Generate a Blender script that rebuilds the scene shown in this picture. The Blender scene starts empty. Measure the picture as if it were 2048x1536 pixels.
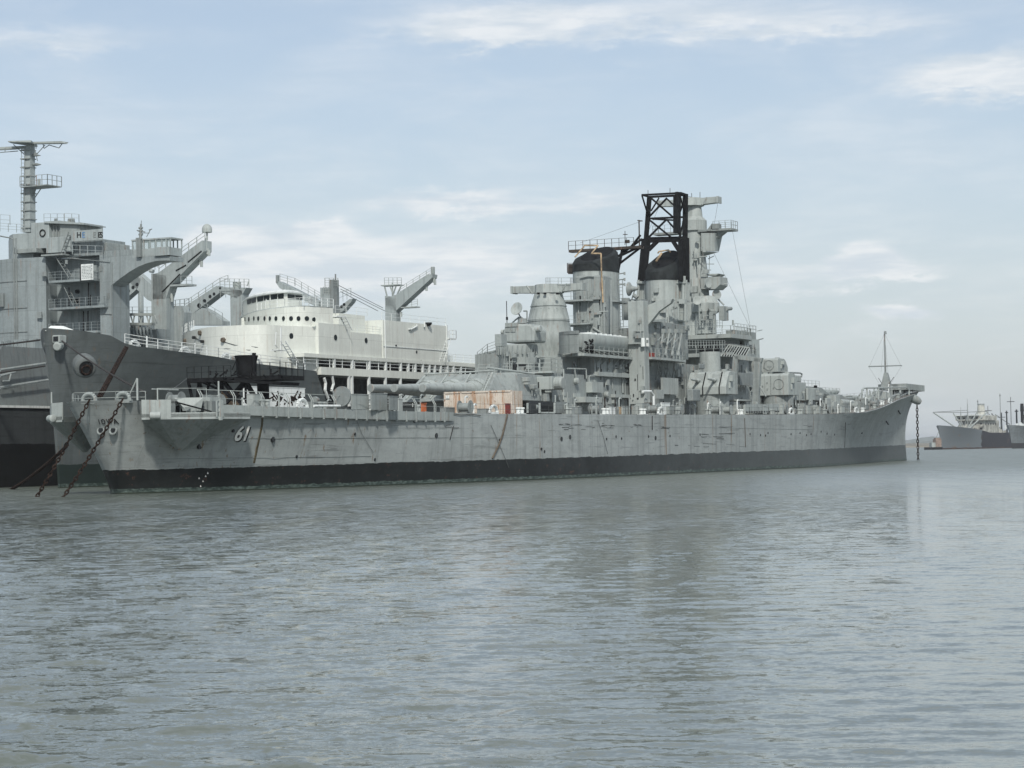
import bpy, bmesh, math, random
from mathutils import Vector, Matrix
random.seed(61)
sc = bpy.context.scene
R_ = math.radians
# ------------------------------------------------------------------ camera
F = 4400.0; CH = 3.0; ROLL = R_(-1.07); PX, PY, HY = 1024.0, 768.0, 905.0
PITCH = math.atan((HY - PY) / F * math.cos(ROLL))
CR = Matrix.Rotation(math.pi / 2 + PITCH, 3, 'X') @ Matrix.Rotation(ROLL, 3, 'Z')
CP = Vector((0, 0, CH))
cd = bpy.data.cameras.new('camera'); cam = bpy.data.objects.new('camera', cd)
sc.collection.objects.link(cam); sc.camera = cam
cd.sensor_width = 36; cd.lens = F * 36 / 2048; cd.clip_start = .5; cd.clip_end = 60000
cam.matrix_world = Matrix.Translation(CP) @ CR.to_4x4()
sc.render.resolution_x = 1024; sc.render.resolution_y = 768
# ------------------------------------------------------------------ light
SUN_EL = R_(42); SUN_AZ = R_(176)          # azimuth clockwise from +Y (the view direction)
w = bpy.data.worlds.new('World'); sc.world = w; w.use_nodes = True
sd = bpy.data.lights.new('sun', 'SUN'); sd.energy = 2.6; sd.angle = R_(4.0); sd.color = (1, .95, .88)
so = bpy.data.objects.new('sun', sd); sc.collection.objects.link(so)
sv = Vector((math.sin(SUN_AZ) * math.cos(SUN_EL), math.cos(SUN_AZ) * math.cos(SUN_EL), math.sin(SUN_EL)))
so.rotation_euler = sv.to_track_quat('Z', 'Y').to_euler()
sc.view_settings.view_transform = 'Standard'; sc.view_settings.look = 'None'
sc.view_settings.exposure = 0.5; sc.view_settings.gamma = 1

class N:
    """small helper to write node graphs"""
    def __init__(s, t): s.t = t; s.n = t.nodes; s.l = t.links
    def new(s, k, **kw):
        n = s.n.new(k)
        for a, b in kw.items(): setattr(n, a, b)
        return n
    def put(s, sock, v):
        if isinstance(v, bpy.types.NodeSocket): s.l.new(v, sock)
        elif v is not None:
            try: sock.default_value = v
            except Exception: sock.default_value = (*v, 1)
    def m(s, op, a, b=None, c=None, clamp=False):
        n = s.new('ShaderNodeMath', operation=op, use_clamp=clamp)
        s.put(n.inputs[0], a)
        if b is not None: s.put(n.inputs[1], b)
        if c is not None: s.put(n.inputs[2], c)
        return n.outputs[0]
    def mix(s, f, a, b, blend='MIX'):
        n = s.new('ShaderNodeMix', data_type='RGBA', blend_type=blend)
        s.put(n.inputs[0], f)
        for k, v in ((6, a), (7, b)):
            s.put(n.inputs[k], (*v, 1) if isinstance(v, tuple) and len(v) == 3 else v)
        return n.outputs[2]
    def noise(s, vec, scale, detail=3, rough=.5, dist=0):
        n = s.new('ShaderNodeTexNoise'); s.put(n.inputs['Vector'], vec)
        n.inputs['Scale'].default_value = scale; n.inputs['Detail'].default_value = detail
        n.inputs['Roughness'].default_value = rough; n.inputs['Distortion'].default_value = dist
        return n.outputs[0]
    def map(s, vec, sca, loc=(0, 0, 0), rot=(0, 0, 0)):
        n = s.new('ShaderNodeMapping'); s.put(n.inputs[0], vec)
        n.inputs['Scale'].default_value = sca; n.inputs['Location'].default_value = loc; n.inputs['Rotation'].default_value = rot
        return n.outputs[0]
    def rng(s, v, a, b, c=0, d=1, smooth=True):
        n = s.new('ShaderNodeMapRange'); s.put(n.inputs[0], v)
        if smooth: n.interpolation_type = 'SMOOTHSTEP'
        for i, q in enumerate((a, b, c, d)): n.inputs[i + 1].default_value = q
        return n.outputs[0]

# ---- the sky: Nishita air with soft broken cloud placed by direction
g = N(w.node_tree); w.node_tree.nodes.clear()
sky = g.new('ShaderNodeTexSky', sky_type='NISHITA', sun_disc=False)
sky.sun_elevation = SUN_EL; sky.sun_rotation = SUN_AZ; sky.air_density = 1.0; sky.dust_density = 1.0; sky.ozone_density = 1.5
tc = g.new('ShaderNodeTexCoord'); sp = g.new('ShaderNodeSeparateXYZ'); g.l.new(tc.outputs['Generated'], sp.inputs[0])
yy = g.m('MAXIMUM', sp.outputs[1], .02)
az = g.m('ARCTAN2', sp.outputs[0], sp.outputs[1])               # 0 = straight ahead
el = g.m('ARCSINE', sp.outputs[2])
cv = g.new('ShaderNodeCombineXYZ'); g.l.new(az, cv.inputs[0]); g.l.new(g.m('MULTIPLY', el, 2.6), cv.inputs[1])
n1 = g.noise(g.map(cv.outputs[0], (9, 9, 1)), 1, 6, .55, .4)
n2 = g.noise(g.map(cv.outputs[0], (34, 40, 1), (3, 1, 0)), 1, 8, .66, .2)
n3 = g.noise(g.map(cv.outputs[0], (3.4, 5, 1), (7, 2, 0)), 1, 4, .5)
# bank centre (azimuth, elevation, half sizes, strength)
CLOUDS = [(1250, 30, 560, 52, .8), (960, 62, 190, 34, .6), (1640, 55, 280, 30, .5), (110, 78, 210, 30, .6), (2000, 140, 150, 46, 1.3), (1900, 160, 120, 30, .5),
          (900, 405, 180, 26, 1.1), (1215, 405, 100, 20, .65), (655, 464, 42, 22, 1.3), (440, 474, 60, 30, 1.2), (480, 500, 130, 30, .5),
          (1120, 150, 330, 30, .15), (640, 150, 140, 30, .15), (560, 530, 260, 60, .85), (900, 510, 320, 60, .75), (1560, 545, 130, 35, .7), (1500, 500, 90, 18, .4), (760, 580, 420, 60, .5),
          (1690, 538, 46, 24, 1.1), (1742, 522, 48, 32, 1.6), (1790, 534, 44, 18, 1.1), (1850, 545, 60, 14, .6), (1500, 580, 160, 20, .45), (1795, 622, 68, 20, 1.4), (1720, 668, 120, 20, .45), (1990, 700, 90, 16, .3),
          (930, 240, 150, 20, .22), (380, 300, 80, 16, .3), (1620, 360, 90, 18, .25), (1600, 250, 420, 45, .22), (1960, 480, 160, 40, .3), (1240, 128, 60, 12, .2)]
acc = None
wob = g.m('MULTIPLY', g.m('SUBTRACT', n2, .5), .026); wob2 = g.m('MULTIPLY', g.m('SUBTRACT', n1, .5), .018)
azw = g.m('ADD', az, g.m('MULTIPLY', wob2, 2.2)); elw = g.m('ADD', el, wob)
for (x, y, rx, ry, st) in CLOUDS:
    d = (CR @ Vector(((x - PX) / F, -(y - PY) / F, -1))).normalized()
    a0 = math.atan2(d.x, d.y); e0 = math.asin(d.z)
    dx = g.m('DIVIDE', g.m('SUBTRACT', azw, a0), rx / F); dy = g.m('DIVIDE', g.m('SUBTRACT', elw, e0), ry / F)
    r2 = g.m('ADD', g.m('MULTIPLY', dx, dx), g.m('MULTIPLY', dy, dy))
    gs = g.m('MULTIPLY', g.m('EXPONENT', g.m('MULTIPLY', r2, -1.0)), st)
    acc = gs if acc is None else g.m('ADD', acc, gs)
cl = g.rng(g.m('MULTIPLY', acc, g.m('ADD', .25, g.m('MULTIPLY', n2, 1.5))), .08, 1.15)
veil = g.m('MULTIPLY', g.rng(n1, .38, .72), g.rng(el, -.02, .30, .42, .25, False))
cl = g.m('ADD', cl, veil); cl = g.m('MINIMUM', cl, 1.0)
lowband = g.rng(el, .0, .22, .75, .38)
high = g.rng(n3, .36, .62, .25, .9)                                   # cloud cover out of the picture, overhead
outm = g.rng(el, .22, .4)
cl = g.m('MAXIMUM', cl, g.m('MULTIPLY', high, outm))
skc = g.mix(1.0, sky.outputs[0], (1.09, .99, .955), 'MULTIPLY')
c1 = g.mix(lowband, skc, (4.2, 4.85, 5.4))
n4 = g.noise(g.map(cv.outputs[0], (22, 48, 1), (1, 9, 0)), 1, 7, .62, .2)
ccol = g.mix(g.rng(n4, .34, .66), (5.15, 5.7, 6.2), (6.9, 7.05, 7.15))
c2 = g.mix(g.m('MULTIPLY', cl, .82), c1, ccol)
bg = g.new('ShaderNodeBackground'); g.l.new(c2, bg.inputs[0]); bg.inputs[1].default_value = .092
wo = g.new('ShaderNodeOutputWorld'); g.l.new(bg.outputs[0], wo.inputs[0])

# ------------------------------------------------------------------ materials
def mat(name, build, rough=.6, metal=0, spec=.35):
    m = bpy.data.materials.new(name); m.use_nodes = True
    g = N(m.node_tree); b = g.n['Principled BSDF']
    b.inputs['Roughness'].default_value = rough; b.inputs['Metallic'].default_value = metal
    b.inputs['Specular IOR Level'].default_value = spec
    build(g, b); return m
def obco(g): return g.new('ShaderNodeTexCoord').outputs['Object']
RUST = (.19, .085, .04)
def paint(name, col, rust=.35, var=.16, rough=.6, seams=0, rcol=RUST, dirt=.42):
    def f(g, b):
        o = obco(g)
        big = g.noise(o, .22, 5, .6); fine = g.noise(o, 2.4, 5, .65)
        t = g.m('ADD', g.m('MULTIPLY', big, .6), g.m('MULTIPLY', fine, .4))
        c = g.mix(g.rng(t, .36, .64), tuple(k * (1 - var) for k in col), tuple(min(1, k * (1 + var)) for k in col))
        # vertical grime
        st = g.noise(g.map(o, (1.7, 1.7, .07)), 1, 4, .6)
        c = g.mix(g.m('MULTIPLY', g.rng(st, .50, .64), dirt), c, tuple(k * .5 for k in col))
        lt_ = g.noise(g.map(o, (.9, .9, .25), (8, 3, 1)), 1, 5, .7); c = g.mix(g.m('MULTIPLY', g.rng(lt_, .55, .70), .35), c, tuple(min(1, k * 1.3) for k in col))
        if seams:
            s = g.new('ShaderNodeSeparateXYZ'); g.l.new(o, s.inputs[0])
            v = g.new('ShaderNodeCombineXYZ'); g.l.new(g.m('ADD', s.outputs[0], g.m('MULTIPLY', s.outputs[1], .8)), v.inputs[0]); g.l.new(s.outputs[2], v.inputs[1])
            br = g.new('ShaderNodeTexBrick'); g.l.new(v.outputs[0], br.inputs[0])
            br.inputs['Scale'].default_value = 1; br.inputs['Brick Width'].default_value = 6.5; br.inputs['Row Height'].default_value = seams
            br.inputs['Mortar Size'].default_value = .025; br.inputs['Mortar Smooth'].default_value = .3
            br.inputs['Color1'].default_value = (.93, .93, .93, 1); br.inputs['Color2'].default_value = (1.05, 1.05, 1.05, 1); br.inputs['Mortar'].default_value = (.7, .7, .7, 1)
            c = g.mix(.8, c, br.outputs[0], 'MULTIPLY')
        rs = g.noise(g.map(o, (2.6, 2.6, .11), (5, 5, 5)), 1, 5, .7); rp = g.noise(o, .5, 3, .6)
        rm = g.m('MULTIPLY', g.rng(rs, .56, .66), g.rng(rp, .44, .58))
        sp = g.m('MULTIPLY', g.rng(g.noise(o, 5, 4, .7), .66, .74), .5)
        rm = g.m('MULTIPLY', g.m('MAXIMUM', rm, sp), rust)
        c = g.mix(rm, c, rcol)
        g.l.new(c, b.inputs['Base Color'])
        bp = g.new('ShaderNodeBump'); bp.inputs['Strength'].default_value = .25; bp.inputs['Distance'].default_value = .05
        g.l.new(g.noise(o, .9, 4, .6), bp.inputs['Height']); g.l.new(bp.outputs[0], b.inputs['Normal'])
    return mat(name, f, rough)
def hullpaint(name, col, boot, ztop, zslope=0, scum=True, bootfar=None, rust=.6):
    def f(g, b):
        o = obco(g); s = g.new('ShaderNodeSeparateXYZ'); g.l.new(o, s.inputs[0])
        big = g.noise(g.map(o, (.6, .6, 1)), .16, 5, .62); fine = g.noise(g.map(o, (.4, .4, 1)), 1.6, 6, .65)
        t = g.m('ADD', g.m('MULTIPLY', big, .6), g.m('MULTIPLY', fine, .4))
        c = g.mix(g.rng(t, .34, .66), tuple(k * .84 for k in col), tuple(k * 1.14 for k in col))
        v = g.new('ShaderNodeCombineXYZ'); g.l.new(s.outputs[0], v.inputs[0]); g.l.new(s.outputs[2], v.inputs[1])
        br = g.new('ShaderNodeTexBrick'); g.l.new(v.outputs[0], br.inputs[0])
        br.inputs['Scale'].default_value = 1; br.inputs['Brick Width'].default_value = 9; br.inputs['Row Height'].default_value = 2.3
        br.inputs['Mortar Size'].default_value = .03; br.inputs['Mortar Smooth'].default_value = .4
        br.inputs['Color1'].default_value = (.95, .95, .95, 1); br.inputs['Color2'].default_value = (1.04, 1.04, 1.05, 1); br.inputs['Mortar'].default_value = (.78, .78, .78, 1)
        c = g.mix(.85, c, br.outputs[0], 'MULTIPLY')
        # scuffed patches where fenders rubbed
        sc_ = g.m('MULTIPLY', g.rng(g.noise(g.map(o, (.12, .12, 2.2), (3, 0, 1)), 1, 5, .7), .57, .64), .6)
        c = g.mix(sc_, c, tuple(k * .5 for k in col))
        st = g.noise(g.map(o, (.9, .9, .03)), 1, 5, .65)
        c = g.mix(g.m('MULTIPLY', g.rng(st, .48, .64), .5), c, tuple(k * .6 for k in col))
        lt_ = g.noise(g.map(o, (.25, .25, .5), (8, 3, 1)), 1, 6, .7); c = g.mix(g.m('MULTIPLY', g.rng(lt_, .5, .66), .42), c, tuple(min(1, k * 1.3) for k in col))
        rs = g.noise(g.map(o, (1.5, 1.5, .02), (5, 5, 5)), 1, 5, .75); rp = g.noise(o, .13, 3, .6)
        rm = g.m('MULTIPLY', g.m('MULTIPLY', g.rng(rs, .60, .66), g.rng(rp, .36, .52)), rust)
        c = g.mix(rm, c, (.16, .10, .05))
        sp = g.m('MULTIPLY', g.rng(g.noise(o, 1.8, 4, .75), .64, .70), rust * .8)
        c = g.mix(sp, c, (.13, .075, .045))
        # boot topping
        zt = g.m('ADD', g.m('MULTIPLY', s.outputs[0], zslope), g.m('ADD', ztop, g.m('MULTIPLY', g.m('SUBTRACT', fine, .5), .45)))
        below = g.m('LESS_THAN', s.outputs[2], zt)
        bc = boot
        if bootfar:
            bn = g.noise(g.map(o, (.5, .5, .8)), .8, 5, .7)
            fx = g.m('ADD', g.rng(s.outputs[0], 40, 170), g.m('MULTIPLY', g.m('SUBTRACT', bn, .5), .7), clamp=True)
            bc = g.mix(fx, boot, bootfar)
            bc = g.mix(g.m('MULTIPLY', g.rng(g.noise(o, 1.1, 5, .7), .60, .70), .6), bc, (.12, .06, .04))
        c = g.mix(below, c, bc)
        if scum:
            zz = g.m('ADD', .42, g.m('MULTIPLY', g.m('SUBTRACT', g.noise(o, 1.2, 4, .7), .5), .5))
            sm = g.m('LESS_THAN', s.outputs[2], zz)
            gc = g.mix(g.rng(g.noise(g.map(o, (1, 1, 3)), 1.8, 5, .7), .42, .62), (.022, .036, .032), (.10, .135, .12))
            c = g.mix(sm, c, gc)
            c = g.mix(g.m('LESS_THAN', s.outputs[2], .12), c, (.02, .028, .02))
        g.l.new(c, b.inputs['Base Color'])
        bp = g.new('ShaderNodeBump'); bp.inputs['Strength'].default_value = .5; bp.inputs['Distance'].default_value = .12
        g.l.new(g.noise(g.map(o, (.5, .5, 1)), .55, 3, .5), bp.inputs['Height']); g.l.new(bp.outputs[0], b.inputs['Normal'])
    return mat(name, f, .55)
def plain(name, col, rough=.6, var=.2, sc_=1.5, metal=0):
    def f(g, b):
        o = obco(g)
        g.l.new(g.mix(g.rng(g.noise(o, sc_, 5, .65), .35, .65), tuple(k * (1 - var) for k in col), tuple(min(1, k * (1 + var)) for k in col)), b.inputs['Base Color'])
    return mat(name, f, rough, metal)

M = {}
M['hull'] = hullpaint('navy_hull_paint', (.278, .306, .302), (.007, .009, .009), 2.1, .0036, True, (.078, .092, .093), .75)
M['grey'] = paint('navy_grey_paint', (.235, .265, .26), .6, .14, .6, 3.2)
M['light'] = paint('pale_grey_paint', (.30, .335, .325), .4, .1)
M['shade'] = paint('worn_and_shaded_grey', (.19, .215, .213), .5, .16)
M['deck'] = plain('weathered_deck', (.16, .155, .14), .85, .25)
M['white'] = paint('white_ship_paint', (.60, .63, .585), .3, .05, .5, 3.0, (.30, .20, .13), .12)
M['white2'] = paint('white_trim_paint', (.62, .66, .65), .3, .06, .5, 0, (.30, .20, .13))
M['dhull'] = hullpaint('dark_hull_paint', (.078, .092, .093), (.012, .021, .018), 2.6, 0, True, None, .3)
M['ohull'] = hullpaint('oiler_hull_paint', (.045, .052, .055), (.006, .007, .007), 5.1, 0, False, None, .3)
M['oil'] = paint('blue_grey_paint', (.215, .25, .255), .45, .12, .6, 3.2)
M['oil2'] = paint('pale_crane_paint', (.28, .32, .32), .45, .1, .6)
M['black'] = plain('sooty_black_paint', (.010, .011, .012), .85, .4); M['black'].node_tree.nodes['Principled BSDF'].inputs['Specular IOR Level'].default_value = .1
M['midgrey'] = paint('mid_grey_paint', (.12, .137, .137), .3, .1)
M['gloom_scrape'] = plain('gallery_shade_and_scrapes', (.075, .08, .078), .8, .4)  # gallery's deep shade put into the wall colour; also colours the scrape marks
M['cap'] = plain('funnel_black_paint', (.020, .024, .025), .8, .35, .5); M['cap'].node_tree.nodes['Principled BSDF'].inputs['Specular IOR Level'].default_value = .15
M['soot'] = paint('sooty_brown_paint', (.05, .042, .035), .7, .4)
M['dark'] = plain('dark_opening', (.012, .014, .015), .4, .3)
M['glass'] = mat('dark_glass', lambda g, b: b.inputs['Base Color'].__setattr__('default_value', (.012, .018, .02, 1)), .35, 0, .15)
M['pane'] = mat('see_through_pane', lambda g, b: (b.inputs['Base Color'].__setattr__('default_value', (.35, .42, .42, 1)), b.inputs['Alpha'].__setattr__('default_value', .35)), .1, 0, .6)
M['chain'] = plain('rusty_chain_iron', (.020, .013, .010), .9, .8, 3); M['chain'].node_tree.nodes['Principled BSDF'].inputs['Specular IOR Level'].default_value = .1
M['rope'] = plain('dark_mooring_rope', (.03, .028, .027), .9, .3)
M['cable'] = plain('grey_wire', (.10, .11, .11), .7, .2)
M['tape'] = plain('yellow_sealing_foam', (.33, .25, .16), .8, .5, 1)
M['red'] = plain('red_paint', (.20, .035, .025), .6)
M['orange'] = plain('orange_plastic', (.45, .12, .04), .6)
M['wood'] = plain('raw_plywood', (.42, .29, .18), .8, .25)
M['letter'] = plain('black_lettering', (.012, .012, .012), .6)
M['wletter'] = plain('white_lettering', (.80, .80, .76), .6, .06)
M['tan'] = plain('tan_canvas', (.095, .08, .062), .9)
def cont(g, b):
    o = obco(g)
    a = g.noise(g.map(o, (2.2, 2.2, .22)), 1, 6, .75); p = g.noise(o, .8, 5, .7)
    c = g.mix(g.rng(p, .3, .7), (.42, .38, .32), (.58, .54, .48))
    c = g.mix(g.m('MULTIPLY', g.rng(a, .48, .62), .8), c, (.32, .16, .07))
    c = g.mix(g.m('MULTIPLY', g.rng(g.noise(o, 3.2, 5, .7), .58, .68), .8), c, (.17, .07, .03))
    g.l.new(c, b.inputs['Base Color'])
M['rusty'] = mat('rust_streaked_cream_paint', cont, .85)

# ------------------------------------------------------------------ ship frame (s forward, p to port, z up)
def ray(x, y): return CR @ Vector(((x - PX) / F, -(y - PY) / F, -1))
def wat(x, y, z=0):
    d = ray(x, y); return CP + d * ((z - CP.z) / d.z)
O = wat(236, 988); B_ = wat(1812, 921); U = (B_ - O).normalized(); V = Vector((-U.y, U.x, 0)); HD = math.atan2(U.y, U.x)
def S(x, y, p):
    r = ray(x, y); t = (O.dot(V) + p - CP.dot(V)) / r.dot(V); P = CP + r * t; return ((P - O).dot(U), P.z)
def Q(x, y, s):
    r = ray(x, y); t = (O.dot(U) + s - CP.dot(U)) / r.dot(U); P = CP + r * t; return ((P - O).dot(V), P.z)
def W(s, p, z=0): return O + U * s + V * p + Vector((0, 0, z))
def PPM(s, p): return F / W(s, p).y          # photo pixels per metre there
def QP(x, y, s): q = Q(x, y, s); return (s, q[0], q[1])
def SP(x, y, p): q = S(x, y, p); return (q[0], p, q[1])

class MB:
    def __init__(s): s.b = bmesh.new()
    def poly(s, pts): 
        try: s.b.faces.new([s.b.verts.new(p) for p in pts])
        except ValueError: pass
    def hexa(s, A, B):
        """prism between two same-length rings"""
        a = [s.b.verts.new(p) for p in A]; b = [s.b.verts.new(p) for p in B]; n = len(a)
        s.b.faces.new(a[::-1]); s.b.faces.new(b)
        for i in range(n): s.b.faces.new((a[i], a[(i + 1) % n], b[(i + 1) % n], b[i]))
        return s
    def box(s, x0, x1, y0, y1, z0, z1):
        r = lambda z: [(x0, y0, z), (x1, y0, z), (x1, y1, z), (x0, y1, z)]
        return s.hexa(r(z0), r(z1))
    def plan(s, pl, z0, z1, inset=0, zs=None):
        c = (sum(p[0] for p in pl) / len(pl), sum(p[1] for p in pl) / len(pl))
        k = 1 - inset
        return s.hexa([(a, b, z0) for a, b in pl], [(c[0] + (a - c[0]) * k, c[1] + (b - c[1]) * k, z1) for a, b in pl])
    def side(s, pl, p0, p1): return s.hexa([(a, p0, z) for a, z in pl], [(a, p1, z) for a, z in pl])
    def face(s, pl, s0, s1): return s.hexa([(s0, p, z) for p, z in pl], [(s1, p, z) for p, z in pl])
    def cyl(s, x, y, z0, z1, r0, r1=None, n=20):
        r1 = r0 if r1 is None else r1
        ring = lambda r, z: [(x + r * math.cos(6.28318 * i / n), y + r * math.sin(6.28318 * i / n), z) for i in range(n)]
        return s.hexa(ring(r0, z0), ring(max(r1, .01), z1))
    def rod(s, a, b, r0, r1=None, n=8):
        a = Vector(a); b = Vector(b); r1 = r0 if r1 is None else r1; d = b - a
        if d.length < 1e-5: return s
        d.normalize(); u = d.orthogonal().normalized(); v = d.cross(u)
        ring = lambda c, r: [c + (u * math.cos(6.28318 * i / n) + v * math.sin(6.28318 * i / n)) * r for i in range(n)]
        return s.hexa(ring(a, r0), ring(b, r1))
    def tube(s, pts, r, n=6):
        for a, b in zip(pts, pts[1:]): s.rod(a, b, r, n=n)
        return s
    def beam(s, a, b, w, h=None):
        a = Vector(a); b = Vector(b); h = h or w; d = (b - a).normalized()
        u = d.cross(Vector((0, 0, 1))); u = u.normalized() if u.length > .05 else Vector((0, 1, 0)); v = d.cross(u)
        r = lambda c: [c + u * w / 2 + v * h / 2, c - u * w / 2 + v * h / 2, c - u * w / 2 - v * h / 2, c + u * w / 2 - v * h / 2]
        return s.hexa(r(a), r(b))
    def lathe(s, a, b, prof, n=20):
        """prof: (fraction along a-b, radius)"""
        a = Vector(a); b = Vector(b); d = b - a; dn = d.normalized(); u = dn.orthogonal().normalized(); v = dn.cross(u)
        rs = [[s.b.verts.new(a + d * t + (u * math.cos(6.28318 * i / n) + v * math.sin(6.28318 * i / n)) * max(r, .005)) for i in range(n)] for t, r in prof]
        for A, B in zip(rs, rs[1:]):
            for i in range(n): s.b.faces.new((A[i], A[(i + 1) % n], B[(i + 1) % n], B[i]))
        s.b.faces.new(rs[0][::-1]); s.b.faces.new(rs[-1]); return s
    def rail(s, pts, h=1.05, rows=3, step=2.2, r=.035, close=False):
        if close: pts = list(pts) + [pts[0]]
        for a, b in zip(pts, pts[1:]):
            a = Vector(a); b = Vector(b); L = (b - a).length
            if L < .05: continue
            k = max(1, round(L / step))
            for i in range(k + 1):
                p = a.lerp(b, i / k); s.rod(p, p + Vector((0, 0, h)), r * 1.25, n=4)
            for j in range(rows):
                z = Vector((0, 0, h * (j + 1) / rows)); s.rod(a + z, b + z, r * .85, n=4)
        return s
    def ladder(s, a, b, w=.6, r=.04):
        a = Vector(a); b = Vector(b); d = b - a; u = Vector((d.y, -d.x, 0)) if abs(d.x) + abs(d.y) > .3 else Vector((0, 1, 0)); u = u.normalized() * w / 2
        s.rod(a + u, b + u, r, n=4); s.rod(a - u, b - u, r, n=4)
        for i in range(1, int(d.length / .45)):
            p = a + d * i / int(d.length / .45); s.rod(p + u, p - u, r * .8, n=4)
        return s
    def out(s, name, mt, parent=None, smooth=False, bevel=0):
        root = parent
        while root is not None and root.parent is not None: root = root.parent
        off = Vector(root['o']) if root is not None else None
        bmesh.ops.recalc_face_normals(s.b, faces=s.b.faces)
        if root is None:
            c = sum((v.co for v in s.b.verts), Vector()) / max(1, len(s.b.verts)); zm = min(v.co.z for v in s.b.verts)
            off = Vector((c.x, c.y, zm))
        for v in s.b.verts: v.co -= off
        me = bpy.data.meshes.new(name); s.b.to_mesh(me); s.b.free()
        o = bpy.data.objects.new(name, me); sc.collection.objects.link(o)
        me.materials.append(M[mt] if isinstance(mt, str) else mt)
        if smooth:
            for f in me.polygons: f.use_smooth = True
            try: me.set_sharp_from_angle(angle=R_(38))
            except Exception: pass
        if root is None:
            o.location = W(*off[:2], off.z); o.rotation_euler = (0, 0, HD)
        else: o.parent = parent
        if bevel:
            md = o.modifiers.new('bevel', 'BEVEL'); md.width = bevel; md.segments = 2; md.limit_method = 'ANGLE'
        return o
def tag(o, label, cat, group=None, kind=None):
    if label: o['label'] = label
    if cat: o['category'] = cat
    if group: o['group'] = group
    if kind: o['kind'] = kind
    return o
def thing(name, label, cat, s=0, p=0, z=0, group=None):
    o = bpy.data.objects.new(name, None); sc.collection.objects.link(o)
    o.location = W(s, p, z); o.rotation_euler = (0, 0, HD); o['o'] = (s, p, z)
    return tag(o, label, cat, group)
def lerp_tab(t, x):
    if x <= t[0][0]: return t[0][1]
    for (a, b), (c, d) in zip(t, t[1:]):
        if x <= c: return b + (d - b) * (x - a) / (c - a)
    return t[-1][1]
def hull_mesh(L0, s_start, direc, ends0, ends1, bw, bd, zd, flare, pc, zbot=-2, ns=90, nz=14, e=1.6):
    """loft: distance t along from the start end; returns MB and surface function (t,z)->(s,p half)"""
    mb = MB()
    def surf(t, zf):      # t in [0,1], zf in [0,1] from waterline to deck
        s0 = ends0(zf); s1 = ends1(zf); s = s0 + (s1 - s0) * t
        d = t * L0
        k = zf ** flare if zf > 0 else 0
        return s, lerp_tab(bw, d) * (1 - k) + lerp_tab(bd, d) * k, lerp_tab(zd, d) * zf
    ts = [((i / ns) ** 1.0) for i in range(ns + 1)]
    # denser at the ends
    ts = sorted(set([0, .001, .0025, .005, .0085, .013, .018, .025, .033, .042] + [.05 + .9 * i / ns for i in range(ns + 1)] + [.958, .967, .975, .982, .988, .993, .997, 1]))
    zs = [-.25] + [i / nz for i in range(nz + 1)]
    for sgn in (1, -1):
        g_ = []
        for t in ts:
            row = []
            for zf in zs:
                s, h, z = surf(t, max(0, zf))
                if zf < 0: z = zbot
                row.append(mb.b.verts.new((s_start + direc * s, pc + sgn * h, z)))
            g_.append(row)
        for i in range(len(ts) - 1):
            for j in range(len(zs) - 1):
                try: mb.b.faces.new((g_[i][j], g_[i + 1][j], g_[i + 1][j + 1], g_[i][j + 1]))
                except ValueError: pass
        if sgn == 1: first = g_
        else:
            for i in range(len(ts) - 1):      # top sheet and bottom closing sheet
                a = first[i][-1]; b = first[i + 1][-1]; c = g_[i + 1][-1]; d = g_[i][-1]
                try: mb.b.faces.new((a, b, c, d))
                except ValueError: pass
                try: mb.b.faces.new((first[i][0], first[i + 1][0], g_[i + 1][0], g_[i][0]))
                except ValueError: pass
            for k in (0, -1):
                for j in range(len(zs) - 1):
                    try: mb.b.faces.new((first[k][j], first[k][j + 1], g_[k][j + 1], g_[k][j]))
                    except ValueError: pass
    bmesh.ops.remove_doubles(mb.b, verts=mb.b.verts, dist=.004)
    return mb, surf
def text_verts(txt, size, extr=.01, bold=0, shear=0):
    cu = bpy.data.curves.new('t', 'FONT'); cu.body = txt; cu.size = size; cu.extrude = extr; cu.offset = bold; cu.shear = shear; cu.resolution_u = 4; cu.align_x = 'CENTER'
    ob = bpy.data.objects.new('t', cu); sc.collection.objects.link(ob)
    dg = bpy.context.evaluated_depsgraph_get(); dg.update()
    me = bpy.data.meshes.new_from_object(ob.evaluated_get(dg)); bpy.data.objects.remove(ob)
    return me
def text_part(name, txt, size, fn, mt, parent, bold=0, shear=0):
    me = text_verts(txt, size, .01, bold, shear); mb = MB(); mb.b.from_mesh(me)
    bmesh.ops.triangulate(mb.b, faces=mb.b.faces)
    for v in mb.b.verts: v.co = fn(v.co.x, v.co.y, v.co.z)
    return mb.out(name, mt, parent)

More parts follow.
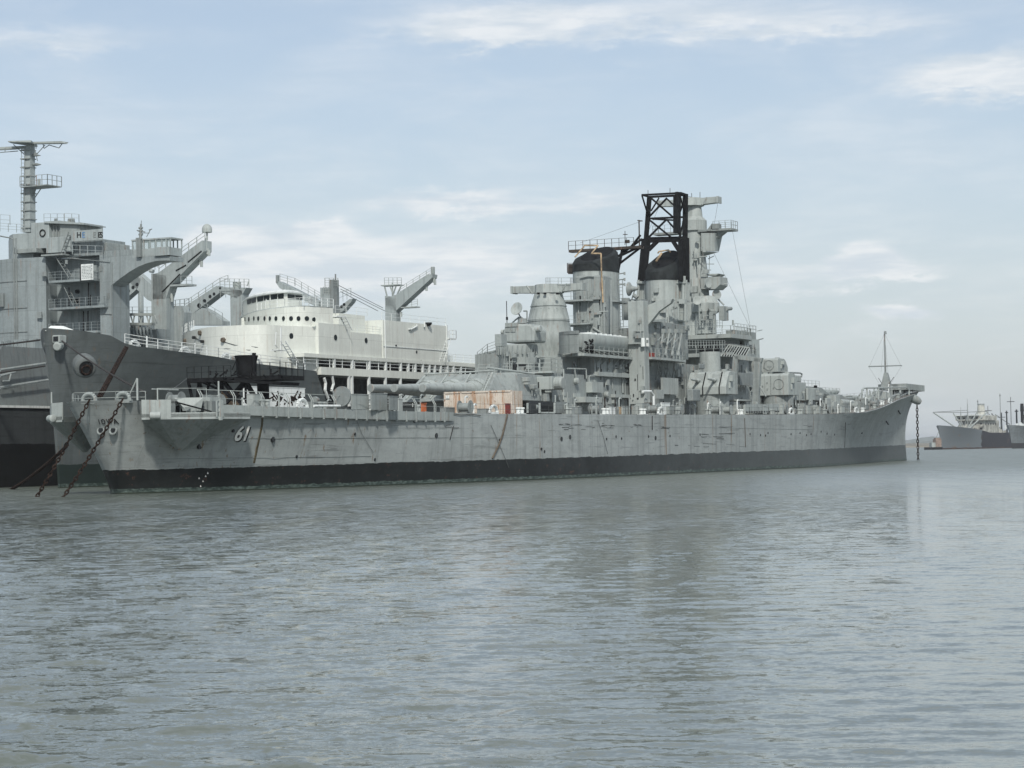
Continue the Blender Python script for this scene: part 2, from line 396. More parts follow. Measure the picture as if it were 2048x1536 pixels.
# ================================================================== WATER, LAND
def water_mat(g, b):
    o = obco(g)
    b.inputs['Base Color'].default_value = (.102, .120, .104, 1); b.inputs['IOR'].default_value = 1.33
    b.inputs['Specular IOR Level'].default_value = .5; b.inputs['Roughness'].default_value = .07
    def nv(sca, loc, det, rough, rot=.1):
        n = g.new('ShaderNodeTexNoise'); g.l.new(g.map(o, sca, loc, (0, 0, rot)), n.inputs['Vector']); n.inputs['Scale'].default_value = 1
        n.inputs['Detail'].default_value = det; n.inputs['Roughness'].default_value = rough; n.inputs['Distortion'].default_value = .3
        v = g.new('ShaderNodeVectorMath', operation='SUBTRACT'); g.l.new(n.outputs['Color'], v.inputs[0]); v.inputs[1].default_value = (.5, .5, .5); return v.outputs[0]
    def vs(v, k):
        n = g.new('ShaderNodeVectorMath', operation='SCALE'); g.l.new(v, n.inputs[0]); g.put(n.inputs['Scale'], k); return n.outputs[0]
    def va(a, b):
        n = g.new('ShaderNodeVectorMath', operation='ADD'); g.l.new(a, n.inputs[0]); g.l.new(b, n.inputs[1]); return n.outputs[0]
    s = g.new('ShaderNodeSeparateXYZ'); g.l.new(o, s.inputs[0])
    patch = g.noise(g.map(o, (.05, .012, 1), (4, 2, 0)), 1, 4, .6, 1.0)
    patch2 = g.noise(g.map(o, (.35, .06, 1), (1, 7, 0)), 1, 3, .6, .6)
    side = g.rng(g.m('DIVIDE', s.outputs[0], g.m('MAXIMUM', s.outputs[1], 15)), -.26, .12, 1.25, .55)
    ps = g.m('MULTIPLY', g.m('MULTIPLY', g.rng(patch, .36, .62, .85, 1.15), g.m('POWER', g.rng(patch2, .34, .62, .62, 1.35), g.rng(s.outputs[1], 40, 160, .8, 2.2))), g.m('MULTIPLY', side, g.rng(s.outputs[1], 60, 400, 1.0, 3.2)))
    sl = va(vs(nv((1.7, 2.6, 1), (0, 0, 0), 4, .65), .62), va(vs(nv((8, 13, 1), (3, 5, 0), 3, .6, .15), .58), vs(nv((.5, .8, 1), (7, 1, 0), 2, .5, -.1), .14)))
    sl = vs(sl, ps)
    q = g.new('ShaderNodeVectorMath', operation='MULTIPLY'); g.l.new(sl, q.inputs[0]); q.inputs[1].default_value = (.8, 1.0, 0)
    ge = g.new('ShaderNodeNewGeometry'); g.l.new(g.rng(s.outputs[1], 60, 320, .06, .32), b.inputs['Roughness'])
    nn = g.new('ShaderNodeVectorMath', operation='NORMALIZE'); g.l.new(va(ge.outputs['Normal'], q.outputs[0]), nn.inputs[0])
    g.l.new(nn.outputs[0], b.inputs['Normal'])
M['water'] = mat('bay_water', water_mat, .1)
wm = MB(); rows = [260, 500, 1200, 3000, 8000, 15900]
for a, b in zip(rows, rows[1:]):
    for xa, xb in ((-1, 1),):
        wd = lambda y: 120 + abs(y) * 1.2
        wm.poly([(xa * wd(a), a, 0), (xb * wd(a), a, 0), (xb * wd(b), b, 0), (xa * wd(b), b, 0)])
bmesh.ops.remove_doubles(wm.b, verts=wm.b.verts, dist=.001)
bmesh.ops.recalc_face_normals(wm.b, faces=wm.b.faces)
# near water: real chop, finer towards the camera
import numpy as np
NC, y_, ys_ = 620, -40.0, []
while y_ < 260: ys_.append(y_); y_ += max(.055, max(12, y_) * .0042) if y_ > 8 else 4
ys_.append(260.0); ys_ = np.array(ys_)
hwid = 14 + np.maximum(ys_, 12) * .34; hwid[-1] = 120 + 260 * 1.2
t_ = np.linspace(-1, 1, NC); X_ = t_[None, :] * hwid[:, None]; Y_ = np.repeat(ys_[:, None], NC, 1)
X_[:, 0] = -(120 + np.abs(ys_) * 1.2); X_[:, -1] = 120 + np.abs(ys_) * 1.2
rng_ = np.random.RandomState(4); Z_ = np.zeros_like(X_)
pat = .5 + .5 * np.sin(X_ * .075 + Y_ * .021 + 2.2 + 1.3 * np.sin(Y_ * .03 + X_ * .04)) ; pat2 = .5 + .5 * np.sin(X_ * .19 - Y_ * .05 + 1.7 * np.sin(Y_ * .013 + 1))
amp_ = np.clip(.62 - X_ / np.maximum(Y_, 20) * 1.1, .35, 1.0) * (.62 + .45 * pat * pat2)
sp_ = np.maximum(Y_, 12) * .0045
for i in range(110):
    lam = 10 ** (rng_.uniform(math.log10(.16), math.log10(1.5)) if i < 95 else rng_.uniform(.1, .6)); th = rng_.normal(.12, .5); k = 2 * math.pi / lam
    a_ = (.0070 * lam if i < 95 else .003) * rng_.uniform(.5, 1.2); ph = rng_.uniform(0, 6.28)
    arg = k * (X_ * math.sin(th) + Y_ * math.cos(th)) + ph + .8 * np.sin(X_ * .31 + i) + .8 * np.sin(Y_ * .23 + X_ * .1 + 2 * i)
    fade = np.clip((lam / sp_ - 2.0) / 3.0, 0, 1)
    Z_ += a_ * fade * np.sin(arg)
Z_ = Z_ * amp_ ; sg_ = Z_.std(axis=1, keepdims=True) + 1e-6; Z_ = .8 * Z_ + .10 * (Z_ * Z_ / sg_ - sg_)   # slightly peaked crests
Z_ *= np.clip((262 - Y_) / 60, 0, 1); Z_[:, 0] = 0; Z_[:, -1] = 0; Z_[-1] = 0
nr = len(ys_); co = np.stack([X_, Y_, Z_], -1).reshape(-1, 3)
ii = np.arange((nr - 1) * (NC - 1)); rI, cI = ii // (NC - 1), ii % (NC - 1); v0 = rI * NC + cI
fc_ = np.stack([v0, v0 + 1, v0 + NC + 1, v0 + NC], -1)
far_v = [tuple(v.co) for v in wm.b.verts]; wm.b.verts.index_update(); far_f = [[v.index for v in f.verts] for f in wm.b.faces]
nb_ = len(co); me = bpy.data.meshes.new('water')
me.vertices.add(nb_ + len(far_v)); me.vertices.foreach_set('co', np.concatenate([co, np.array(far_v)]).astype('f').ravel())
nf = len(fc_) + len(far_f); me.loops.add(nf * 4); me.loops.foreach_set('vertex_index', np.concatenate([fc_.ravel(), (np.array(far_f) + nb_).ravel()]).astype('i'))
me.polygons.add(nf); me.polygons.foreach_set('loop_start', (np.arange(nf) * 4).astype('i')); me.polygons.foreach_set('loop_total', np.full(nf, 4, 'i')); me.update(); me.validate()
me.polygons.foreach_set('use_smooth', np.ones(nf, bool)); wo_ = bpy.data.objects.new('water', me); sc.collection.objects.link(wo_)
me.materials.append(M['water']); tag(wo_, 'rippled grey green bay water', None, kind='structure')

def land(name, pts, y0, y1, mt, label):
    mb = MB(); n = len(pts)
    a = [[mb.b.verts.new((x * (y0 + (y1 - y0) * j / 4) / y0, y0 + (y1 - y0) * j / 4, -1 + (z + 1) * math.sin(math.pi * (j + .6) / 5.2) ** .8)) for x, z in pts] for j in range(5)]
    for A, B in zip(a, a[1:]):
        for i in range(n - 1): mb.b.faces.new((A[i], A[i + 1], B[i + 1], B[i]))
    f = [mb.b.verts.new((x, y0 - 2, -1)) for x, z in pts]
    for i in range(n - 1): mb.b.faces.new((f[i], f[i + 1], a[0][i + 1], a[0][i]))
    me = bpy.data.meshes.new(name); bmesh.ops.recalc_face_normals(mb.b, faces=mb.b.faces); mb.b.to_mesh(me)
    o = bpy.data.objects.new(name, me); sc.collection.objects.link(o); me.materials.append(M[mt]); tag(o, label, None, kind='structure')
M['land'] = plain('far_shore', (.16, .15, .12), .9, .2, .02)
M['hill'] = plain('far_hills', (.10, .12, .10), .9, .2, .004)
# low shore (photo x 1815..2048 -> bearing) and hills behind it
D1 = 2600.0; tx = lambda px, D: (px - PX) / F * D
land('shore', [(tx(x, D1), h + random.uniform(-.5, .5)) for x, h in [(-900, 3), (-300, 3), (300, 3), (900, 3.4), (1500, 4), (1700, 4.4), (1800, 5), (1830, 5.2), (1860, 5.2), (1900, 5.6), (1950, 5.6), (2000, 5), (2100, 5), (2300, 5), (2700, 4)]], D1, D1 + 500, 'land', 'low brown shore across the water')
D2 = 7000.0
land('hills', [(tx(x, D2), h) for x, h in [(-900, 10), (0, 16), (900, 12), (1600, 16), (1780, 18), (1815, 22), (1840, 30), (1862, 34), (1885, 30), (1920, 22), (2000, 16), (2100, 20), (2400, 30), (2800, 18)]], D2, D2 + 2500, 'hill', 'pale blue hills on the horizon')

# ================================================================== BATTLESHIP
bs = thing('battleship', 'long grey battleship numbered 61 in the middle, with two black-capped funnels', 'battleship')
BD = [(0, 2.2), (.6, 3.2), (2, 4.1), (3.6, 4.9), (6.5, 6.5), (10, 8.1), (14, 9.3), (22, 10.9), (32, 12.4), (42, 13.9), (57, 15.6), (74, 16.5), (150, 16.5), (170, 15.2), (190, 12.8), (210, 9.6), (228, 6.4), (244, 3.6), (255, 1.6), (262, .15)]
BW = [(0, .2), (.6, 1.1), (2, 2.2), (4, 3.5), (8, 5.4), (14, 7.6), (22, 9.6), (32, 11.8), (42, 13.6), (57, 15.6), (74, 16.5), (150, 16.2), (170, 13.8), (190, 10.3), (210, 6.8), (228, 4.0), (244, 1.9), (255, .7), (262, .08)]
ZD = [(0, 8.15), (6, 7.75), (14, 7.5), (30, 7.2), (50, 7.05), (80, 7.2), (125, 7.55), (155, 7.9), (180, 8.4), (200, 9.6), (222, 11.2), (245, 12.5), (262, 13.6)]
e0 = lambda z: -3.6 * z ** 1.15
e1 = lambda z: 262 - 4 * z + 14 * z ** 3
mb, bsurf = hull_mesh(262, 0, 1, e0, e1, BW, BD, ZD, 1.25, 0)
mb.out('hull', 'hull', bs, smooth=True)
def tof(s, zf=1): return (s - e0(zf)) / (e1(zf) - e0(zf))
def deckz(s): return lerp_tab(ZD, max(0, min(1, tof(s))) * 262)
def deckb(s): return lerp_tab(BD, max(0, min(1, tof(s))) * 262)
def hp(s, z):           # half breadth of the hull at s,z
    zf = max(0, min(1, z / deckz(s))); t = max(0, min(1, tof(s, zf))); return bsurf(t, zf)[1]
# deck planking inside a waterway
mb = MB(); ss = [-2.6, -2, -1, 0, 2, 5] + list(range(10, 262, 6)) + [264, 268]
for a, b in zip(ss, ss[1:]):
    ka, kb = max(.05, deckb(a) - .35), max(.05, deckb(b) - .35)
    mb.poly([(a, -ka, deckz(a) + .02), (b, -kb, deckz(b) + .02), (b, kb, deckz(b) + .02), (a, ka, deckz(a) + .02)])
mb.out('deck', 'deck', bs)
# plate gutter below the rail along the after deck, with brackets
mb = MB(); mk = MB()
sg = [3.2 + i * 1.6 for i in range(23)]
for a, b in zip(sg, sg[1:]):
    za, zb = deckz(a), deckz(b); pa, pb = -hp(a, za) - .22, -hp(b, zb) - .22
    mb.hexa([(a, pa, za - .82), (b, pb, zb - .82), (b, pb + .2, zb - .82), (a, pa + .2, za - .82)], [(a, pa, za + .05), (b, pb, zb + .05), (b, pb + .2, zb + .05), (a, pa + .2, za + .05)])
    mk.box(a - .05, a + .05, pa - .1, pa + .25, za - .95, za - .6)
    mk.beam((a, pa - .02, za - .8), (a, pa - .02, za + .1), .09)
mb.out('waterway_plate', 'grey', bs); mk.out('rail_bracket', 'grey', bs)
# rails along the decks
mb = MB()
for i, (a, b) in enumerate(zip(sg, sg[1:])):
    za, zb = deckz(a), deckz(b); pa, pb = -hp(a, za) - .12, -hp(b, zb) - .12
    top = Vector((a, pa - .1, za + 1.35)); t2 = Vector((b, pb - .1, zb + 1.35))
    if i % 2 == 0:
        mb.tube([(a, pa, za), (a, pa - .02, za + .8), (a, pa + .3, za + 1.35)], .045, 5)
        mb.tube([(a + .35, pa, za), (a + .35, pa - .02, za + .8), (a + .3, pa + .3, za + 1.35)], .045, 5)
    mb.rod((a, pa + .3, za + 1.35), (b, pb + .3, zb + 1.35), .035, n=4); mb.rod((a, pa, za + .6), (b, pb, zb + .6), .02, n=4)
mb.out('aft_deck_rail', 'light', bs)
mb = MB()
pt = [(s, -deckb(s) + .15, deckz(s)) for s in range(42, 266, 4)]
mb.rail(pt, 1.0, 2, 3.5, .022); mb.out('deck_rail', 'cable', bs)
mb = MB(); pt = [(s, deckb(s) - .15, deckz(s)) for s in range(10, 266, 6)]
mb.rail(pt, 1.0, 2, 3, .03); mb.out('deck_rail', 'grey', bs)
mb = MB()
def stern_s(p, z):      # s of the stern surface at lateral p
    zf = max(0, min(1, z / 8.1)); lo, hi = 0, 14
    for _ in range(40):
        m_ = (lo + hi) / 2
        if hp(e0(zf) + m_, z) < abs(p): lo = m_
        else: hi = m_
    return e0(zf) + lo
pt = [(stern_s(p, 8.0) + .25, p, deckz(0) - .02) for p in (6, 4.5, 2.2, 0, -2.2, -4)]
mb.rail(pt, 1.0, 2, 2, .03)
mb.rod((-2.6, -4.0, 8.1), (-2.6, -4.0, 10.0), .09); mb.rod((-2.6, -4.0, 10.0), (-2.6, -2.9, 8.1), .06)
mb.out('stern_rail', 'light', bs)
# stern chocks, hawse pipes
def ring(mb, c, ax, R, r, n=14):
    c = Vector(c); ax = Vector(ax).normalized(); u = ax.orthogonal().normalized(); v = ax.cross(u)
    P = [c + (u * math.cos(6.2832 * i / n) + v * math.sin(6.2832 * i / n)) * R for i in range(n + 1)]
    return mb.tube(P, r, 6)
for x in (178, 241):
    p = Q(x, 795, -3.3)[0]; s = stern_s(p, 8.0)
    mb = MB()
    arch = [Vector((s + .25, p + .68 * math.cos(a), 8.05 + .72 * max(0, math.sin(a)) ** .7)) for a in [math.pi * i / 10 for i in range(11)]]
    mb.tube(arch, .17, 8); mb.box(s + .05, s + .6, p - .75, p + .75, 7.9, 8.2)
    c_ = mb.out('mooring_chock', 'grey', bs, smooth=True)
for x in (199, 223.5):
    z = 6.4 - .75; p, z = Q(x, 861, -2.6); s = stern_s(p, z)
    mb = MB(); ring(mb, (s - .05, p, z), (1, 0, -.3), .34, .10); mb.out('hawse_lip', 'grey', bs, smooth=True)
    mb = MB(); mb.rod((s - .08, p, z), (s + .3, p, z), .26, n=14); mb.out('hawse_hole', 'dark', bs)
# name on the stern
pc, zc = Q(212, 848, -3)
def onstern(x, y, z):
    p = pc - x * .86; zz = zc + y; return Vector((stern_s(p, zz) - .05 - z, p, zz))
for i, ch in enumerate('IOWA'):
    pass
text_part('stern_name', 'I O W A', .62, onstern, 'letter', bs, bold=.012)
# hull number with its black shade
pa_ = pb_ = -8.0
for _ in range(10): s61, z61 = S(467, 881, pa_); s62, _z = S(500, 881, pb_); pa_ = -hp(s61, z61 + .5); pb_ = -hp(s62, z61 + .5)
sc61 = (s62 - s61) / 1.25
def onside(dx, dz, off):
    def f(x, y, z):
        s = (s61 + s62) / 2 + (x + y * .02) * sc61 * 1.0 + dx; zz = z61 + y * 1.62 + dz
        return Vector((s, -hp(s, zz) - off - z, zz))
    return f
text_part('number_shade', '61', 1.12, onside(.17, -.09, .03), 'letter', bs, bold=.035)
text_part('hull_number', '61', 1.12, onside(0, 0, .06), 'wletter', bs, bold=.025)
# draught marks
mb = MB()
for x, y, w_ in [(408, 946, .28), (403, 952, .2), (397, 962, .26), (391, 972, .18), (387, 956, .2)]:
    p = -7
    for _ in range(8): s, z = S(x, y, p); p = -hp(s, z)
    mb.box(s, s + w_, -hp(s, z) - .03, -hp(s, z) + .1, z - .09, z + .09)
mb.out('draught_mark', 'wletter', bs)
# scuttles and discharges low on the side
rnd = random.Random(5)
for x, y in [(344, 894), (546, 879), (593, 913), (750, 919), (710, 868), (829, 843), (873, 871), (999, 880), (1003, 877), (1083, 898), (1089, 903), (1123, 878), (1140, 874), (1213, 878), (1232, 873), (1243, 877), (1297, 873), (1311, 876), (1400, 869), (1521, 870), (1531, 871), (1536, 866), (1582, 868), (1600, 866), (1613, 870), (1622, 868), (1642, 863), (1654, 867), (1669, 869), (1724, 866), (1500, 868), (1340, 872), (455, 862)]:
    p = -10
    for _ in range(6): s, z = S(x, y, p); p = -hp(s, z)
    r = .26 if x in (344, 546, 1311, 1140, 1123, 873) else .15
    mb = MB(); mb.lathe((s, p - .05, z), (s, p + .2, z), [(0, r), (1, r)], 10); mb.out('scuttle', 'dark', bs)
# long rusty hanging lines on the side
for pts in ([(526, 815), (524, 850), (515, 890), (507, 926)],): 
    P = []
    for x, y in pts:
        p = -10
        for _ in range(8): s, z = S(x, y, p); p = -hp(s, z)
        P.append((s, p - .03, z))
    mb = MB()
    for a, b in zip(P, P[1:]):
        mb.hexa([(a[0] - .13, a[1], a[2]), (a[0] + .13, a[1], a[2]), (a[0] + .13, a[1] + .1, a[2]), (a[0] - .13, a[1] + .1, a[2])],
                [(b[0] - .13, b[1], b[2]), (b[0] + .13, b[1], b[2]), (b[0] + .13, b[1] + .1, b[2]), (b[0] - .13, b[1] + .1, b[2])])
    mb.out('rust_run', plain('ochre_rust', (.085, .07, .038), .9), bs)
def hang(pts, r, mt, name):
    P = []
    for x, y in pts:
        p = -13
        for _ in range(8): s, z = S(x, y, p); p = -hp(s, z)
        P.append((s, p - .1, z))
    mb = MB(); mb.tube(P, r, 5); return mb.out(name, mt, bs)
hang([(1013, 829), (1004, 868), (996, 890), (983, 917)], .10, 'tan', 'rubber_strip')
hang([(980, 850), (990, 872), (1008, 915), (1016, 935)], .025, 'cable', 'trailing_line')
hang([(905, 852), (898, 880)], .035, 'chain', 'trailing_line')
hang([(712, 842), (722, 868), (745, 905)], .02, 'cable', 'trailing_line')
hang([(1194, 840), (1204, 870), (1214, 908)], .025, 'cable', 'trailing_line')
hang([(1303, 832), (1303, 860)], .05, 'chain', 'trailing_line')
hang([(1488, 836), (1490, 895)], .045, 'tan', 'trailing_line')
hang([(1690, 845), (1688, 895)], .04, 'chain', 'trailing_line')
hang([(620 + i * 20, 817 + i * .7 + 2.5 * (i % 2)) for i in range(18)], .035, 'rope', 'trailing_line')
for za_, sa_, sb_0 in ((4.75, 5, 52), (3.0, 1.5, 26), (5.9, 60, 150)):
    mb = MB(); mb.tube([(q_, -hp(q_, za_) - .005, za_ - (q_ - sa_) * .004) for q_ in [sa_ + (sb_0 - sa_) * i / 30 for i in range(31)]], .016, 5); mb.out('plate_strake', 'grey', bs)
mb = MB(); rs_ = random.Random(12)
for x0, x1, y0, y1, n_ in ((1115, 1330, 846, 860, 34), (1395, 1470, 848, 893, 12), (870, 905, 850, 856, 3), (1600, 1720, 848, 856, 4), (1330, 1480, 890, 894, 5)):
    for _ in range(n_):
        x, y = rs_.uniform(x0, x1), rs_.uniform(y0, y1); L_ = rs_.uniform(3, 14) * (2.2 if n_ == 12 else 1); P = []
        for i in range(4):
            pp = -14
            for _k in range(5): q_, z = S(x + L_ * i / 3, y + rs_.uniform(-.6, .6), pp); pp = -hp(q_, z)
            P.append((q_, pp + .0, z))
        mb.tube(P, rs_.uniform(.02, .05), 4)
mb.out('scrape_mark', 'gloom_scrape', bs)
# quarter gun tubs
def tub(sg):
    k = sg
    pl = [(-2.3, 4.2 * k), (-1.9, 5.6 * k), (2.2, 8.9 * k), (6.6, 9.6 * k), (7.6, 8.2 * k), (3.0, 6.4 * k)]
    r = MB()
    r.plan(pl, 6.42, 6.9)
    for (a, b, h0, h1) in [(0, 1, 8.15, 8.1), (1, 2, 7.0 if k < 0 else 8.0, 7.0 if k < 0 else 8.0), (2, 3, 7.0, 7.0), (3, 4, 7.0, 7.0)]:
        A, B = pl[a], pl[b]; n_ = Vector((-(B[1] - A[1]), B[0] - A[0])).normalized() * .12 * (-k)
        r.hexa([(A[0], A[1], 6.6), (B[0], B[1], 6.6), (B[0] + n_.x, B[1] + n_.y, 6.6), (A[0] + n_.x, A[1] + n_.y, 6.6)], [(A[0], A[1], h0), (B[0], B[1], h1), (B[0] + n_.x, B[1] + n_.y, h1), (A[0] + n_.x, A[1] + n_.y, h0)])
    A = Vector((-1.9, 5.6 * k)); B = Vector((-.95, 6.36 * k))      # tall first panel of the screen
    r.hexa([(A.x - .02, A.y, 6.5), (B.x - .02, B.y, 6.5), (B.x + .1, B.y - .1 * k, 6.5), (A.x + .1, A.y - .1 * k, 6.5)], [(A.x - .02, A.y, 8.12), (B.x - .02, B.y, 8.12), (B.x + .1, B.y - .1 * k, 8.12), (A.x + .1, A.y - .1 * k, 8.12)])
    t = r.out('gun_tub', 'light', bs)
    c = MB(); top = [(a, b, 6.42) for a, b in pl[:4]] + [(8.3, 6.6 * k, 6.42), (2.0, 3.0 * k, 6.42)]; bot = [(2.2 + .25 * math.cos(q_), (5.1 + .25 * math.sin(q_)) * k, 3.75) for q_ in (3.6, 2.9, 1.7, .8, -.3, -1.8)]
    c.hexa(bot, top); c.out('tub_underside', 'shade', t)  # darker grey puts the shade under the tub into the colour
    d = MB(); d.lathe((-2.4, 5.1 * k, 6.75), (-1.9, 5.85 * k, 6.75), [(0, .26), (.05, .32), (1, .32)], 12); d.out('fairlead', 'light', t, smooth=True)
    d = MB(); d.rod((-1.9, 5.6 * k, 8.1), (-1.9, 5.6 * k, 9.1), .06); d.rail([(-1.9, 5.6 * k, 8.1), (1.6, 8.3 * k, 8.1)], 1.0, 1, 9, .03); d.out('tub_rail', 'light', t)
    return t
t = tub(-1); tub(1)
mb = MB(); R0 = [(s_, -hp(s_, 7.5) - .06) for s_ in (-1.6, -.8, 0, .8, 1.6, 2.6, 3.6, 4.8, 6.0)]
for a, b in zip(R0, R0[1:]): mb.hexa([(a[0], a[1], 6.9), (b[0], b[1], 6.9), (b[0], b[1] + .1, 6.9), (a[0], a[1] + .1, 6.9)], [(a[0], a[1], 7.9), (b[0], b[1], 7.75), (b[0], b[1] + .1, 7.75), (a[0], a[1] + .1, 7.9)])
mb.out('recess_shade_panel', 'dark', t)  # dark panel on the hull standing in for the shade behind the tub
mb = MB(); rr = random.Random(31)
for i in range(14):
    s_ = rr.uniform(-1.2, 5); p_ = -hp(s_, 7.5) - rr.uniform(.15, .5); mb.rod((s_, p_, 6.9), (s_ + rr.uniform(-.2, .2), p_, 7.2 + rr.uniform(0, .5)), rr.uniform(.04, .14))
mb.out('tub_gear', 'grey', t)
# gear inside the starboard tub
mb = MB(); mb.hexa([(0.6, -6.9, 7.15), (1.6, -7.7, 7.15), (2.4, -6.9, 7.15), (1.4, -6.0, 7.15)], [(0.2, -5.9, 8.3), (1.6, -8.0, 8.3), (3.0, -7.0, 8.3), (1.8, -4.9, 8.3)])
mb.box(.9, 1.9, -7.4, -6.6, 6.9, 7.2); mb.out('winch_cover', 'light', t)
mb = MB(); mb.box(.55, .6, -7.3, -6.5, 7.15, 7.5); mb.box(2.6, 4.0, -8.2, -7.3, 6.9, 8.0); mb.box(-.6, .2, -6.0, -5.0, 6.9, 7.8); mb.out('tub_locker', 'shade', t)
mb = MB(); mb.rod((-.8, -6.7, 7.9), (1.9, -8.6, 7.05), .07); mb.out('strut', 'black', t)
mb = MB(); mb.rail([(2.2, -8.95, 6.6), (3.0, -9.05, 6.6)], 1.4, 3, 3, .06); mb.box(2.55, 2.9, -9.1, -8.9, 6.3, 8.1); mb.out('tub_ladder', 'light', t)
mb = MB(); mb.box(-2.2, 1.8, -5.3, -5.2, 9.0, 9.1); mb.box(3.2, 5.0, -7.6, -6.2, 7.6, 8.35); mb.out('deck_locker', 'light', bs)

# ---------- number three turret, guns trained aft
def tpl(z, pts): return [(a, b, z) for a, b in pts]
s0, z0 = S(985, 800, -6.2); TZ0 = 9.0; TZ1 = 12.15
TB = [(s0 - .4, -5.6), (s0 - .4, 5.6), (s0 + 6, 6.9), (s0 + 16.3, 6.2), (s0 + 16.3, -6.2), (s0 + 6, -6.9)]
TT = [(s0 + 4.0, -4.7), (s0 + 4.0, 4.7), (s0 + 7, 6.0), (s0 + 16.5, 5.4), (s0 + 16.5, -5.4), (s0 + 7, -6.0)]
mb = MB(); mb.hexa(tpl(TZ0, TB), tpl(TZ1, TT))
tur = mb.out('gun_turret', 'grey', bs, bevel=.06)
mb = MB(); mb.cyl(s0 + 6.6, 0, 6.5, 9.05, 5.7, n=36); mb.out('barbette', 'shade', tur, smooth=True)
mb = MB()       # sloping ribs between the gun ports
for p in (-4.3, -1.5, 1.5, 4.3):
    mb.beam((s0 + .0, p * 1.12, TZ0 + .3), (s0 + 4.1, p, TZ1 + .05), .18, .22)
mb.out('face_rib', 'light', tur)
for k, (p, x) in enumerate([(-3.1, 845), (0, 788), (3.1, 741)]):
    st, zt = S(x, 776, p)
    sb = s0 + 2.2; zb = TZ0 + 1.35
    tip = Vector((st, p, zt)); root_ = Vector((sb, p, zb))
    mb = MB(); mb.lathe(root_, tip, [(0, .95), (.04, .95), (.06, .74), (.35, .66), (.42, .60), (.97, .40), (.975, .44), (1, .44)], 24); gb = mb.out('gun_barrel', 'light', tur, smooth=True)
    mb = MB(); mb.lathe(tip + Vector((.02, 0, 0)), tip - Vector((.02, 0, 0)), [(0, .40), (1, .36)], 18); mb.out('muzzle_plug', 'grey', gb)
    mb = MB()   # bolster ring round the port
    ring(mb, (s0 + 1.9, p, zb + .25), (.75, 0, .66), 1.05, .09, 20); mb.lathe((s0 + 2.6, p, zb), (s0 + .6, p, zb - .1), [(0, 1.25), (.6, 1.1), (1, .85)], 20); mb.out('gun_bloomer', 'light', gb, smooth=True)
for k in (-1, 1):
    mb = MB(); sc0 = s0 + 13.2
    mb.box(sc0, sc0 + 2.6, 5.4 * k, 7.6 * k, 10.35, 11.9); mb.lathe((sc0 + 1.3, 7.55 * k, 11.1), (sc0 + 1.3, 8.6 * k, 11.1), [(0, .8), (.85, .8), (1, .7)], 18)
    mb.box(sc0 + .2, sc0 + .9, 6.6 * k, 7.4 * k, 10.0, 10.4)
    mb.out('rangefinder_arm', 'light', tur, bevel=.08)
mb = MB(); 
for s_, z_ in ((s0 + 8.2, 11.2), (s0 + 10.2, 10.4)): mb.box(s_, s_ + .7, -6.9, -6.1, z_, z_ + .5); mb.box(s_ + .1, s_ + .6, -6.85, -6.2, z_ - .35, z_)
mb.out('sight_hood', 'light', tur, bevel=.05)
mb = MB(); mb.rail([(s0 + 4.4, 4.6, TZ1), (s0 + 16, 5.2, TZ1)], .9, 2, 2.4); mb.rail([(s0 + 4.4, -4.4, TZ1), (s0 + 4.4, 4.4, TZ1)], .7, 1, 2.2, .04); mb.out('turret_rail', 'light', tur)
mb = MB(); mb.rod((s0 + 4.8, -3.2, TZ1 + .7), (s0 + 13.5, -5.2, TZ1 + .15), .13); mb.rod((s0 + 3.9, 4.4, TZ1 + .15), (s0 + 4.2, -4.4, TZ1 + .3), .10); mb.out('stowed_pipe', 'light', tur)
mb = MB(); mb.ladder((s0 - .3, -4.9, TZ0 + .1), (s0 + 3.9, -4.2, TZ1 + .1), .5); mb.out('turret_ladder', 'light', tur)

# ---------- superstructure helpers: photo measurements turned into ship metres
def blk(xl, xm, xr, yt, yb, p0, mb=None, deep=None):
    mb = mb or MB(); s0_, zb = S(xm, yb, p0); zt = S(xm, yt, p0)[1]; s1 = S(xr, (yt + yb) / 2, p0)[0] if deep is None else s0_ + deep
    p1 = Q(xl, yb, s0_)[0]; mb.box(s0_, s1, p0, p1, zb, zt); return mb, (s0_, s1, p0, p1, zb, zt)
def lat(xc, p, prof, n=28, mb=None, ex=1.0, s=None):
    """upright turned body; prof = (photo y, radius in photo px); ex stretches it fore and aft"""
    mb = mb or MB(); ym = (prof[0][0] + prof[-1][0]) / 2; s = S(xc, ym, p)[0] if s is None else s; k = PPM(s, p)
    pr = sorted(((Q(xc, y, s)[1], r / k) for y, r in prof)); rs = []
    for z, r in pr: rs.append([mb.b.verts.new((s + r * ex * math.cos(6.28318 * i / n), p + r * math.sin(6.28318 * i / n), z)) for i in range(n)])
    for A, B in zip(rs, rs[1:]):
        for i in range(n): mb.b.faces.new((A[i], A[(i + 1) % n], B[(i + 1) % n], B[i]))
    mb.b.faces.new(rs[0][::-1]); mb.b.faces.new(rs[-1]); return mb, s
def fpx(pts, s, th, mb=None):      # polygon measured in the photo, standing athwartships at s
    mb = mb or MB(); mb.face([Q(x, y, s) for x, y in pts], s, s + th); return mb
def spx(pts, p, th, mb=None):      # polygon measured in the photo, standing fore-and-aft at p
    mb = mb or MB(); mb.side([S(x, y, p) for x, y in pts], p, p + th); return mb
def vent(mb, s, p, z, h=.9, r=.22): mb.cyl(s, p, z, z + h, r, r); mb.cyl(s, p, z + h, z + h + .25, r * 1.7, r * 1.3, 12)

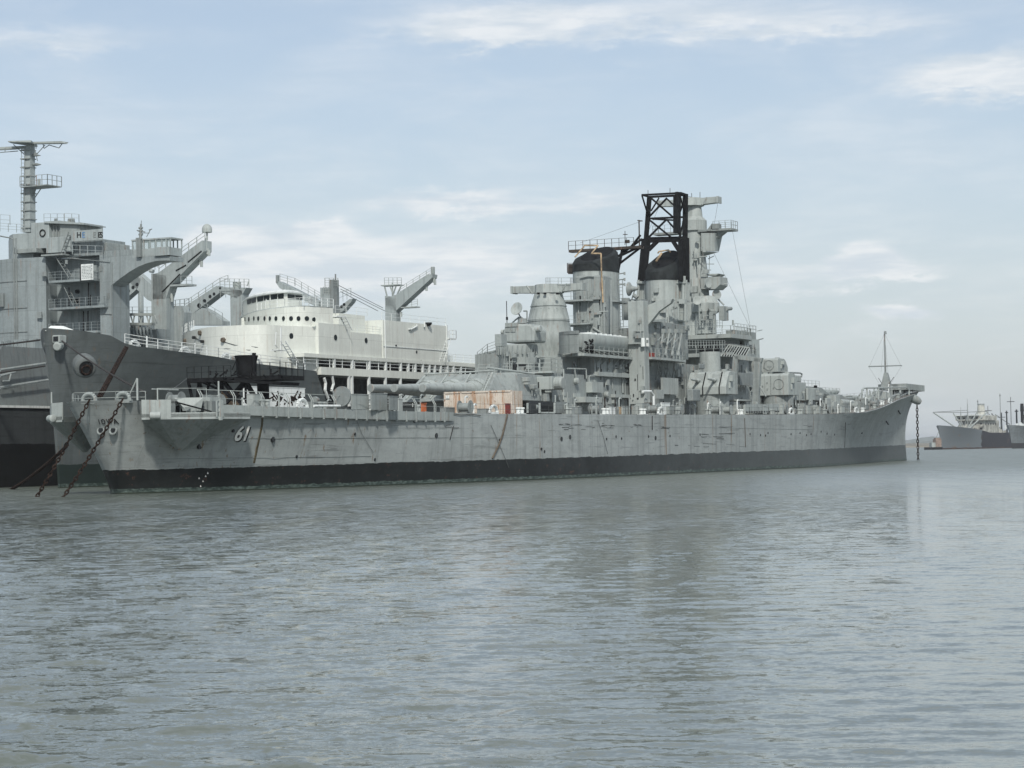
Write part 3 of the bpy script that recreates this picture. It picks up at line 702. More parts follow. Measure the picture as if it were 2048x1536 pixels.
# main deckhouse
PA = -6.4
sA = S(1104, 790, PA)[0]; sE = S(1508, 790, -9.0)[0]; ZP = S(1180, 714, PA)[1]; sX0 = S(1262, 716, PA)[0]
pA1 = Q(962, 745, sA)[0]; z01 = S(1104, 746, PA)[1]; sU = S(1150, 730, PA)[0]
mb = MB(); mb.box(sA, sU + 6, PA, pA1, 7.3, z01); mb.box(sU + 6, sX0 + 2, PA, 5.5, 7.3, ZP); mb.box(sX0 + 2, sE + 14, -7.4, 7.4, 7.3, 12.2); mb.box(sX0 + 2, sE, -7.2, 7.2, 12.2, ZP)
mb.box(sU + 1, sU + 6, PA + 2.2, 5.5, z01, ZP)
dh = mb.out('deckhouse', 'grey', bs)
mb = MB(); mb.plan([(sU + 3.5, PA + 3.4), (sU, PA - .3), (sU + .6, PA - 1), (sX0, PA - 1), (sX0, 5.5), (sU + 3.5, 5.5)], ZP, ZP + .32); mb.out('platform', 'light', dh)
mb = MB(); mb.rail([(sU + .8, PA - .9, ZP + .32), (sX0, PA - .9, ZP + .32)], 1.0, 2, 1.6, .03); mb.out('platform_rail', 'light', dh)
# wall fittings on the deckhouse side
P0 = PA - .04
mb = MB()
for (x0, y0, x1, y1, d) in [(1173, 765, 1195, 785, .8), (1190, 748, 1258, 752, .5), (1222, 790, 1258, 795, .6), (1150, 795, 1183, 805, 1.4), (1147, 787, 1160, 795, .1)]:
    a, za = S(x0, y1, P0); b, zb = S(x1, y0, P0); mb.box(a, b, P0 - d, P0 + .2, za, zb)
mb.out('wall_locker', 'light', dh)
mb = MB(); 
for pl in ([(1178, 764), (1178, 754), (1181, 751), (1225, 751)], [(1135, 737), (1172, 738), (1173, 757)], [(1149, 737), (1152, 757)], [(1127, 738), (1127, 800)]): mb.tube([SP(x, y, P0 - .15) for x, y in pl], .09, 6)
mb.out('wall_pipe', 'light', dh, smooth=True)
mb = MB()
for x, y in ((1156, 762), (1216, 789)): s, z = S(x, y, P0 - .4); mb.lathe((s, P0, z), (s, P0 - .5, z), [(0, .4), (.8, .4), (1, .25)], 12)
mb.out('wall_lamp', 'light', dh)
mb = MB()
for x, y in ((1118, 806), (1142, 812), (1205, 812), (1242, 810)): s, z = S(x, y, P0); mb.box(s, s + 2.1, P0 - .06, P0 + .1, z - 1.0, z + 1.0)
mb.out('watertight_door', 'shade', dh, bevel=.04)
mb = MB()
for k in range(8):
    s = sU + 6.5 + k * 1.9
    mb.hexa([(s, PA, ZP), (s, PA - .9, ZP), (s, PA, ZP - .9)], [(s + .1, PA, ZP), (s + .1, PA - .9, ZP), (s + .1, PA, ZP - .9)])
mb.out('platform_bracket', 'grey', dh)
mb = MB(); 
for x, y in ((1208, 770), (1232, 734), (1150, 728)): s, z = S(x, y, P0); mb.lathe((s, P0 - .04, z), (s, P0 + .1, z), [(0, .22), (1, .22)], 12)
mb.out('porthole', 'dark', dh)
# small open deck aft of the cone with its railings (just above the turret)
a, za = S(1078, 748, -9); 
mb = MB(); mb.box(sA - .8, sA + .5, PA - .4, pA1, z01, z01 + .22); af = mb.out('after_platform', 'light', dh)
mb = MB(); mb.rail([(sA - .7, 3.0, z01 + .2), (sA - .7, -1.5, z01 + .2)], 1.1, 3, 1.3, .045); mb.rail([(sA - .7, PA + 1.2, z01 + .2), (sA - .7, PA - .3, z01 + .2), (sA + 2.4, PA - .3, z01 + .2)], 1.5, 3, 1.3, .06); mb.out('platform_rail', 'light', dh)
# director barrel with louvred windows, director and dish
mb, sd_ = lat(1034, 0, [(748, 36), (716, 36), (712, 38), (694, 41), (690, 41)]); br_ = mb.out('director_barrel', 'light', bs, smooth=True)
kk = PPM(sd_, 0)
mb = MB()
for i in range(26):
    a = 6.2832 * i / 26; r = 40.5 / kk; c = Vector((sd_ + r * math.cos(a), r * math.sin(a), Q(1034, 701, sd_)[1])); mb.rod(c + Vector((0, 0, -.55)), c + Vector((0, 0, .5)), .11, n=5)
mb.out('barrel_rib', 'grey', br_)
mb = MB(); fpx([(1022, 728), (1056, 728), (1056, 748), (1022, 748)], sd_ - 36 / kk - .35, .4, mb); mb.out('dark_doorway', 'dark', br_)
mb = MB(); s_, z_ = sd_ - 41 / kk - 1.2, Q(1034, 748, sd_)[1]
mb.rail([QP(1036, 748, s_), QP(1078, 748, s_)], 1.3, 3, 1.2, .05); mb.out('barrel_rail', 'light', br_)
sx = sd_ - 1.9
mb = MB(); mb.face([Q(x, y, sx) for x, y in [(1006, 686), (1068, 684), (1070, 660), (1062, 648), (1010, 647), (1006, 665)]], sx, sx + 3.6)
dr = mb.out('director', 'light', bs, bevel=.25)
mb = MB(); fpx([(1010, 646), (1035, 645), (1035, 653), (1010, 654)], sx - .12, .2, mb); fpx([(1012, 656), (1021, 656), (1019, 664), (1010, 664)], sx - .1, .2, mb); fpx([(1023, 656), (1032, 656), (1030, 664), (1021, 664)], sx - .1, .2, mb); mb.out('director_hatch', 'grey', dr)
mb = MB(); mb.rod(QP(1066, 659, sx + .5), QP(1082, 657, sx + .5), .42, .38, 14); mb.rod(QP(1003, 664, sx + 1), QP(1008, 664, sx + 1), .3, n=10); mb.out('optic_arm', 'light', dr, smooth=True)
mb = MB(); c = Vector(QP(1034, 618, sx + .4)); ax = Vector((-.93, .18, .33)).normalized()
mb.lathe(c - ax * .25, c + ax * .15, [(0, .15), (.25, .5), (.7, .8), (1, .83), (1.0, .79), (.6, .45), (.45, .1)], 26); dish = mb.out('radar_dish', 'light', dr, smooth=True)
mb = MB()
for a, b in (((1034, 620), (1042, 637)), ((1042, 634), (1056, 645)), ((1038, 634), (1024, 646)), ((1047, 622), (1054, 622)), ((1054, 622), (1054, 640)), ((1042, 634), (1030, 640))): mb.rod(QP(*a, sx + 1), QP(*b, sx + 1), .09)
mb.cyl(sx + 1.2, QP(1044, 640, sx + 1)[1], QP(1044, 646, sx)[2], QP(1044, 636, sx)[2], .7, .55); mb.out('dish_mount', 'shade', dr)
mb = MB(); mb.rod(QP(1014, 646, sx + 1), QP(1013, 602, sx + 1), .05); mb.rod(QP(1014, 640, sx + 1), QP(1014, 634, sx + 1), .14); mb.out('whip_aerial', 'black', dr)
mb, _ = blk(990, 1003, 1006, 668, 692, -1.5, deep=1.5); mb.out('director_shield', 'grey', bs)
# port wing of the after superstructure
mb = MB(); fpx([(958, 708), (990, 700), (1000, 738), (972, 742), (958, 728)], sd_ + 5, .5, mb); mb.rail([QP(955, 722, sd_ + 4.5), QP(975, 706, sd_ + 4.5), QP(992, 700, sd_ + 4.5)], 1.1, 3, 1, .04); mb.box(sd_ + 3, sd_ + 8, 3, 7.2, 8, Q(980, 708, sd_ + 3)[1]); mb.out('port_wing', 'grey', bs)
# conical tower with its rangefinder
mb, sc_ = lat(1098, 0, [(752, 37), (708, 37), (690, 44), (668, 46), (642, 41), (640, 42), (614, 35.5), (612, 36), (588, 28), (586, 27)], 36); cone = mb.out('cone_tower', 'light', bs, smooth=True)
kk = PPM(sc_, 0)
mb = MB()
for y, r in ((613, 36.2), (643, 42)):
    z = Q(1098, y, sc_)[1]; ring(mb, (sc_, 0, z), (0, 0, 1), r / kk, .05, 32)
for i in range(14):
    a = 6.28 * i / 14; mb.box(sc_ + math.cos(a) * 35 / kk - .12, sc_ + math.cos(a) * 35 / kk + .12, math.sin(a) * 35 / kk - .12, math.sin(a) * 35 / kk + .12, Q(1098, 620, sc_)[1], Q(1098, 618, sc_)[1])
mb.out('cone_band', 'grey', cone)
def arms(xc, yc, xl, xr, hh, s, nm, m_='light'):
    mb = MB(); k = PPM(s, 0)
    yc2 = Q(xc, yc, s)[1]; pl, pr = Q(xl, yc, s)[0], Q(xr, yc, s)[0]; h = hh / k
    mid = abs(Q(xc - 27, yc, s)[0] - Q(xc, yc, s)[0]); pcn = Q(xc, yc, s)[0]
    mb.cyl(s, pcn, yc2 - h, yc2 + h * .95, mid * 1.02, mid * .96, 10)
    o_ = mb.out(nm, m_, bs)
    for pe, sgn in ((pl, 1), (pr, -1)):
        mb = MB(); mb.hexa([(s - .75, pcn + sgn * mid * .8, yc2 - h * .85), (s + .75, pcn + sgn * mid * .8, yc2 - h * .85), (s + .75, pcn + sgn * mid * .8, yc2 + h * .8), (s - .75, pcn + sgn * mid * .8, yc2 + h * .8)],
                           [(s - .65, pe, yc2 - h * .55), (s + .65, pe, yc2 - h * .55), (s + .65, pe, yc2 + h * .9), (s - .65, pe, yc2 + h * .9)])
        mb.box(s - .85, s + .85, pe - .12, pe + .12, yc2 - h * .7, yc2 + h * .95)
        mb.rod((s - .7, pcn + sgn * (mid + .1), yc2 - h), (s - .7, pcn + sgn * (mid + .9), yc2 + h * .9), .1)
        for q in (.35, .65): mb.box(s - .72, s - .6, pcn + (pe - pcn) * (.45 + q * .5) - .05, pcn + (pe - pcn) * (.45 + q * .5) + .05, yc2 - h * .6, yc2 + h * .8)
        mb.out('rangefinder_arm', m_, o_)
    return o_
ar = arms(1098, 578, 1028, 1168, 9, sc_, 'rangefinder_hood')
mb = MB(); mb.rail([QP(1092, 569, sc_ - 1.2), QP(1141, 569, sc_ - 1.2), QP(1146, 569, sc_ + 1.2), QP(1100, 569, sc_ + 1.2)], .85, 2, 1.6, .03, True); mb.out('roof_rail', 'light', ar)
mb = MB()
for x in (1115, 1090, 1077): mb.rod(QP(x, 585, sc_ - 2.2), QP(x, 589, sc_ - 2.2), .2)
mb.out('roof_lamp', 'black', ar)
# curved windscreen and the plates beside the stowed boat
P = []
for i in range(11):
    a = math.pi / 2 * i / 10; P.append((sU + 3.6 - 4.4 * math.sin(a), PA + 3.2 - 4.1 * (1 - math.cos(a))))
z0_, z1_ = ZP + .32, S(1140, 667, PA - .5)[1]
def curved(nm, m_, za, zb, o_):
    mb = MB()
    for a, b in zip(P, P[1:]): mb.hexa([(a[0] - o_, a[1] - o_, za), (b[0] - o_, b[1] - o_, za), (b[0] + .15, b[1] + .12, za), (a[0] + .15, a[1] + .12, za)], [(a[0] - o_, a[1] - o_, zb), (b[0] - o_, b[1] - o_, zb), (b[0] + .15, b[1] + .12, zb), (a[0] + .15, a[1] + .12, zb)])
    bmesh.ops.remove_doubles(mb.b, verts=mb.b.verts, dist=.001)
    return mb.out(nm, m_, dh)
curved('windscreen', 'grey', z0_, z1_, .02); curved('windscreen_cap', 'shade', z1_ + .004, z1_ + .42, .14)
# inner wall at the next level
mb = MB(); mb.box(sU + 6, sX0 + 24, PA + 3.2, 4, ZP + .3, ZP + 2.6); mb.out('upper_deckhouse', 'grey', dh)
mb = MB()
PB = PA + .7; sb0_, sb1_ = S(1152, 690, PB)[0], S(1262, 690, PB)[0]
for k in range(9): s = sb0_ + (sb1_ - sb0_) * k / 8; mb.beam((s, PB - .9, ZP + .35), (s + .5, PB + .9, ZP + .95), .12)
mb.tube([(sb0_, PB - .9, ZP + .9), (sb1_, PB - .9, ZP + .9)], .1); mb.out('boat_cradle', 'light', dh)

# ---------- funnels
def funnel(xc, hw, ys, nm, ex, slant, s=None):
    (ytop, ycap, ybot) = ys; s = S(xc, (ycap + ybot) / 2, 0)[0] if s is None else s; k = PPM(s, 0); r = hw / k
    n = 36; pcn = 0
    b_ = r / math.sqrt((ex * U.x) ** 2 + U.y ** 2); a_ = b_ * ex
    el_ = lambda q, z: [(s + a_ * q * math.cos(6.28318 * i / n), b_ * q * math.sin(6.28318 * i / n), z) for i in range(n)]
    zb, zc, zt = (Q(xc, y, s)[1] for y in (ybot, ycap, ytop))
    mb = MB(); mb.hexa(el_(1.06, zb), el_(1, zc)); body = mb.out(nm, 'light', bs, smooth=True)
    mb = MB(); lo = el_(1.02, zc - .05); hi = []; mid = []
    for i in range(n):
        c_, s_ = math.cos(6.28318 * i / n), math.sin(6.28318 * i / n)
        hi.append((s + a_ * .9 * c_ + .3, b_ * .88 * s_, zt - (1 - c_) / 2 * slant + .0))
    mid = [(lo[i][0] * .98 + s * .02, lo[i][1] * .99, zc + (hi[i][2] - zc) * .62) for i in range(n)]
    m2 = [(mid[i][0] * .35 + hi[i][0] * .65, mid[i][1] * .45 + hi[i][1] * .55, zc + (hi[i][2] - zc) * .88) for i in range(n)]
    hi = [(s + .2 + (q[0] - s) * .86, q[1] * .84, q[2]) for q in hi]
    rr_ = [[mb.b.verts.new(q) for q in L_] for L_ in (lo, mid, m2, hi)]
    for A_, B2 in zip(rr_, rr_[1:]):
        for i in range(n): mb.b.faces.new((A_[i], A_[(i + 1) % n], B2[(i + 1) % n], B2[i]))
    mb.b.faces.new(rr_[0][::-1]); mb.b.faces.new(rr_[-1]); cap = mb.out('funnel_cap', 'cap', body, smooth=True)
    mb = MB(); hi2 = [(p[0] * .96 + (s + .3) * .04, p[1] * .93, p[2] + .06) for p in hi]; hi3 = [(p[0], p[1], p[2] - .3) for p in hi2]; mb.hexa(hi3, hi2); mb.out('cap_cover', 'black', cap)
    return body, cap, s, a_, b_, zb, zc, zt, hi
body, cap, sF2, fa, fb, fz0, fz1, fz2, hi = funnel(1194, 47, (490, 545, 745), 'aft_funnel', 1.5, 2.3)
mb = MB(); mb.face([Q(x, y, sF2 - fa - .3) for x, y in [(1150, 552), (1206, 550), (1212, 700), (1150, 700)]], sF2 - fa - .3, sF2 - fa * .35); mb.out('funnel_casing', 'grey', body, bevel=.2)
mb = MB()
for x in (1176, 1208, 1222): mb.rod(QP(x, 560, sF2 - fa - .4), QP(x, 690, sF2 - fa - .4), .13)
mb.tube([QP(1160, 556, sF2 - fa - .5), QP(1178, 552, sF2 - fa - .5), QP(1189, 553, sF2 - fa - .5), QP(1189, 598, sF2 - fa - .5)], .09); mb.out('steam_pipe', 'grey', body, smooth=True)
mb = MB(); sT = sF2 - fa - .62
mb.tube([QP(1168, 491, sT + 2.5), QP(1196, 491, sT + 2.3), QP(1183, 507, sT), QP(1202, 507, sT), QP(1203, 545, sT), QP(1206, 605, sT)], .10, 6); mb.tube([QP(1150, 514, sT), QP(1168, 493, sT + 1.5)], .1, 6)
mb.out('yellow_sealing_strip', 'tape', body)
mb = MB(); zz = Q(1190, 607, sF2)[1]
mb.plan([(sF2 - fa - 1.6, fb + .8), (sF2 - fa - 1.6, -fb * .4), (sF2 - fa * .2, -fb - .6), (sF2 + fa, -fb - .3), (sF2 + fa, fb + .8)], zz, zz + .22)
mb.rail([(sF2 - fa - 1.5, fb + .7, zz + .2), (sF2 - fa - 1.5, -fb * .4, zz + .2), (sF2 - fa * .2, -fb - .5, zz + .2)], 1.0, 2, 1.2, .035)
z2 = Q(1190, 653, sF2)[1]; mb.box(sF2 - fa - 1.3, sF2 - fa * .3, -1.4, fb + .3, z2, z2 + .2); mb.rail([(sF2 - fa - 1.2, fb + .4, z2 + .2), (sF2 - fa - 1.2, -1.2, z2 + .2)], 1.0, 2, 1.2, .03)
mb.out('funnel_platform', 'grey', body)
mb = MB(); mb.rod(QP(1186, 655, sF2 - fa - .4), QP(1206, 668, sF2 - fa - .4), .15)
mb.ladder(QP(1241, 560, sF2), QP(1243, 655, sF2), .55, .05)
mb.rail([QP(1226, 668, sF2 - 3), QP(1262, 668, sF2 - 3)], 1.0, 3, 1.2, .04); mb.out('funnel_ladder', 'grey', body)
mb = MB()
for y in (548, 560, 570): mb.rod(QP(1236, y, sF2), QP(1250, y - 2, sF2), .07); mb.rod(QP(1249, y - 4, sF2), QP(1249, y + 2, sF2), .14)
mb.out('signal_arm', 'grey', body)
# lobe on the left of the cap
mb = MB(); 
fpx([(1136, 528), (1150, 528), (1150, 548), (1136, 548)], sF2 - 1, .25, mb); mb.rail([QP(1135, 546, sF2 - 1.5), QP(1150, 546, sF2 - 1.5)], 1.3, 2, 1, .05); mb.out('cap_gallery', 'soot', body)
# yard platform between the funnels
sY = sF2 + fa + 1.5
zY = Q(1210, 496, sY)[1]; pL, pR = Q(1140, 496, sY)[0], Q(1284, 492, sY)[0]
mb = MB(); mb.box(sY - .5, sY + .7, pR, pL, zY - .35, zY); ypl = mb.out('yard_platform', 'soot', bs)
mb = MB(); mb.rail([(sY - .5, pL, zY), (sY - .5, pR + 1, zY)], 1.15, 2, 1.1, .035); mb.out('yard_rail', 'soot', ypl)
mb = MB()
for a, b in (((1229, 535), (1285, 492)), ((1240, 512), (1284, 491)), ((1229, 500), (1232, 545)), ((1246, 496), (1233, 558)), ((1231, 536), (1249, 497)), ((1230, 560), (1244, 500)), ((1226, 520), (1284, 478)), ((1262, 494), (1281, 470))): mb.rod(QP(*a, sY), QP(*b, sY), .16, n=6)
mb.out('yard_strut', 'black', ypl)
mb = MB(); mb.rod(QP(1279, 494, sY), QP(1278, 440, sY), .10); mb.rod(QP(1275, 441, sY), QP(1285, 442, sY), .07); mb.rod(QP(1250, 490, sY), QP(1250, 462, sY), .05); mb.rod(QP(1246, 469, sY), QP(1255, 469, sY), .05); mb.cyl(sY, Q(1255, 484, sY)[0], Q(1255, 486, sY)[1], Q(1255, 480, sY)[1], .3, .3); mb.out('yard_aerial', 'soot', ypl)

body1, cap1, sF1, ga, gb, gz0, gz1, gz2, hi = funnel(1331, 38.5, (498, 562, 745), 'forward_funnel', 1.5, 2.9)
mb = MB(); sT = sF1 - ga * .7
mb.tube([QP(1312, 523, sT - .9), QP(1323, 506, sT + .3)], .17); mb.tube([QP(1316, 506, sT + .8), QP(1318, 503, sT + 1.3), QP(1337, 500, sT + 2.2), QP(1341, 504, sT + 2)], .11); mb.out('yellow_sealing_strip', 'tape', body1)
mb = MB()       # stiffened posts that carry the lattice
for xa, xb in ((1275, 1290), (1353, 1370)):
    for x in (xa, xb): mb.rod(QP(x + 2, 560, sF1 - 1), QP(x, 642, sF1 - 1), .22)
    for y in (564, 600, 640): mb.face([Q(xa - 1, y, sF1 - 1.2), Q(xb + 2, y, sF1 - 1.2), Q(xb + 2, y + 3, sF1 - 1.2), Q(xa - 1, y + 3, sF1 - 1.2)], sF1 - 1.4, sF1 + .4)
    fpx([(xa, 562), (xb, 562), (xb, 642), (xa, 642)], sF1 - .5, .25, mb)
mb.rod(QP(1368, 552, sF1 - 1), QP(1366, 600, sF1 - 1), .28); mb.out('lattice_support', 'light', body1)
# black lattice tower
lt = MB(); sN, sB = sF1 - 1.6, sF1 + 1.2
def bp_(a, b, w_, s1=None, s2=None): lt.beam(QP(*a, s1 or sB), QP(*b, s2 or s1 or sB), w_)
bp_((1284, 562), (1292, 478), 1.0); bp_((1371, 566), (1370, 476), .95); bp_((1289, 560), (1297, 480), .5, sN); bp_((1362, 562), (1361, 480), .55, sN)
bp_((1292, 480), (1299, 392), .55); bp_((1370, 480), (1371, 388), .6); bp_((1354, 466), (1354, 390), .85, sN)
bp_((1292, 480), (1370, 478), .75); bp_((1297, 482), (1361, 480), .5, sN); bp_((1297, 500), (1315, 482), .5, sN); bp_((1361, 506), (1346, 482), .5, sN)
bp_((1299, 394), (1372, 390), .3); bp_((1284, 390), (1360, 386), .26, sN); bp_((1284, 390), (1299, 394), .2, sN, sB); bp_((1360, 386), (1372, 390), .3, sN, sB)
bp_((1298, 437), (1371, 434), .26); bp_((1305, 438), (1358, 441), .24, sN)
bp_((1302, 396), (1348, 436), .24); bp_((1334, 396), (1298, 434), .24); bp_((1332, 396), (1358, 420), .2); bp_((1318, 396), (1302, 422), .18, sN)
bp_((1299, 440), (1344, 476), .24); bp_((1332, 440), (1296, 476), .24); bp_((1334, 440), (1362, 472), .22); bp_((1368, 440), (1358, 476), .2)
bp_((1284, 391), (1297, 434), .18, sN, sB); bp_((1370, 396), (1358, 430), .2); bp_((1360, 392), (1371, 430), .2, sN, sB)
lt.box(sN - .4, sN + .5, Q(1358, 386, sN)[0], Q(1352, 386, sN)[0], Q(1356, 392, sN)[1], Q(1356, 384, sN)[1])
lt.out('lattice_mast', 'black', bs)
# searchlight horn and drums between funnels
mb = MB(); s_ = sF1 - 6
mb.lathe(QP(1257, 578, s_), QP(1276, 577, s_), [(0, 1.0), (.1, .98), (.35, .45), (1, .2)], 18); mb.rod(QP(1270, 578, s_), QP(1262, 604, s_), .1); mb.rod(QP(1267, 590, s_), QP(1275, 596, s_), .3); mb.out('horn_loudspeaker', 'grey', bs, smooth=True)
mb, _ = lat(1252, 2, [(596, 7), (597, 8.5), (640, 8.5)]); mb.out('uptake_drum', 'grey', bs, smooth=True)
mb, _ = blk(1260, 1284, 1300, 598, 660, -1.5); mb.out('machinery_house', 'grey', bs)
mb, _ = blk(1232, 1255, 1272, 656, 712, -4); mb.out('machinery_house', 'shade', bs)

# ---------- fire-control tower and bridge
sTW = S(1391, 560, 0)[0]; kk = PPM(sTW, 0)
mb, _ = lat(1390, 0, [(712, 40), (652, 32), (640, 29), (545, 25), (520, 22), (462, 20.5)], 30, s=sTW); tw = mb.out('fire_control_tower', 'light', bs, smooth=True)
mb, _ = lat(1389, 0, [(463, 22), (462, 25), (442, 25), (436, 19), (434, 17), (412, 14.5), (411, 14)], 26, s=sTW); mb.out('tower_drum', 'light', tw, smooth=True)
ar2 = arms(1379, 405, 1320, 1438, 8, sTW, 'rangefinder_hood')
mb = MB(); zq = Q(1440, 459, sTW)[1]; pr_ = Q(1469, 459, sTW)[0]; pl_ = Q(1310, 462, sTW)[0]
mb.box(sTW - 1.4, sTW + 1.6, pr_, -1, zq - .3, zq); mb.box(sTW - 1, sTW + 1.4, 1, pl_, zq - .3, zq)
mb.hexa([(sTW - .8, -1, zq - .3), (sTW + .8, -1, zq - .3), (sTW + .8, pr_ * .8, zq - .3), (sTW - .8, pr_ * .8, zq - .3)], [(sTW - .5, -1, zq - 2.4), (sTW + .5, -1, zq - 2.4), (sTW + .5, -2.1, zq - 2.4), (sTW - .5, -2.1, zq - 2.4)])
mb.out('tower_platform', 'grey', tw)
mb = MB(); mb.rail([(sTW - 1.3, -3.4, zq), (sTW - 1.3, pr_ + .05, zq), (sTW + 1.5, pr_ + .05, zq), (sTW + 1.5, -3.4, zq)], 1.15, 2, .9, .035); mb.rail([(sTW - .9, 2.5, zq), (sTW - .9, pl_, zq), (sTW + 1.3, pl_, zq)], 1.1, 2, .9, .03); mb.out('tower_rail', 'grey', tw)
mb = MB(); mb.box(sTW - 1.5, sTW - .3, Q(1444, 450, sTW)[0], Q(1431, 450, sTW)[0], zq, zq + .75); mb.face([Q(1413, 462, sTW - 1.5), Q(1424, 447, sTW - 1.5), Q(1421, 462, sTW - 1.5)], sTW - 1.6, sTW - 1.0); mb.out('tower_locker', 'grey', tw)
mb = MB(); fpx([(1402, 466), (1428, 466), (1430, 502), (1402, 502)], sTW - 1.7, .3, mb); mb.hexa([(sTW - 1.6, *Q(1402, 466, sTW - 1.6)), (sTW - 1.6, *Q(1430, 466, sTW - 1.6)), (sTW + 1.8, *Q(1446, 466, sTW + 1.8)), (sTW + 1.8, *Q(1404, 466, sTW + 1.8))], [(sTW - 1.6, *Q(1402, 502, sTW - 1.6)), (sTW - 1.6, *Q(1430, 503, sTW - 1.6)), (sTW + 1.8, *Q(1438, 503, sTW + 1.8)), (sTW + 1.8, *Q(1408, 503, sTW + 1.8))])
mb.hexa([(sTW - 1.6, *Q(1402, 503, sTW - 1.6)), (sTW - 1.6, *Q(1430, 504, sTW - 1.6)), (sTW + 1.8, *Q(1438, 504, sTW + 1.8)), (sTW + 1.8, *Q(1408, 504, sTW + 1.8))], [(sTW - .2, *Q(1404, 512, sTW - .2)), (sTW - .2, *Q(1409, 512, sTW - .2)), (sTW + .3, *Q(1410, 512, sTW + .3)), (sTW + .3, *Q(1405, 512, sTW + .3))]); mb.out('tower_cabinet', 'light', tw)
mb = MB(); 
for a, b in (((1419, 512), (1418, 548)), ((1413, 528), (1428, 528)), ((1416, 518), (1428, 512)), ((1388, 540), (1422, 540)), ((1388, 540), (1388, 560)), ((1440, 548), (1440, 556))): mb.rod(QP(*a, sTW - .5), QP(*b, sTW - .5), .055)
mb.out('signal_pole', 'grey', tw)
mb = MB(); fpx([(1413, 548), (1437, 547), (1432, 551), (1414, 551)], sTW - 1.5, 3, mb); fpx([(1400, 554), (1439, 553), (1440, 569), (1430, 578), (1402, 578)], sTW - 1.8, 3.4, mb); mb.rod(QP(1438, 570, sTW), QP(1455, 567, sTW), .16, .05); mb.out('lookout_platform', 'light', tw)
def dishpx(x, y, r, s, ax, nm, par, m_='light'):
    mb = MB(); c = Vector(QP(x, y, s)); ax = Vector(ax).normalized(); R = r / PPM(s, 0)
    mb.lathe(c - ax * R * .45, c + ax * R * .1, [(0, R * .2), (.3, R * .65), (.8, R * .97), (1, R), (1, R * .93), (.7, R * .5), (.6, .02)], 22); mb.rod(c - ax * R * .4, c - ax * R * .9 + Vector((0, 0, -R * .8)), .12); return mb.out(nm, m_, par, smooth=True)
dishpx(1416, 566, 10, sTW - 3, (-.3, -.9, .1), 'radar_dish', tw); dishpx(1433, 589, 10, sTW - 1, (-.7, -.7, .1), 'radar_dish', tw, 'grey')
mb, _ = lat(1411, -2, [(626, 25), (624, 28), (607, 28), (605, 26), (593, 19), (592, 14)], 24); dt = mb.out('director', 'light', bs, smooth=True)
mb, _ = lat(1411, -2, [(668, 22), (626, 21)], 24); mb.out('director_column', 'light', dt, smooth=True)
dishpx(1394, 601, 9, sTW - 4.2, (-.8, -.5, .2), 'radar_dish', dt)
mb, _ = blk(1438, 1448, 1457, 612, 640, -5.0); mb.rod(SP(1452, 618, -5), SP(1462, 617, -5), .28); mb.out('signal_house', 'grey', bs)
mb = MB(); mb.tube([QP(1436, 598, sTW), QP(1448, 610, sTW)], .12); mb.out('stay_bar', 'grey', dt)
# bridge decks: rounded plans about the tower
def rnd_plan(sa, sb, p, k=6, nose=.8):
    """aft edge sa, forward edge sb, half breadth p; round forward"""
    out = [(sa, p), (sa, -p)]; m_ = sb - (sb - sa) * nose
    for i in range(k + 1):
        a = math.pi / 2 * (1 - i / k); out.append((m_ + (sb - m_) * math.cos(a), -p * math.sin(a)))
    for i in range(k + 1):
        a = math.pi / 2 * (i / k); out.append((m_ + (sb - m_) * math.cos(a), p * math.sin(a)))
    o2 = []
    for q in out:
        if not o2 or (abs(q[0] - o2[-1][0]) + abs(q[1] - o2[-1][1])) > .02: o2.append(q)
    return o2
zB4 = Q(1420, 674, sTW - 3)[1]; 
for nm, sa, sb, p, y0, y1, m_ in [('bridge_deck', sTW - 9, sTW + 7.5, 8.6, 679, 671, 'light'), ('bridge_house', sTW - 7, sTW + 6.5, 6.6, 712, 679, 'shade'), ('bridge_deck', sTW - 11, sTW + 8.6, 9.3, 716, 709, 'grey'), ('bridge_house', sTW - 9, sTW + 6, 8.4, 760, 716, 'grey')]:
    mb = MB(); pl = rnd_plan(sa, sb, p, nose=.55); mb.plan(pl, Q(1420, y0, sTW - 6)[1], Q(1420, y1, sTW - 6)[1]); hs = mb.out(nm, m_, bs)
    if nm == 'bridge_deck':
        mb = MB(); zt = Q(1420, y1, sTW - 6)[1]; mb.rail([(a, b, zt) for a, b in rnd_plan(sa + .1, sb - .1, p - .1, nose=.55)], 1.15, 2, 1.3, .04, True); mb.out('bridge_rail', 'light', hs)
mb = MB()
for i, (sv_, pv) in enumerate(rnd_plan(sTW - 8, sTW + 6.55, 6.65, 8, .55)):
    pass
za, zb_ = Q(1420, 706, sTW - 6)[1], Q(1420, 682, sTW - 6)[1]
for k in range(7):
    if k in (3,): continue
    s = sTW - 6.3 + k * 1.75; mb.box(s, s + 1.25, -6.68, -6.5, za + .3, zb_ - .25)
mb.box(sTW - 7.05, sTW - 6.9, -6.0, -3.0, za, zb_ - .2); mb.out('dark_opening', 'dark', bs)
mb, b_ = blk(1478, 1487, 1519, 676, 712, -6.5); mb.out('pilot_house', 'light', bs)
mb, b_ = blk(1452, 1470, 1512, 660, 676, -5.0); mb.out('open_bridge', 'grey', bs)
mb = MB(); mb.rail([(b_[0], b_[2], b_[5]), (b_[1], b_[2], b_[5]), (b_[1], b_[3], b_[5])], 1.0, 2, 1.3, .035); mb.rod(SP(1515, 662, -5), SP(1524, 660, -5), .06); mb.rod(SP(1515, 680, -5), SP(1526, 677, -5), .09); mb.rod(SP(1466, 650, -5), SP(1466, 640, -5), .15); mb.out('bridge_rail', 'grey', bs)
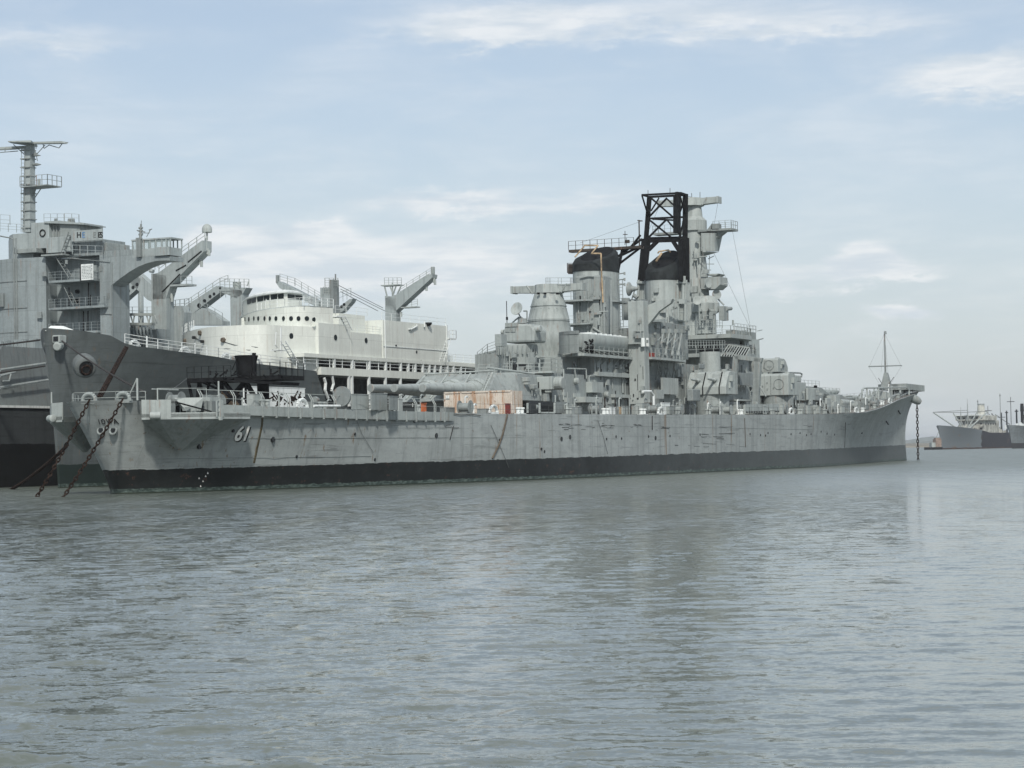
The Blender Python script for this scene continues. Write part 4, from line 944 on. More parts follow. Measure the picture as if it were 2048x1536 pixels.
mb = MB(); mb.box(sTW - 14, sTW + 4, -9.6, 9.6, 7.4, Q(1420, 745, sTW - 6)[1]); mb.out('forward_deckhouse', 'grey', bs)
mb, _ = lat(1420, -9, [(750, 21), (704, 21)], 24); mb.out('ammunition_tower', 'light', bs, smooth=True)
# slatted raft rack
mb = MB(); sR = S(1480, 700, -10)[0]; c0, c1, c2, c3 = QP(1443, 712, sR - 2), QP(1457, 691, sR + 1.2), QP(1500, 697, sR + 1.2), QP(1490, 714, sR - 2)
V4 = [Vector(c) for c in (c0, c1, c2, c3)]
mb.hexa(V4, [v + Vector((.1, 0, .12)) for v in V4])
rk = mb.out('slatted_rack', 'black', bs); mb = MB()
for i in range(10):
    f = i / 9; a = V4[0].lerp(V4[3], f); b = V4[1].lerp(V4[2], f); mb.beam(a + Vector((-.12, 0, -.05)), b + Vector((-.12, 0, -.02)), .14)
mb.beam(V4[1] + Vector((0, 0, .1)), V4[2] + Vector((0, 0, .1)), .2); mb.beam(V4[0], V4[1], .18); mb.out('rack_slat', 'light', rk)

# ---------- starboard waist: boat crane, platform, torpedo-like davits
pc_ = -9.0; sC = S(1290, 790, pc_)[0]
mb = MB(); pcl = Q(1259, 790, sC)[0]; mb.box(sC, sC + 1.7, pc_, pcl, Q(1275, 808, sC)[1], Q(1275, 602, sC)[1]); cr = mb.out('boat_crane', 'light', bs, bevel=.05)
mb = MB(); mb.box(sC + .2, sC + 1.4, pc_ + .15, pcl - .15, 7.4, Q(1275, 808, sC)[1]); mb.out('crane_pedestal', 'grey', cr)
mb = MB(); mb.face([Q(x, y, sC + 1.72) for x, y in [(1262, 600), (1290, 612), (1322, 600), (1344, 598), (1341, 606), (1318, 622), (1292, 655), (1282, 665), (1262, 665)]], sC + 1.72, sC + 2.5)
mb.tube([QP(1290, 642, sC + 2.6), QP(1310, 626, sC + 2.6), QP(1345, 600, sC + 2.6)], .28); mb.out('crane_jib', 'light', cr)
mb = MB(); mb.box(sC - .35, sC + .1, pc_ + .3, pcl - .1, Q(1270, 689, sC)[1], Q(1270, 686, sC)[1]); mb.box(sC - .6, sC - .02, pc_ + .5, pcl - .2, Q(1270, 688, sC)[1] - .02, Q(1270, 687, sC)[1] + .1); mb.cyl(sC + 2.9, Q(1268, 662, sC + 2.9)[0], Q(1268, 664, sC)[1], Q(1268, 658, sC)[1], .3, .3); mb.out('crane_bracket', 'light', cr)
zR = S(1335, 716, -9.5)[1]; sR0, sR1 = sC + 1.7, S(1380, 716, -9)[0]
mb = MB(); mb.plan([(sR0, -6.8), (sR0, -9.4), (sR0 + 7, -9.4), (sR1 - 1.5, -9.0), (sR1, -8), (sR1, -6.6)], zR - .3, zR); rp = mb.out('waist_platform', 'light', dh)
mb = MB(); mb.rail([(sR0, -9.3, zR), (sR0 + 7, -9.3, zR), (sR1 - 1.5, -8.9, zR), (sR1 - .1, -8, zR)], 1.15, 2, 1.3, .045); mb.out('platform_rail', 'light', rp)
mb, _ = blk(1284, 1290, 1376, 640, 712, -6.6); sh = mb.out('waist_house', 'grey', dh)
mb = MB(); spx([(1278, 642), (1330, 638), (1334, 640), (1334, 643), (1280, 645)], -7.4, .8, mb); mb.out('house_awning', 'light', sh)
mb = MB()
for x in (1318, 1330, 1343, 1355):
    mb.rod(SP(x, 712, -8.2), SP(x + 8, 668, -8.0), .17, .13); mb.rod(SP(x + 8, 668, -8.0), SP(x + 16, 664, -8.0), .13); mb.box(*[v for v in (lambda q: (q[0] - .3, q[0] + .5, q[1] - .25, q[1] + .25, q[2] - .2, q[2] + .35))(SP(x + 10, 663, -8.0))])
    mb.rod(SP(x - 10, 690, -8.2), SP(x + 4, 674, -8), .07)
mb.out('davit_arm', 'grey', rp)
mb = MB()
for x, c in ((1286, 0), (1294, 0)): q = SP(x, 690, -9.0); mb.cyl(q[0], q[1], q[2] - .2, q[2] + .9, .3, .25, 10)
mb.out('life_raft_canister', 'white2', rp, smooth=True)
mb = MB(); q = SP(1305, 707, -8.5); mb.box(q[0], q[0] + .8, q[1], q[1] + .5, q[2] - .4, q[2] + .1); mb.out('red_hose_box', 'red', rp)
mb = MB()
for x in (1318, 1328, 1338, 1350): mb.rod(SP(x, 722, -8.6), SP(x - 6, 760, -7.8), .10); mb.rod(SP(x - 4, 722, -8.6), SP(x + 3, 752, -7.8), .08)
mb.out('platform_strut', 'shade', rp)
mb, _ = blk(1322, 1326, 1357, 755, 788, -8.6, deep=None); mb.out('ready_locker', 'light', dh)
mb, _ = blk(1308, 1313, 1328, 779, 797, -9); mb.out('ready_locker', 'light', dh)
mb = MB(); mb.tube([SP(1286, 783, -13), SP(1302, 783, -13), SP(1307, 790, -13), SP(1308, 826, -13)], .16); mb.out('goose_neck_pipe', 'white2', bs, smooth=True)
# ---------- five inch mounts
def mount(xm, yb, yt, p0, wid, hgt, dirn, mt, barrels=True, base=True, trunk=None):
    s, zb = S(xm, yb, p0); zt = Q(xm, yt, s)[1]; h = zt - zb
    if dirn < 0: pr = [(0, 0), (.0, .33 * h), (1.3, .93 * h), (2.0, h), (4.5, .96 * h), (4.8, .7 * h), (4.8, 0)]
    else: pr = [(0, 0), (0, .9 * h), (.5, h), (3.0, h), (3.8, .85 * h), (4.8, .4 * h), (4.8, 0)]
    mb = MB(); mb.side([(s + a, zb + b) for a, b in pr], p0, p0 + wid); m_ = mb.out('five_inch_mount', mt, bs, bevel=.07)
    if barrels:
        for q in (.30, .72):
            pb = p0 + wid * q; zz = zb + h * .62; mb = MB()
            if dirn < 0: mb.lathe((s + 1.0, pb, zz - .05), (s - 2.6, pb, zz + .1), [(0, .32), (.3, .26), (.31, .2), (1, .13)], 14)
            else: mb.lathe((s + 4.0, pb, zz), (s + 7.5, pb, zz + .1), [(0, .32), (.3, .26), (.31, .2), (1, .13)], 14)
            mb.out('gun_barrel', mt, m_, smooth=True)
            if dirn < 0:
                mb = MB(); mb.hexa([(s + .12, pb - .55, zb + .35 * h), (s + .12, pb + .55, zb + .35 * h), (s + .5, pb + .55, zb + .35 * h), (s + .5, pb - .55, zb + .35 * h)], [(s + 1.05, pb - .55, zb + .9 * h), (s + 1.05, pb + .55, zb + .9 * h), (s + 1.6, pb + .55, zb + .9 * h), (s + 1.6, pb - .55, zb + .9 * h)]); mb.out('gun_port', 'grey', m_)
                mb = MB(); mb.beam((s - .06, pb - .75, zb + .0), (s - .06, pb - .75, zb + .33 * h), .12); mb.beam((s - .02, pb - .75, zb + .33 * h), (s + 1.28, pb - .75, zb + .95 * h), .14); mb.out('port_frame', 'black', m_)
    else:
        mb = MB(); ring(mb, (s - .03, p0 + wid * .3, zb + h * .5), (1, 0, 0), .75, .05, 20); mb.rod((s - .05, p0 + wid * .55, zb + .2), (s - .05, p0 + wid * .55, zb + h * .9), .05)
        for q, v in ((.65, .55), (.65, .25), (.8, .4), (.45, .3)): mb.box(s - .08, s + .05, p0 + wid * q, p0 + wid * q + .16, zb + h * v, zb + h * v + .25)
        mb.out('rear_door_ring', 'shade', m_)
    mb = MB()
    for q in (.15, .85): mb.box(s + 1.6, s + 2.3, p0 + wid * q - .3, p0 + wid * q + .3, zb + h * .9, zb + h * 1.08)
    mb.box(s + 1.5, s + 2.1, p0 - .45, p0 + .05, zb + h * .55, zb + h * .8); mb.box(s + 1.2, s + 1.5, p0 - .2, p0 + .05, zb + h * .25, zb + h * .5); mb.out('sight_hatch', mt, m_, bevel=.04)
    if base: mb = MB(); mb.cyl(s + 2.4, p0 + wid / 2, deckz(s) - .2 if trunk is None else trunk, zb + .02, min(wid, 4.8) * .47, n=28); mb.out('mount_ring', 'grey', m_, smooth=True)
    return m_, s, zb, zt
mA, *_ = mount(1452, 788, 741, -14.4, 5.6, 3.3, -1, 'light')
mB, sB_, *_ = mount(1577, 790, 746, -14.0, 4.8, 3.3, 1, 'light', False)
mC, *_ = mount(1556, 744, 716, -10.5, 4.6, 3, 1, 'light', False, True, 9.0)
mb = MB(); mb.rod(SP(1560, 733, -10.4), SP(1566, 731, -10.4), .3); mb.out('sight_hatch', 'grey', mC)
mb, _ = blk(1583, 1588, 1603, 750, 763, -11); mb.out('five_inch_mount', 'light', bs, bevel=.15)
mb = MB(); mb.tube([SP(1572, 745, -12), SP(1600, 746, -12), SP(1604, 748, -12), SP(1603, 754, -12)], .12); mb.out('davit', 'shade', bs)
# frame crane between the mounts
mb = MB(); q = S(1492, 790, -13)[0]
mb.face([Q(x, y, q) for x, y in [(1467, 708), (1524, 716), (1522, 724), (1470, 718)]], q, q + .7); mb.face([Q(x, y, q) for x, y in [(1508, 716), (1521, 718), (1516, 811), (1504, 811)]], q, q + .7); mb.face([Q(x, y, q) for x, y in [(1466, 712), (1476, 712), (1472, 760), (1464, 790), (1462, 760)]], q, q + .7)
mb.rod(QP(1520, 773, q - .1), QP(1532, 793, q - .1), .1); mb.out('frame_crane', 'grey', bs)
mb, _ = blk(1475, 1480, 1505, 745, 770, -11); mb.out('equipment_house', 'shade', bs)
mb, _ = blk(1480, 1484, 1500, 800, 826, -12); mb.out('equipment_house', 'shade', bs)
mb = MB(); mb.box(S(1470, 800, -13)[0], S(1505, 800, -13)[0], -13.5, -11, S(1480, 799, -13)[1] - .2, S(1480, 799, -13)[1]); mb.out('small_platform', 'light', bs)
sb0, sb1 = S(1488, 820, -15.6)[0], S(1553, 820, -15)[0]
mb = MB(); mb.hexa([(sb0, -15.8, 7.7), (sb1, -15.4, 8.0), (sb1, -15.2, 8.0), (sb0, -15.6, 7.7)], [(sb0, -15.8, 8.9), (sb1, -15.4, 9.15), (sb1, -15.2, 9.15), (sb0, -15.6, 8.9)]); bw_ = mb.out('bulwark_plate', 'light', bs)
mb = MB()
for i in range(14): s = sb0 + (sb1 - sb0) * (i + .5) / 14; mb.box(s - .25, s + .25, -15.9 + .4 * (i / 14), -15.5 + .4 * i / 14, 7.78 + .28 * i / 14, 7.95 + .28 * i / 14)
mb.out('freeing_port', 'dark', bw_)
mb, _ = blk(1374, 1386, 1401, 778, 802, -15); mb.out('winch_cover', 'shade', bs, bevel=.1)
mb, _ = blk(1396, 1399, 1410, 727, 737, -10); mb.out('cowl', 'shade', bs, bevel=.1)
# ---------- forward turrets, seen over the deck
def fturret(xl, xr, yt, yb, p0):
    mb, b = blk(xl, xl + 6, xr, yt, yb, p0); s0_, s1, a, c, zb, zt = b; mb.b.free(); h = zt - zb; s1 = s0_ + 16
    mb = MB(); mb.side([(s0_, zb), (s0_, zt), (s0_ + 11, zt - .1), (s1, zb + .4 * h), (s1, zb)], p0, -p0); m_ = mb.out('forward_turret', 'grey', bs, bevel=.1)
    mb = MB(); mb.cyl(s0_ + 8, 0, 7.5, zb + .05, 5.6, n=30); mb.out('barbette', 'grey', m_)
    for k in (-1, 1): mb = MB(); mb.box(s0_ + 2, s0_ + 4.5, min(-p0 * k, -p0 * k + 1.6 * k), max(-p0 * k, -p0 * k + 1.6 * k), zt - 1.6, zt - .4); mb.out('rangefinder_arm', 'light', m_, bevel=.08)
    for p in (-3.1, 0, 3.1): mb = MB(); mb.lathe((s1 - 1.5, p, zb + 1.4), (s1 + 13, p, zb + 1.9), [(0, .9), (.1, .72), (.5, .55), (1, .42)], 18); mb.out('gun_barrel', 'light', m_, smooth=True)
    mb = MB(); mb.rail([(s0_, p0 + .1, zt), (s0_ + 10, p0 + .1, zt)], .9, 2, 2.2, .04); mb.out('turret_rail', 'light', m_)
fturret(1597, 1640, 771, 800, -6.0); fturret(1640, 1676, 786, 812, -6.0)
mb, _ = blk(1580, 1592, 1612, 764, 800, -9); mb.out('ready_locker', 'light', bs)
mb = MB(); mb.rod(SP(1631, 779, -6.3), SP(1631, 771, -6.3), .3); mb.out('vent_head', 'black', bs)
for x0, x1, y0, y1, p in ((1612, 1632, 776, 800, -9.5), (1650, 1662, 796, 812, -9), (1664, 1680, 803, 826, -8.5)): mb, _ = blk(x0, x0 + 4, x1, y0, y1, p); mb.out('ready_locker', 'light', bs, bevel=.05)
# ---------- pipes, boxes and cable runs on the walls
gr = random.Random(77)
def wallgear(x0, x1, y0, y1, n, nm='wall_gear', p=None, s=None, par=None, mt='grey'):
    P3 = (lambda x, y: Vector(SP(x, y, p))) if p is not None else (lambda x, y: Vector(QP(x, y, s)))
    O3 = Vector((0, -1, 0)) if p is not None else Vector((-1, 0, 0)); T3 = Vector((1, 0, 0)) if p is not None else Vector((0, -1, 0)); Z3 = Vector((0, 0, 1))
    for grp, mt_ in (('pipe_run', 'light'), (nm, mt), ('cable_run', 'dark')):
        mb = MB()
        for _ in range(n):
            x, y = gr.uniform(x0, x1), gr.uniform(y0, y1); k = gr.random()
            if grp == 'pipe_run':
                y2 = min(y1, y + gr.uniform(8, 40)); a = P3(x, y) + O3 * .12; b = Vector((a.x, a.y, P3(x, y2).z)); mb.tube([a, b] if k < .6 else [a + T3 * gr.uniform(.4, 1.6), a, b], gr.choice([.04, .06, .09]), 5)
            elif grp == 'cable_run':
                a = P3(x, y) + O3 * .04
                if k < .6: mb.tube([a, a - Z3 * gr.uniform(.5, 2.5)], .035, 4)
                else: w_ = gr.uniform(.08, .3); c = a + O3 * .02; q = [c, c + T3 * w_, c + T3 * w_ - Z3 * w_ * gr.uniform(.8, 3), c - Z3 * w_]; q[3] = q[0] + (q[2] - q[1]); mb.hexa([v - O3 * .06 for v in q], q)
            else:
                w_, h, d = gr.uniform(.25, 1.1), gr.uniform(.25, 1.0), gr.uniform(.12, .5); a = P3(x, y); q = [a, a + T3 * w_, a + T3 * w_ - Z3 * h, a - Z3 * h]; mb.hexa([v - O3 * .05 for v in q], [v + O3 * d for v in q])
        mb.out(grp, mt_, par or bs)
wallgear(1112, 1252, 742, 822, 16, p=PA, mt='light')
wallgear(1186, 1254, 722, 740, 5, p=PA)
wallgear(1294, 1374, 722, 820, 16, p=-7.3, mt='light')
wallgear(1292, 1372, 645, 706, 8, p=-6.7)
wallgear(1380, 1470, 718, 740, 7, p=-8.6)
wallgear(1464, 1576, 722, 820, 20, p=-9.7)
wallgear(1482, 1516, 680, 708, 5, p=-6.6, mt='light')
wallgear(1152, 1208, 560, 690, 9, s=sF2 - fa - .35, par=body)
wallgear(1302, 1362, 575, 640, 7, s=sF1 - ga - .1, par=body1, mt='light')
wallgear(1380, 1410, 475, 640, 9, s=sTW - 2.0, par=tw, mt='light')
wallgear(1388, 1432, 604, 660, 5, s=sTW - 4.0, par=dt)
wallgear(1584, 1640, 778, 822, 9, p=-9.2, mt='light')
wallgear(1640, 1680, 800, 824, 6, p=-8.2, mt='light')
wallgear(1004, 1066, 700, 742, 6, s=sd_ - 2.5, par=br_)
wallgear(1262, 1286, 615, 800, 5, s=sC - .02, par=cr)
wallgear(1060, 1100, 760, 792, 3, p=-6.6, par=tur)
mb = MB()
for a, b in (((1392, 396), (1372, 392)), ((1384, 399), (1383, 386)), ((1400, 397), (1400, 384)), ((1296, 388), (1296, 380)), ((1340, 386), (1340, 376))): mb.rod(QP(*a, sTW), QP(*b, sTW), .05, n=4)
for a, b in (((1465, 462), (1500, 650)), ((1436, 404), (1418, 512)), ((1322, 405), (1290, 478)), ((1372, 392), (1500, 655)), ((1284, 442), (1160, 486))): mb.rod(QP(*a, sTW - .5), QP(*b, sTW + 1), .022, n=4)
mb.out('halyard', 'cable', bs)
for x0, x1, y in ((1372, 1445, 650), (1374, 1450, 690)):
    mb = MB(); mb.rail([SP(x0, y + 6, -7.6), SP(x1, y + 6, -7.6)], 1.1, 3, 1.1, .035); mb.out('gallery_rail', 'light', bs)
# ---------- bow
JS = 249.0
mb = MB(); p_, z_ = Q(1771, 770, JS); mb.face([Q(x, y, JS) for x, y in [(1761, 776), (1763, 765), (1768, 745), (1773, 745), (1779, 765), (1781, 776)]], JS, JS + 1.2); jm = mb.out('jackstaff', 'grey', bs)
mb = MB(); mb.rod(QP(1771, 750, JS + .5), QP(1769, 664, JS + .5), .20, .13); mb.cyl(JS + .5, Q(1769, 665, JS)[0], Q(1769, 668, JS)[1], Q(1769, 662, JS)[1], .28, .2); mb.rod(QP(1737, 733, JS + .4), QP(1804, 731, JS + .4), .12, .10)
mb.out('staff_pole', 'shade', jm)
mb = MB()
for a, b in (((1769, 667), (1739, 732)), ((1769, 667), (1802, 731)), ((1738, 734), (1757, 765)), ((1803, 732), (1783, 765)), ((1769, 667), (1762, 745)), ((1769, 667), (1776, 745))): mb.rod(QP(*a, JS + .5), QP(*b, JS + .5), .018, n=4)
mb.rod(QP(1757, 756, JS), QP(1764, 768, JS), .06); mb.rod(QP(1788, 754, JS), QP(1778, 768, JS), .06); mb.out('staff_stay', 'cable', jm)
bz = Q(1800, 774, 262)[1]
mb = MB(); bp0 = [(253, 2.8), (253, -2.8), (262, -2.2), (271, -1.6), (273.6, 0), (271, 1.6), (262, 2.2)]
zt = S(1840, 772, 0)[1]
mb.plan(bp0, zt - 1.15, zt); bwp = mb.out('bow_platform', 'grey', bs)
mb = MB()
for i in range(9): s = 254 + i * 2; mb.box(s, s + .12, -2.75 + i * .13, -2.6 + i * .13, zt - 1.2, zt + .02)
mb.out('platform_rib', 'light', bwp)
mb = MB()
for pts in ([(1724, 800), (1724, 780), (1728, 776), (1790, 775), (1812, 775), (1818, 780), (1818, 790)], [(1733, 800), (1734, 776)], [(1738, 802), (1750, 776)], [(1745, 803), (1757, 776)], [(1757, 812), (1757, 775)], [(1689, 806), (1689, 794), (1694, 792), (1704, 792)]):
    mb.tube([SP(x, y, -4.5) for x, y in pts], .15, 6)
mb.out('pipe_frame', 'light', bs, smooth=True)
mb = MB()
for a, b, r in (((1741, 808), (1800, 788), .3), ((1730, 815), (1790, 800), .14), ((1760, 812), (1815, 786), .16), ((1738, 812), (1755, 808), .5)): mb.rod(SP(*a, -4.8), SP(*b, -4.0), r)
mb.out('stowed_boom', 'shade', bs)
mb = MB(); q = Vector((261.6, -2.0, 0)); q.z = deckz(264) - .9
mb.lathe(q + Vector((-1.2, 1.2, .6)), q + Vector((.8, -.9, -.9)), [(0, .7), (.6, .85), (.85, .75), (1, .5)], 20); hb = mb.out('hawse_bolster', 'grey', bs, smooth=True)
mb = MB(); q = SP(1692, 812, -9.5); mb.rod(SP(1680, 805, -7), SP(1704, 806, -7), .55, n=12); mb.out('cable_reel', 'light', bs)
for x, y in ((1797, 822), (1772, 843)):
    p = -5
    for _ in range(6): s, z = S(x, y, p); p = -hp(s, z)
    mb = MB(); mb.rod((s, p - .05, z), (s + 1.3, p - .02, z - .5), .14); mb.out('scuttle', 'dark', bs)

# ---------- fixed fittings along the starboard deck edge
rnd = random.Random(11)
def fit(kind, s, p, sc_=1.0):
    z = deckz(s); mb = MB()
    if kind == 'bollard':
        for d in (0, .9): mb.lathe((s + d, p, z), (s + d, p, z + .75 * sc_), [(0, .24), (.75, .22), (.78, .32), (1, .3)], 12)
        mb.box(s - .4, s + 1.3, p - .35, p + .35, z, z + .1); return mb.out('bollard', rnd.choice(['grey', 'light', 'white2']), bs, smooth=True)
    if kind == 'vent':
        h = rnd.uniform(.8, 1.6) * sc_; mb.cyl(s, p, z, z + h, .2); mb.lathe((s - .35, p, z + h), (s + .35, p, z + h + .05), [(0, .34), (.5, .34), (1, .22)], 12); return mb.out('deck_vent', rnd.choice(['light', 'grey']), bs, smooth=True)
    if kind == 'locker':
        w_, d, h = rnd.uniform(.7, 2.2), rnd.uniform(.6, 1.1), rnd.uniform(.6, 1.4) * sc_; mb.box(s, s + w_, p - d / 2, p + d / 2, z + .1, z + h); mb.box(s - .04, s + w_ + .04, p - d / 2 - .04, p + d / 2 + .04, z + h, z + h + .06); mb.box(s + .1, s + .2, p - d / 2, p + d / 2, z, z + .1); return mb.out('fixed_locker', rnd.choice(['grey', 'light', 'shade', 'light']), bs, bevel=.03)
    if kind == 'pipe':
        h = rnd.uniform(.7, 1.9) * sc_; mb.tube([(s, p, z), (s, p, z + h), (s + .3, p, z + h + .2), (s + .7, p, z + h + .1)], .09, 6); return mb.out('air_pipe', rnd.choice(['light', 'white2', 'grey']), bs)
    if kind == 'reel':
        mb.rod((s, p - .6, z + .7), (s, p + .6, z + .7), .42, n=14); mb.rod((s, p - .65, z + .7), (s, p - .6, z + .7), .7, n=14); mb.rod((s, p + .6, z + .7), (s, p + .65, z + .7), .7, n=14); mb.box(s - .1, s + .1, p - .7, p + .7, z, z + .7); return mb.out('hose_reel', rnd.choice(['grey', 'shade', 'grey']), bs)
    if kind == 'chock':
        mb.tube([Vector((s + .9 * math.cos(a), p, z + .1 + .75 * math.sin(a))) for a in [math.pi * i / 8 for i in range(9)]], .17, 6); mb.box(s - .9, s + .9, p - .2, p + .2, z, z + .2); return mb.out('deck_chock', 'white2', bs, smooth=True)
    if kind == 'post':
        mb.rod((s, p, z), (s, p, z + rnd.uniform(1.2, 2.4)), .08); mb.rod((s - .25, p, z + 1), (s + .25, p, z + 1.2), .05); return mb.out('deck_post', rnd.choice(['light', 'grey', 'chain']), bs)
for s in [11, 19, 26, 34, 53, 64, 73, 85, 97, 108, 121, 134, 146, 160, 173, 187, 200, 214, 228, 240]: fit('bollard', s + rnd.uniform(-1, 1), -deckb(s) + rnd.uniform(.8, 1.3))
for s in [15.5, 47, 90, 141, 180, 219]: fit('chock', s, -deckb(s) + .45)
s = 4
while s < 262:
    st_ = rnd.uniform(.9, 2.1) if s > 55 else rnd.uniform(1.4, 3.2)
    if s > 150: st_ *= 1.15
    s += st_; mx = deckb(s)
    if mx < 1.5: break
    lo_, hi_ = (1.0, min(4.0, mx - .3)) if s > 60 and s < 200 else (1.2, min(7, mx * 1.2))
    fit(rnd.choice(['vent', 'locker', 'pipe', 'reel', 'post', 'locker', 'pipe', 'post']), s, -mx + rnd.uniform(lo_, hi_), 1.15 if s > 120 else 1.0)
# frames of the entry platform beside the container
mb = MB()
for x in (1055, 1079, 1109, 1134): mb.rod(SP(x, 806, -14.8), SP(x, 826, -14.8), .13, n=5)
mb.tube([SP(1079, 824, -14.8), SP(1082, 826, -14.8), SP(1108, 826, -14.8)], .12); mb.out('entry_frame', 'light', bs)
mb, _ = blk(1054, 1057, 1134, 802, 826, -13.2); mb.out('deck_screen', 'dark', bs)
mb, _ = blk(1108, 1110, 1133, 804, 826, -14.2); mb.out('deck_screen', 'shade', bs)

# ================================================================== LOOSE THINGS ON THE BATTLESHIP
def newthing(name, label, cat, s, p, z, group=None): return thing(name, label, cat, s, p, z, group)
# rusty cream deck container
q0 = S(1025, 824, -12.6); sX = q0[0]; pR_, pL_ = -12.6, Q(889, 824, sX)[0]
zb = deckz(sX) + .05; zt = Q(1025, 781, sX)[1]
ct = newthing('deck_container', 'rust streaked cream steel container on the battleship deck beside the big turret', 'container', sX, (pR_ + pL_) / 2, zb)
mb = MB(); mb.box(sX, sX + 2.6, pR_, pL_, zb + .12, zt); n_ = 34
for i in range(n_):
    p = pR_ + .2 + (pL_ - pR_ - .4) * i / n_; mb.box(sX - .05, sX, p, p + (pL_ - pR_) / n_ * .5, zb + .3, zt - .2)
mb.out('container_body', 'rusty', ct)
mb = MB()
for f in (0, .33, .57, .75, 1):
    p = pR_ + (pL_ - pR_ - .16) * f; mb.box(sX - .1, sX - .045, p, p + .16, zb, zt + .02)
mb.box(sX - .1, sX + .05, pR_, pL_, zt - .12, zt + .06); mb.box(sX - .1, sX + .05, pR_, pL_, zb, zb + .16); mb.out('container_frame', 'rusty', ct)
mb = MB(); a, b = Q(892, 791, sX - .1), Q(899, 797, sX - .1); mb.box(sX - .14, sX - .1, b[0], a[0], b[1], a[1]); mb.out('notice', 'white2', ct)
# red valve box and small bits in front of it
def crate(x0, x1, y0, y1, p, mt, name, label, cat, group=None, lid=True):
    mb, b = blk(x0, x0 + 2, x1, y0, y1, p); mb.b.free(); z = deckz(b[0]); h = max(.5, b[5] - z)
    t = newthing(name, label, cat, b[0], p, z, group); mb = MB(); mb.box(b[0], b[1], p, b[3], z + .06, z + h); mb.box(b[0] + .1, b[0] + .25, p, b[3], z, z + .06); mb.box(b[1] - .25, b[1] - .1, p, b[3], z, z + .06); mb.out('crate_body', mt, t, bevel=.02)
    if lid: mb = MB(); mb.box(b[0] - .04, b[1] + .04, p - .04, b[3] + .04, z + h, z + h + .07); mb.out('crate_lid', mt, t)
    return t
crate(1010, 1021, 808, 815, -14.3, 'red', 'hose_box', 'small red box in front of the rusty cream container', 'box')
crate(443, 478, 782, 806, 3.5, 'wood', 'plywood_crate', 'tan plywood crate under the black steel platform on the stern', 'crate')
crate(486, 610, 773, 800, 6.5, 'white2', 'long_white_box', 'long white slatted box lying behind the black steel platform', 'box')
crate(404, 440, 791, 806, .5, 'light', 'covered_crate', 'pale grey covered crate left of the plywood crate', 'crate')
crate(842, 853, 807, 818, -12.5, 'orange', 'orange_crate', 'orange box behind the rail below the gun muzzles', 'box')
crate(777, 796, 793, 818, -13.2, 'shade', 'dark_crate', 'dark grey square box on deck below the long gun barrels', 'box')
crate(702, 738, 789, 818, -11.5, 'light', 'equipment_crate', 'pale grey equipment box behind the rail left of the gun muzzles', 'box')
crate(741, 775, 787, 818, -12.2, 'grey', 'equipment_crate', 'taller grey equipment box beside the dark square box', 'box')
crate(1219, 1231, 815, 826, -14.5, 'white2', 'white_box', 'small white box on deck at the foot of the boat crane', 'box')
crate(1238, 1243, 815, 826, -14.2, 'tape', 'yellow_box', 'small yellow box beside the white box near the boat crane', 'box')
crate(1290, 1304, 806, 826, -14.2, 'tan', 'brown_crate', 'reddish brown stack of gear under the curved white pipe', 'crate')
crate(1322, 1340, 806, 826, -14.6, 'white2', 'white_locker', 'white locker left of the aft twin gun mount', 'locker')
# spare rounded plate leaning by the rail
mb = MB(); q = SP(683, 818, -11); mb.lathe((q[0], q[1], q[2] + 1.2), (q[0] + .25, q[1], q[2] + 1.2), [(0, .95), (1, .95)], 24); tag(mb.out('round_hatch_cover', 'shade', None), 'round dark grey steel cover standing on edge on the after deck', 'hatch cover')
mb = MB(); mb.rod(SP(628, 812, -13.6), SP(680, 812, -14.0), .12, n=8); tag(mb.out('white_pole', 'white2', None), 'white pole lying along the after deck rail', 'pole')
mb = MB(); rr = random.Random(3)
for i in range(30):
    x = rr.uniform(535, 620); q = Vector(SP(x, rr.uniform(798, 812), -7 + rr.uniform(-2, 2))); mb.rod(q, q + Vector((rr.uniform(-.6, .6), rr.uniform(-.6, .6), rr.uniform(-.2, .9))), .07)
tag(mb.out('scrap_heap', 'chain', None), 'heap of dark rusty scrap bars on the after deck', 'scrap')
# ship's boat (covered, slung amidships)
bs0, bs1 = S(1152, 690, PB)[0], S(1262, 690, PB)[0]; z0b, z1b = ZP + .9, S(1200, 669, PB)[1]
bt = newthing('ships_boat', 'long pale grey boat stowed beside the after funnel of the battleship', 'boat', bs0, PB, z0b)
def boat_body(mb, s0_, s1, pc, z0_, z1_, hw, n=14):
    rs = []
    for i in range(n + 1):
        f = i / n; s = s0_ + (s1 - s0_) * f; k = min(1, (math.sin(math.pi * min(f * 3.2, .5)) if f < .16 else 1) * (math.sin(math.pi * min((1 - f) * 2.2, .5)) if f > .77 else 1) + .05)
        h = z1_ - z0_; pr = [(0, 0), (.6, .06), (.95, .4), (1, .75), (.93, .95), (.5, 1), (0, 1.0)]
        ring_ = [(s, pc - a * hw * k, z0_ + h * b + (1 - k) * h * .12 * (1 - b)) for a, b in pr] + [(s, pc + a * hw * k, z0_ + h * b + (1 - k) * h * .12 * (1 - b)) for a, b in pr[::-1][1:-1]]
        rs.append([mb.b.verts.new(q) for q in ring_])
    for A, B in zip(rs, rs[1:]):
        for i in range(len(A)): mb.b.faces.new((A[i], A[(i + 1) % len(A)], B[(i + 1) % len(A)], B[i]))
    mb.b.faces.new(rs[0][::-1]); mb.b.faces.new(rs[-1])
mb = MB(); boat_body(mb, bs0, bs1, PB, z0b, z1b - .15, 1.3); mb.out('boat_hull', 'light', bt, smooth=True)
mb = MB(); mb.box(bs0 + 3.0, bs1 - .4, PB - .75, PB + .75, z1b - .25, z1b + .02)
for i in range(7): mb.box(bs0 + 3.1 + i * 1.6, bs0 + 3.25 + i * 1.6, PB - .8, PB + .8, z1b - .2, z1b + .07)
mb.out('boat_cover', 'white2', bt, bevel=.06)
mb = MB(); rr = random.Random(4)
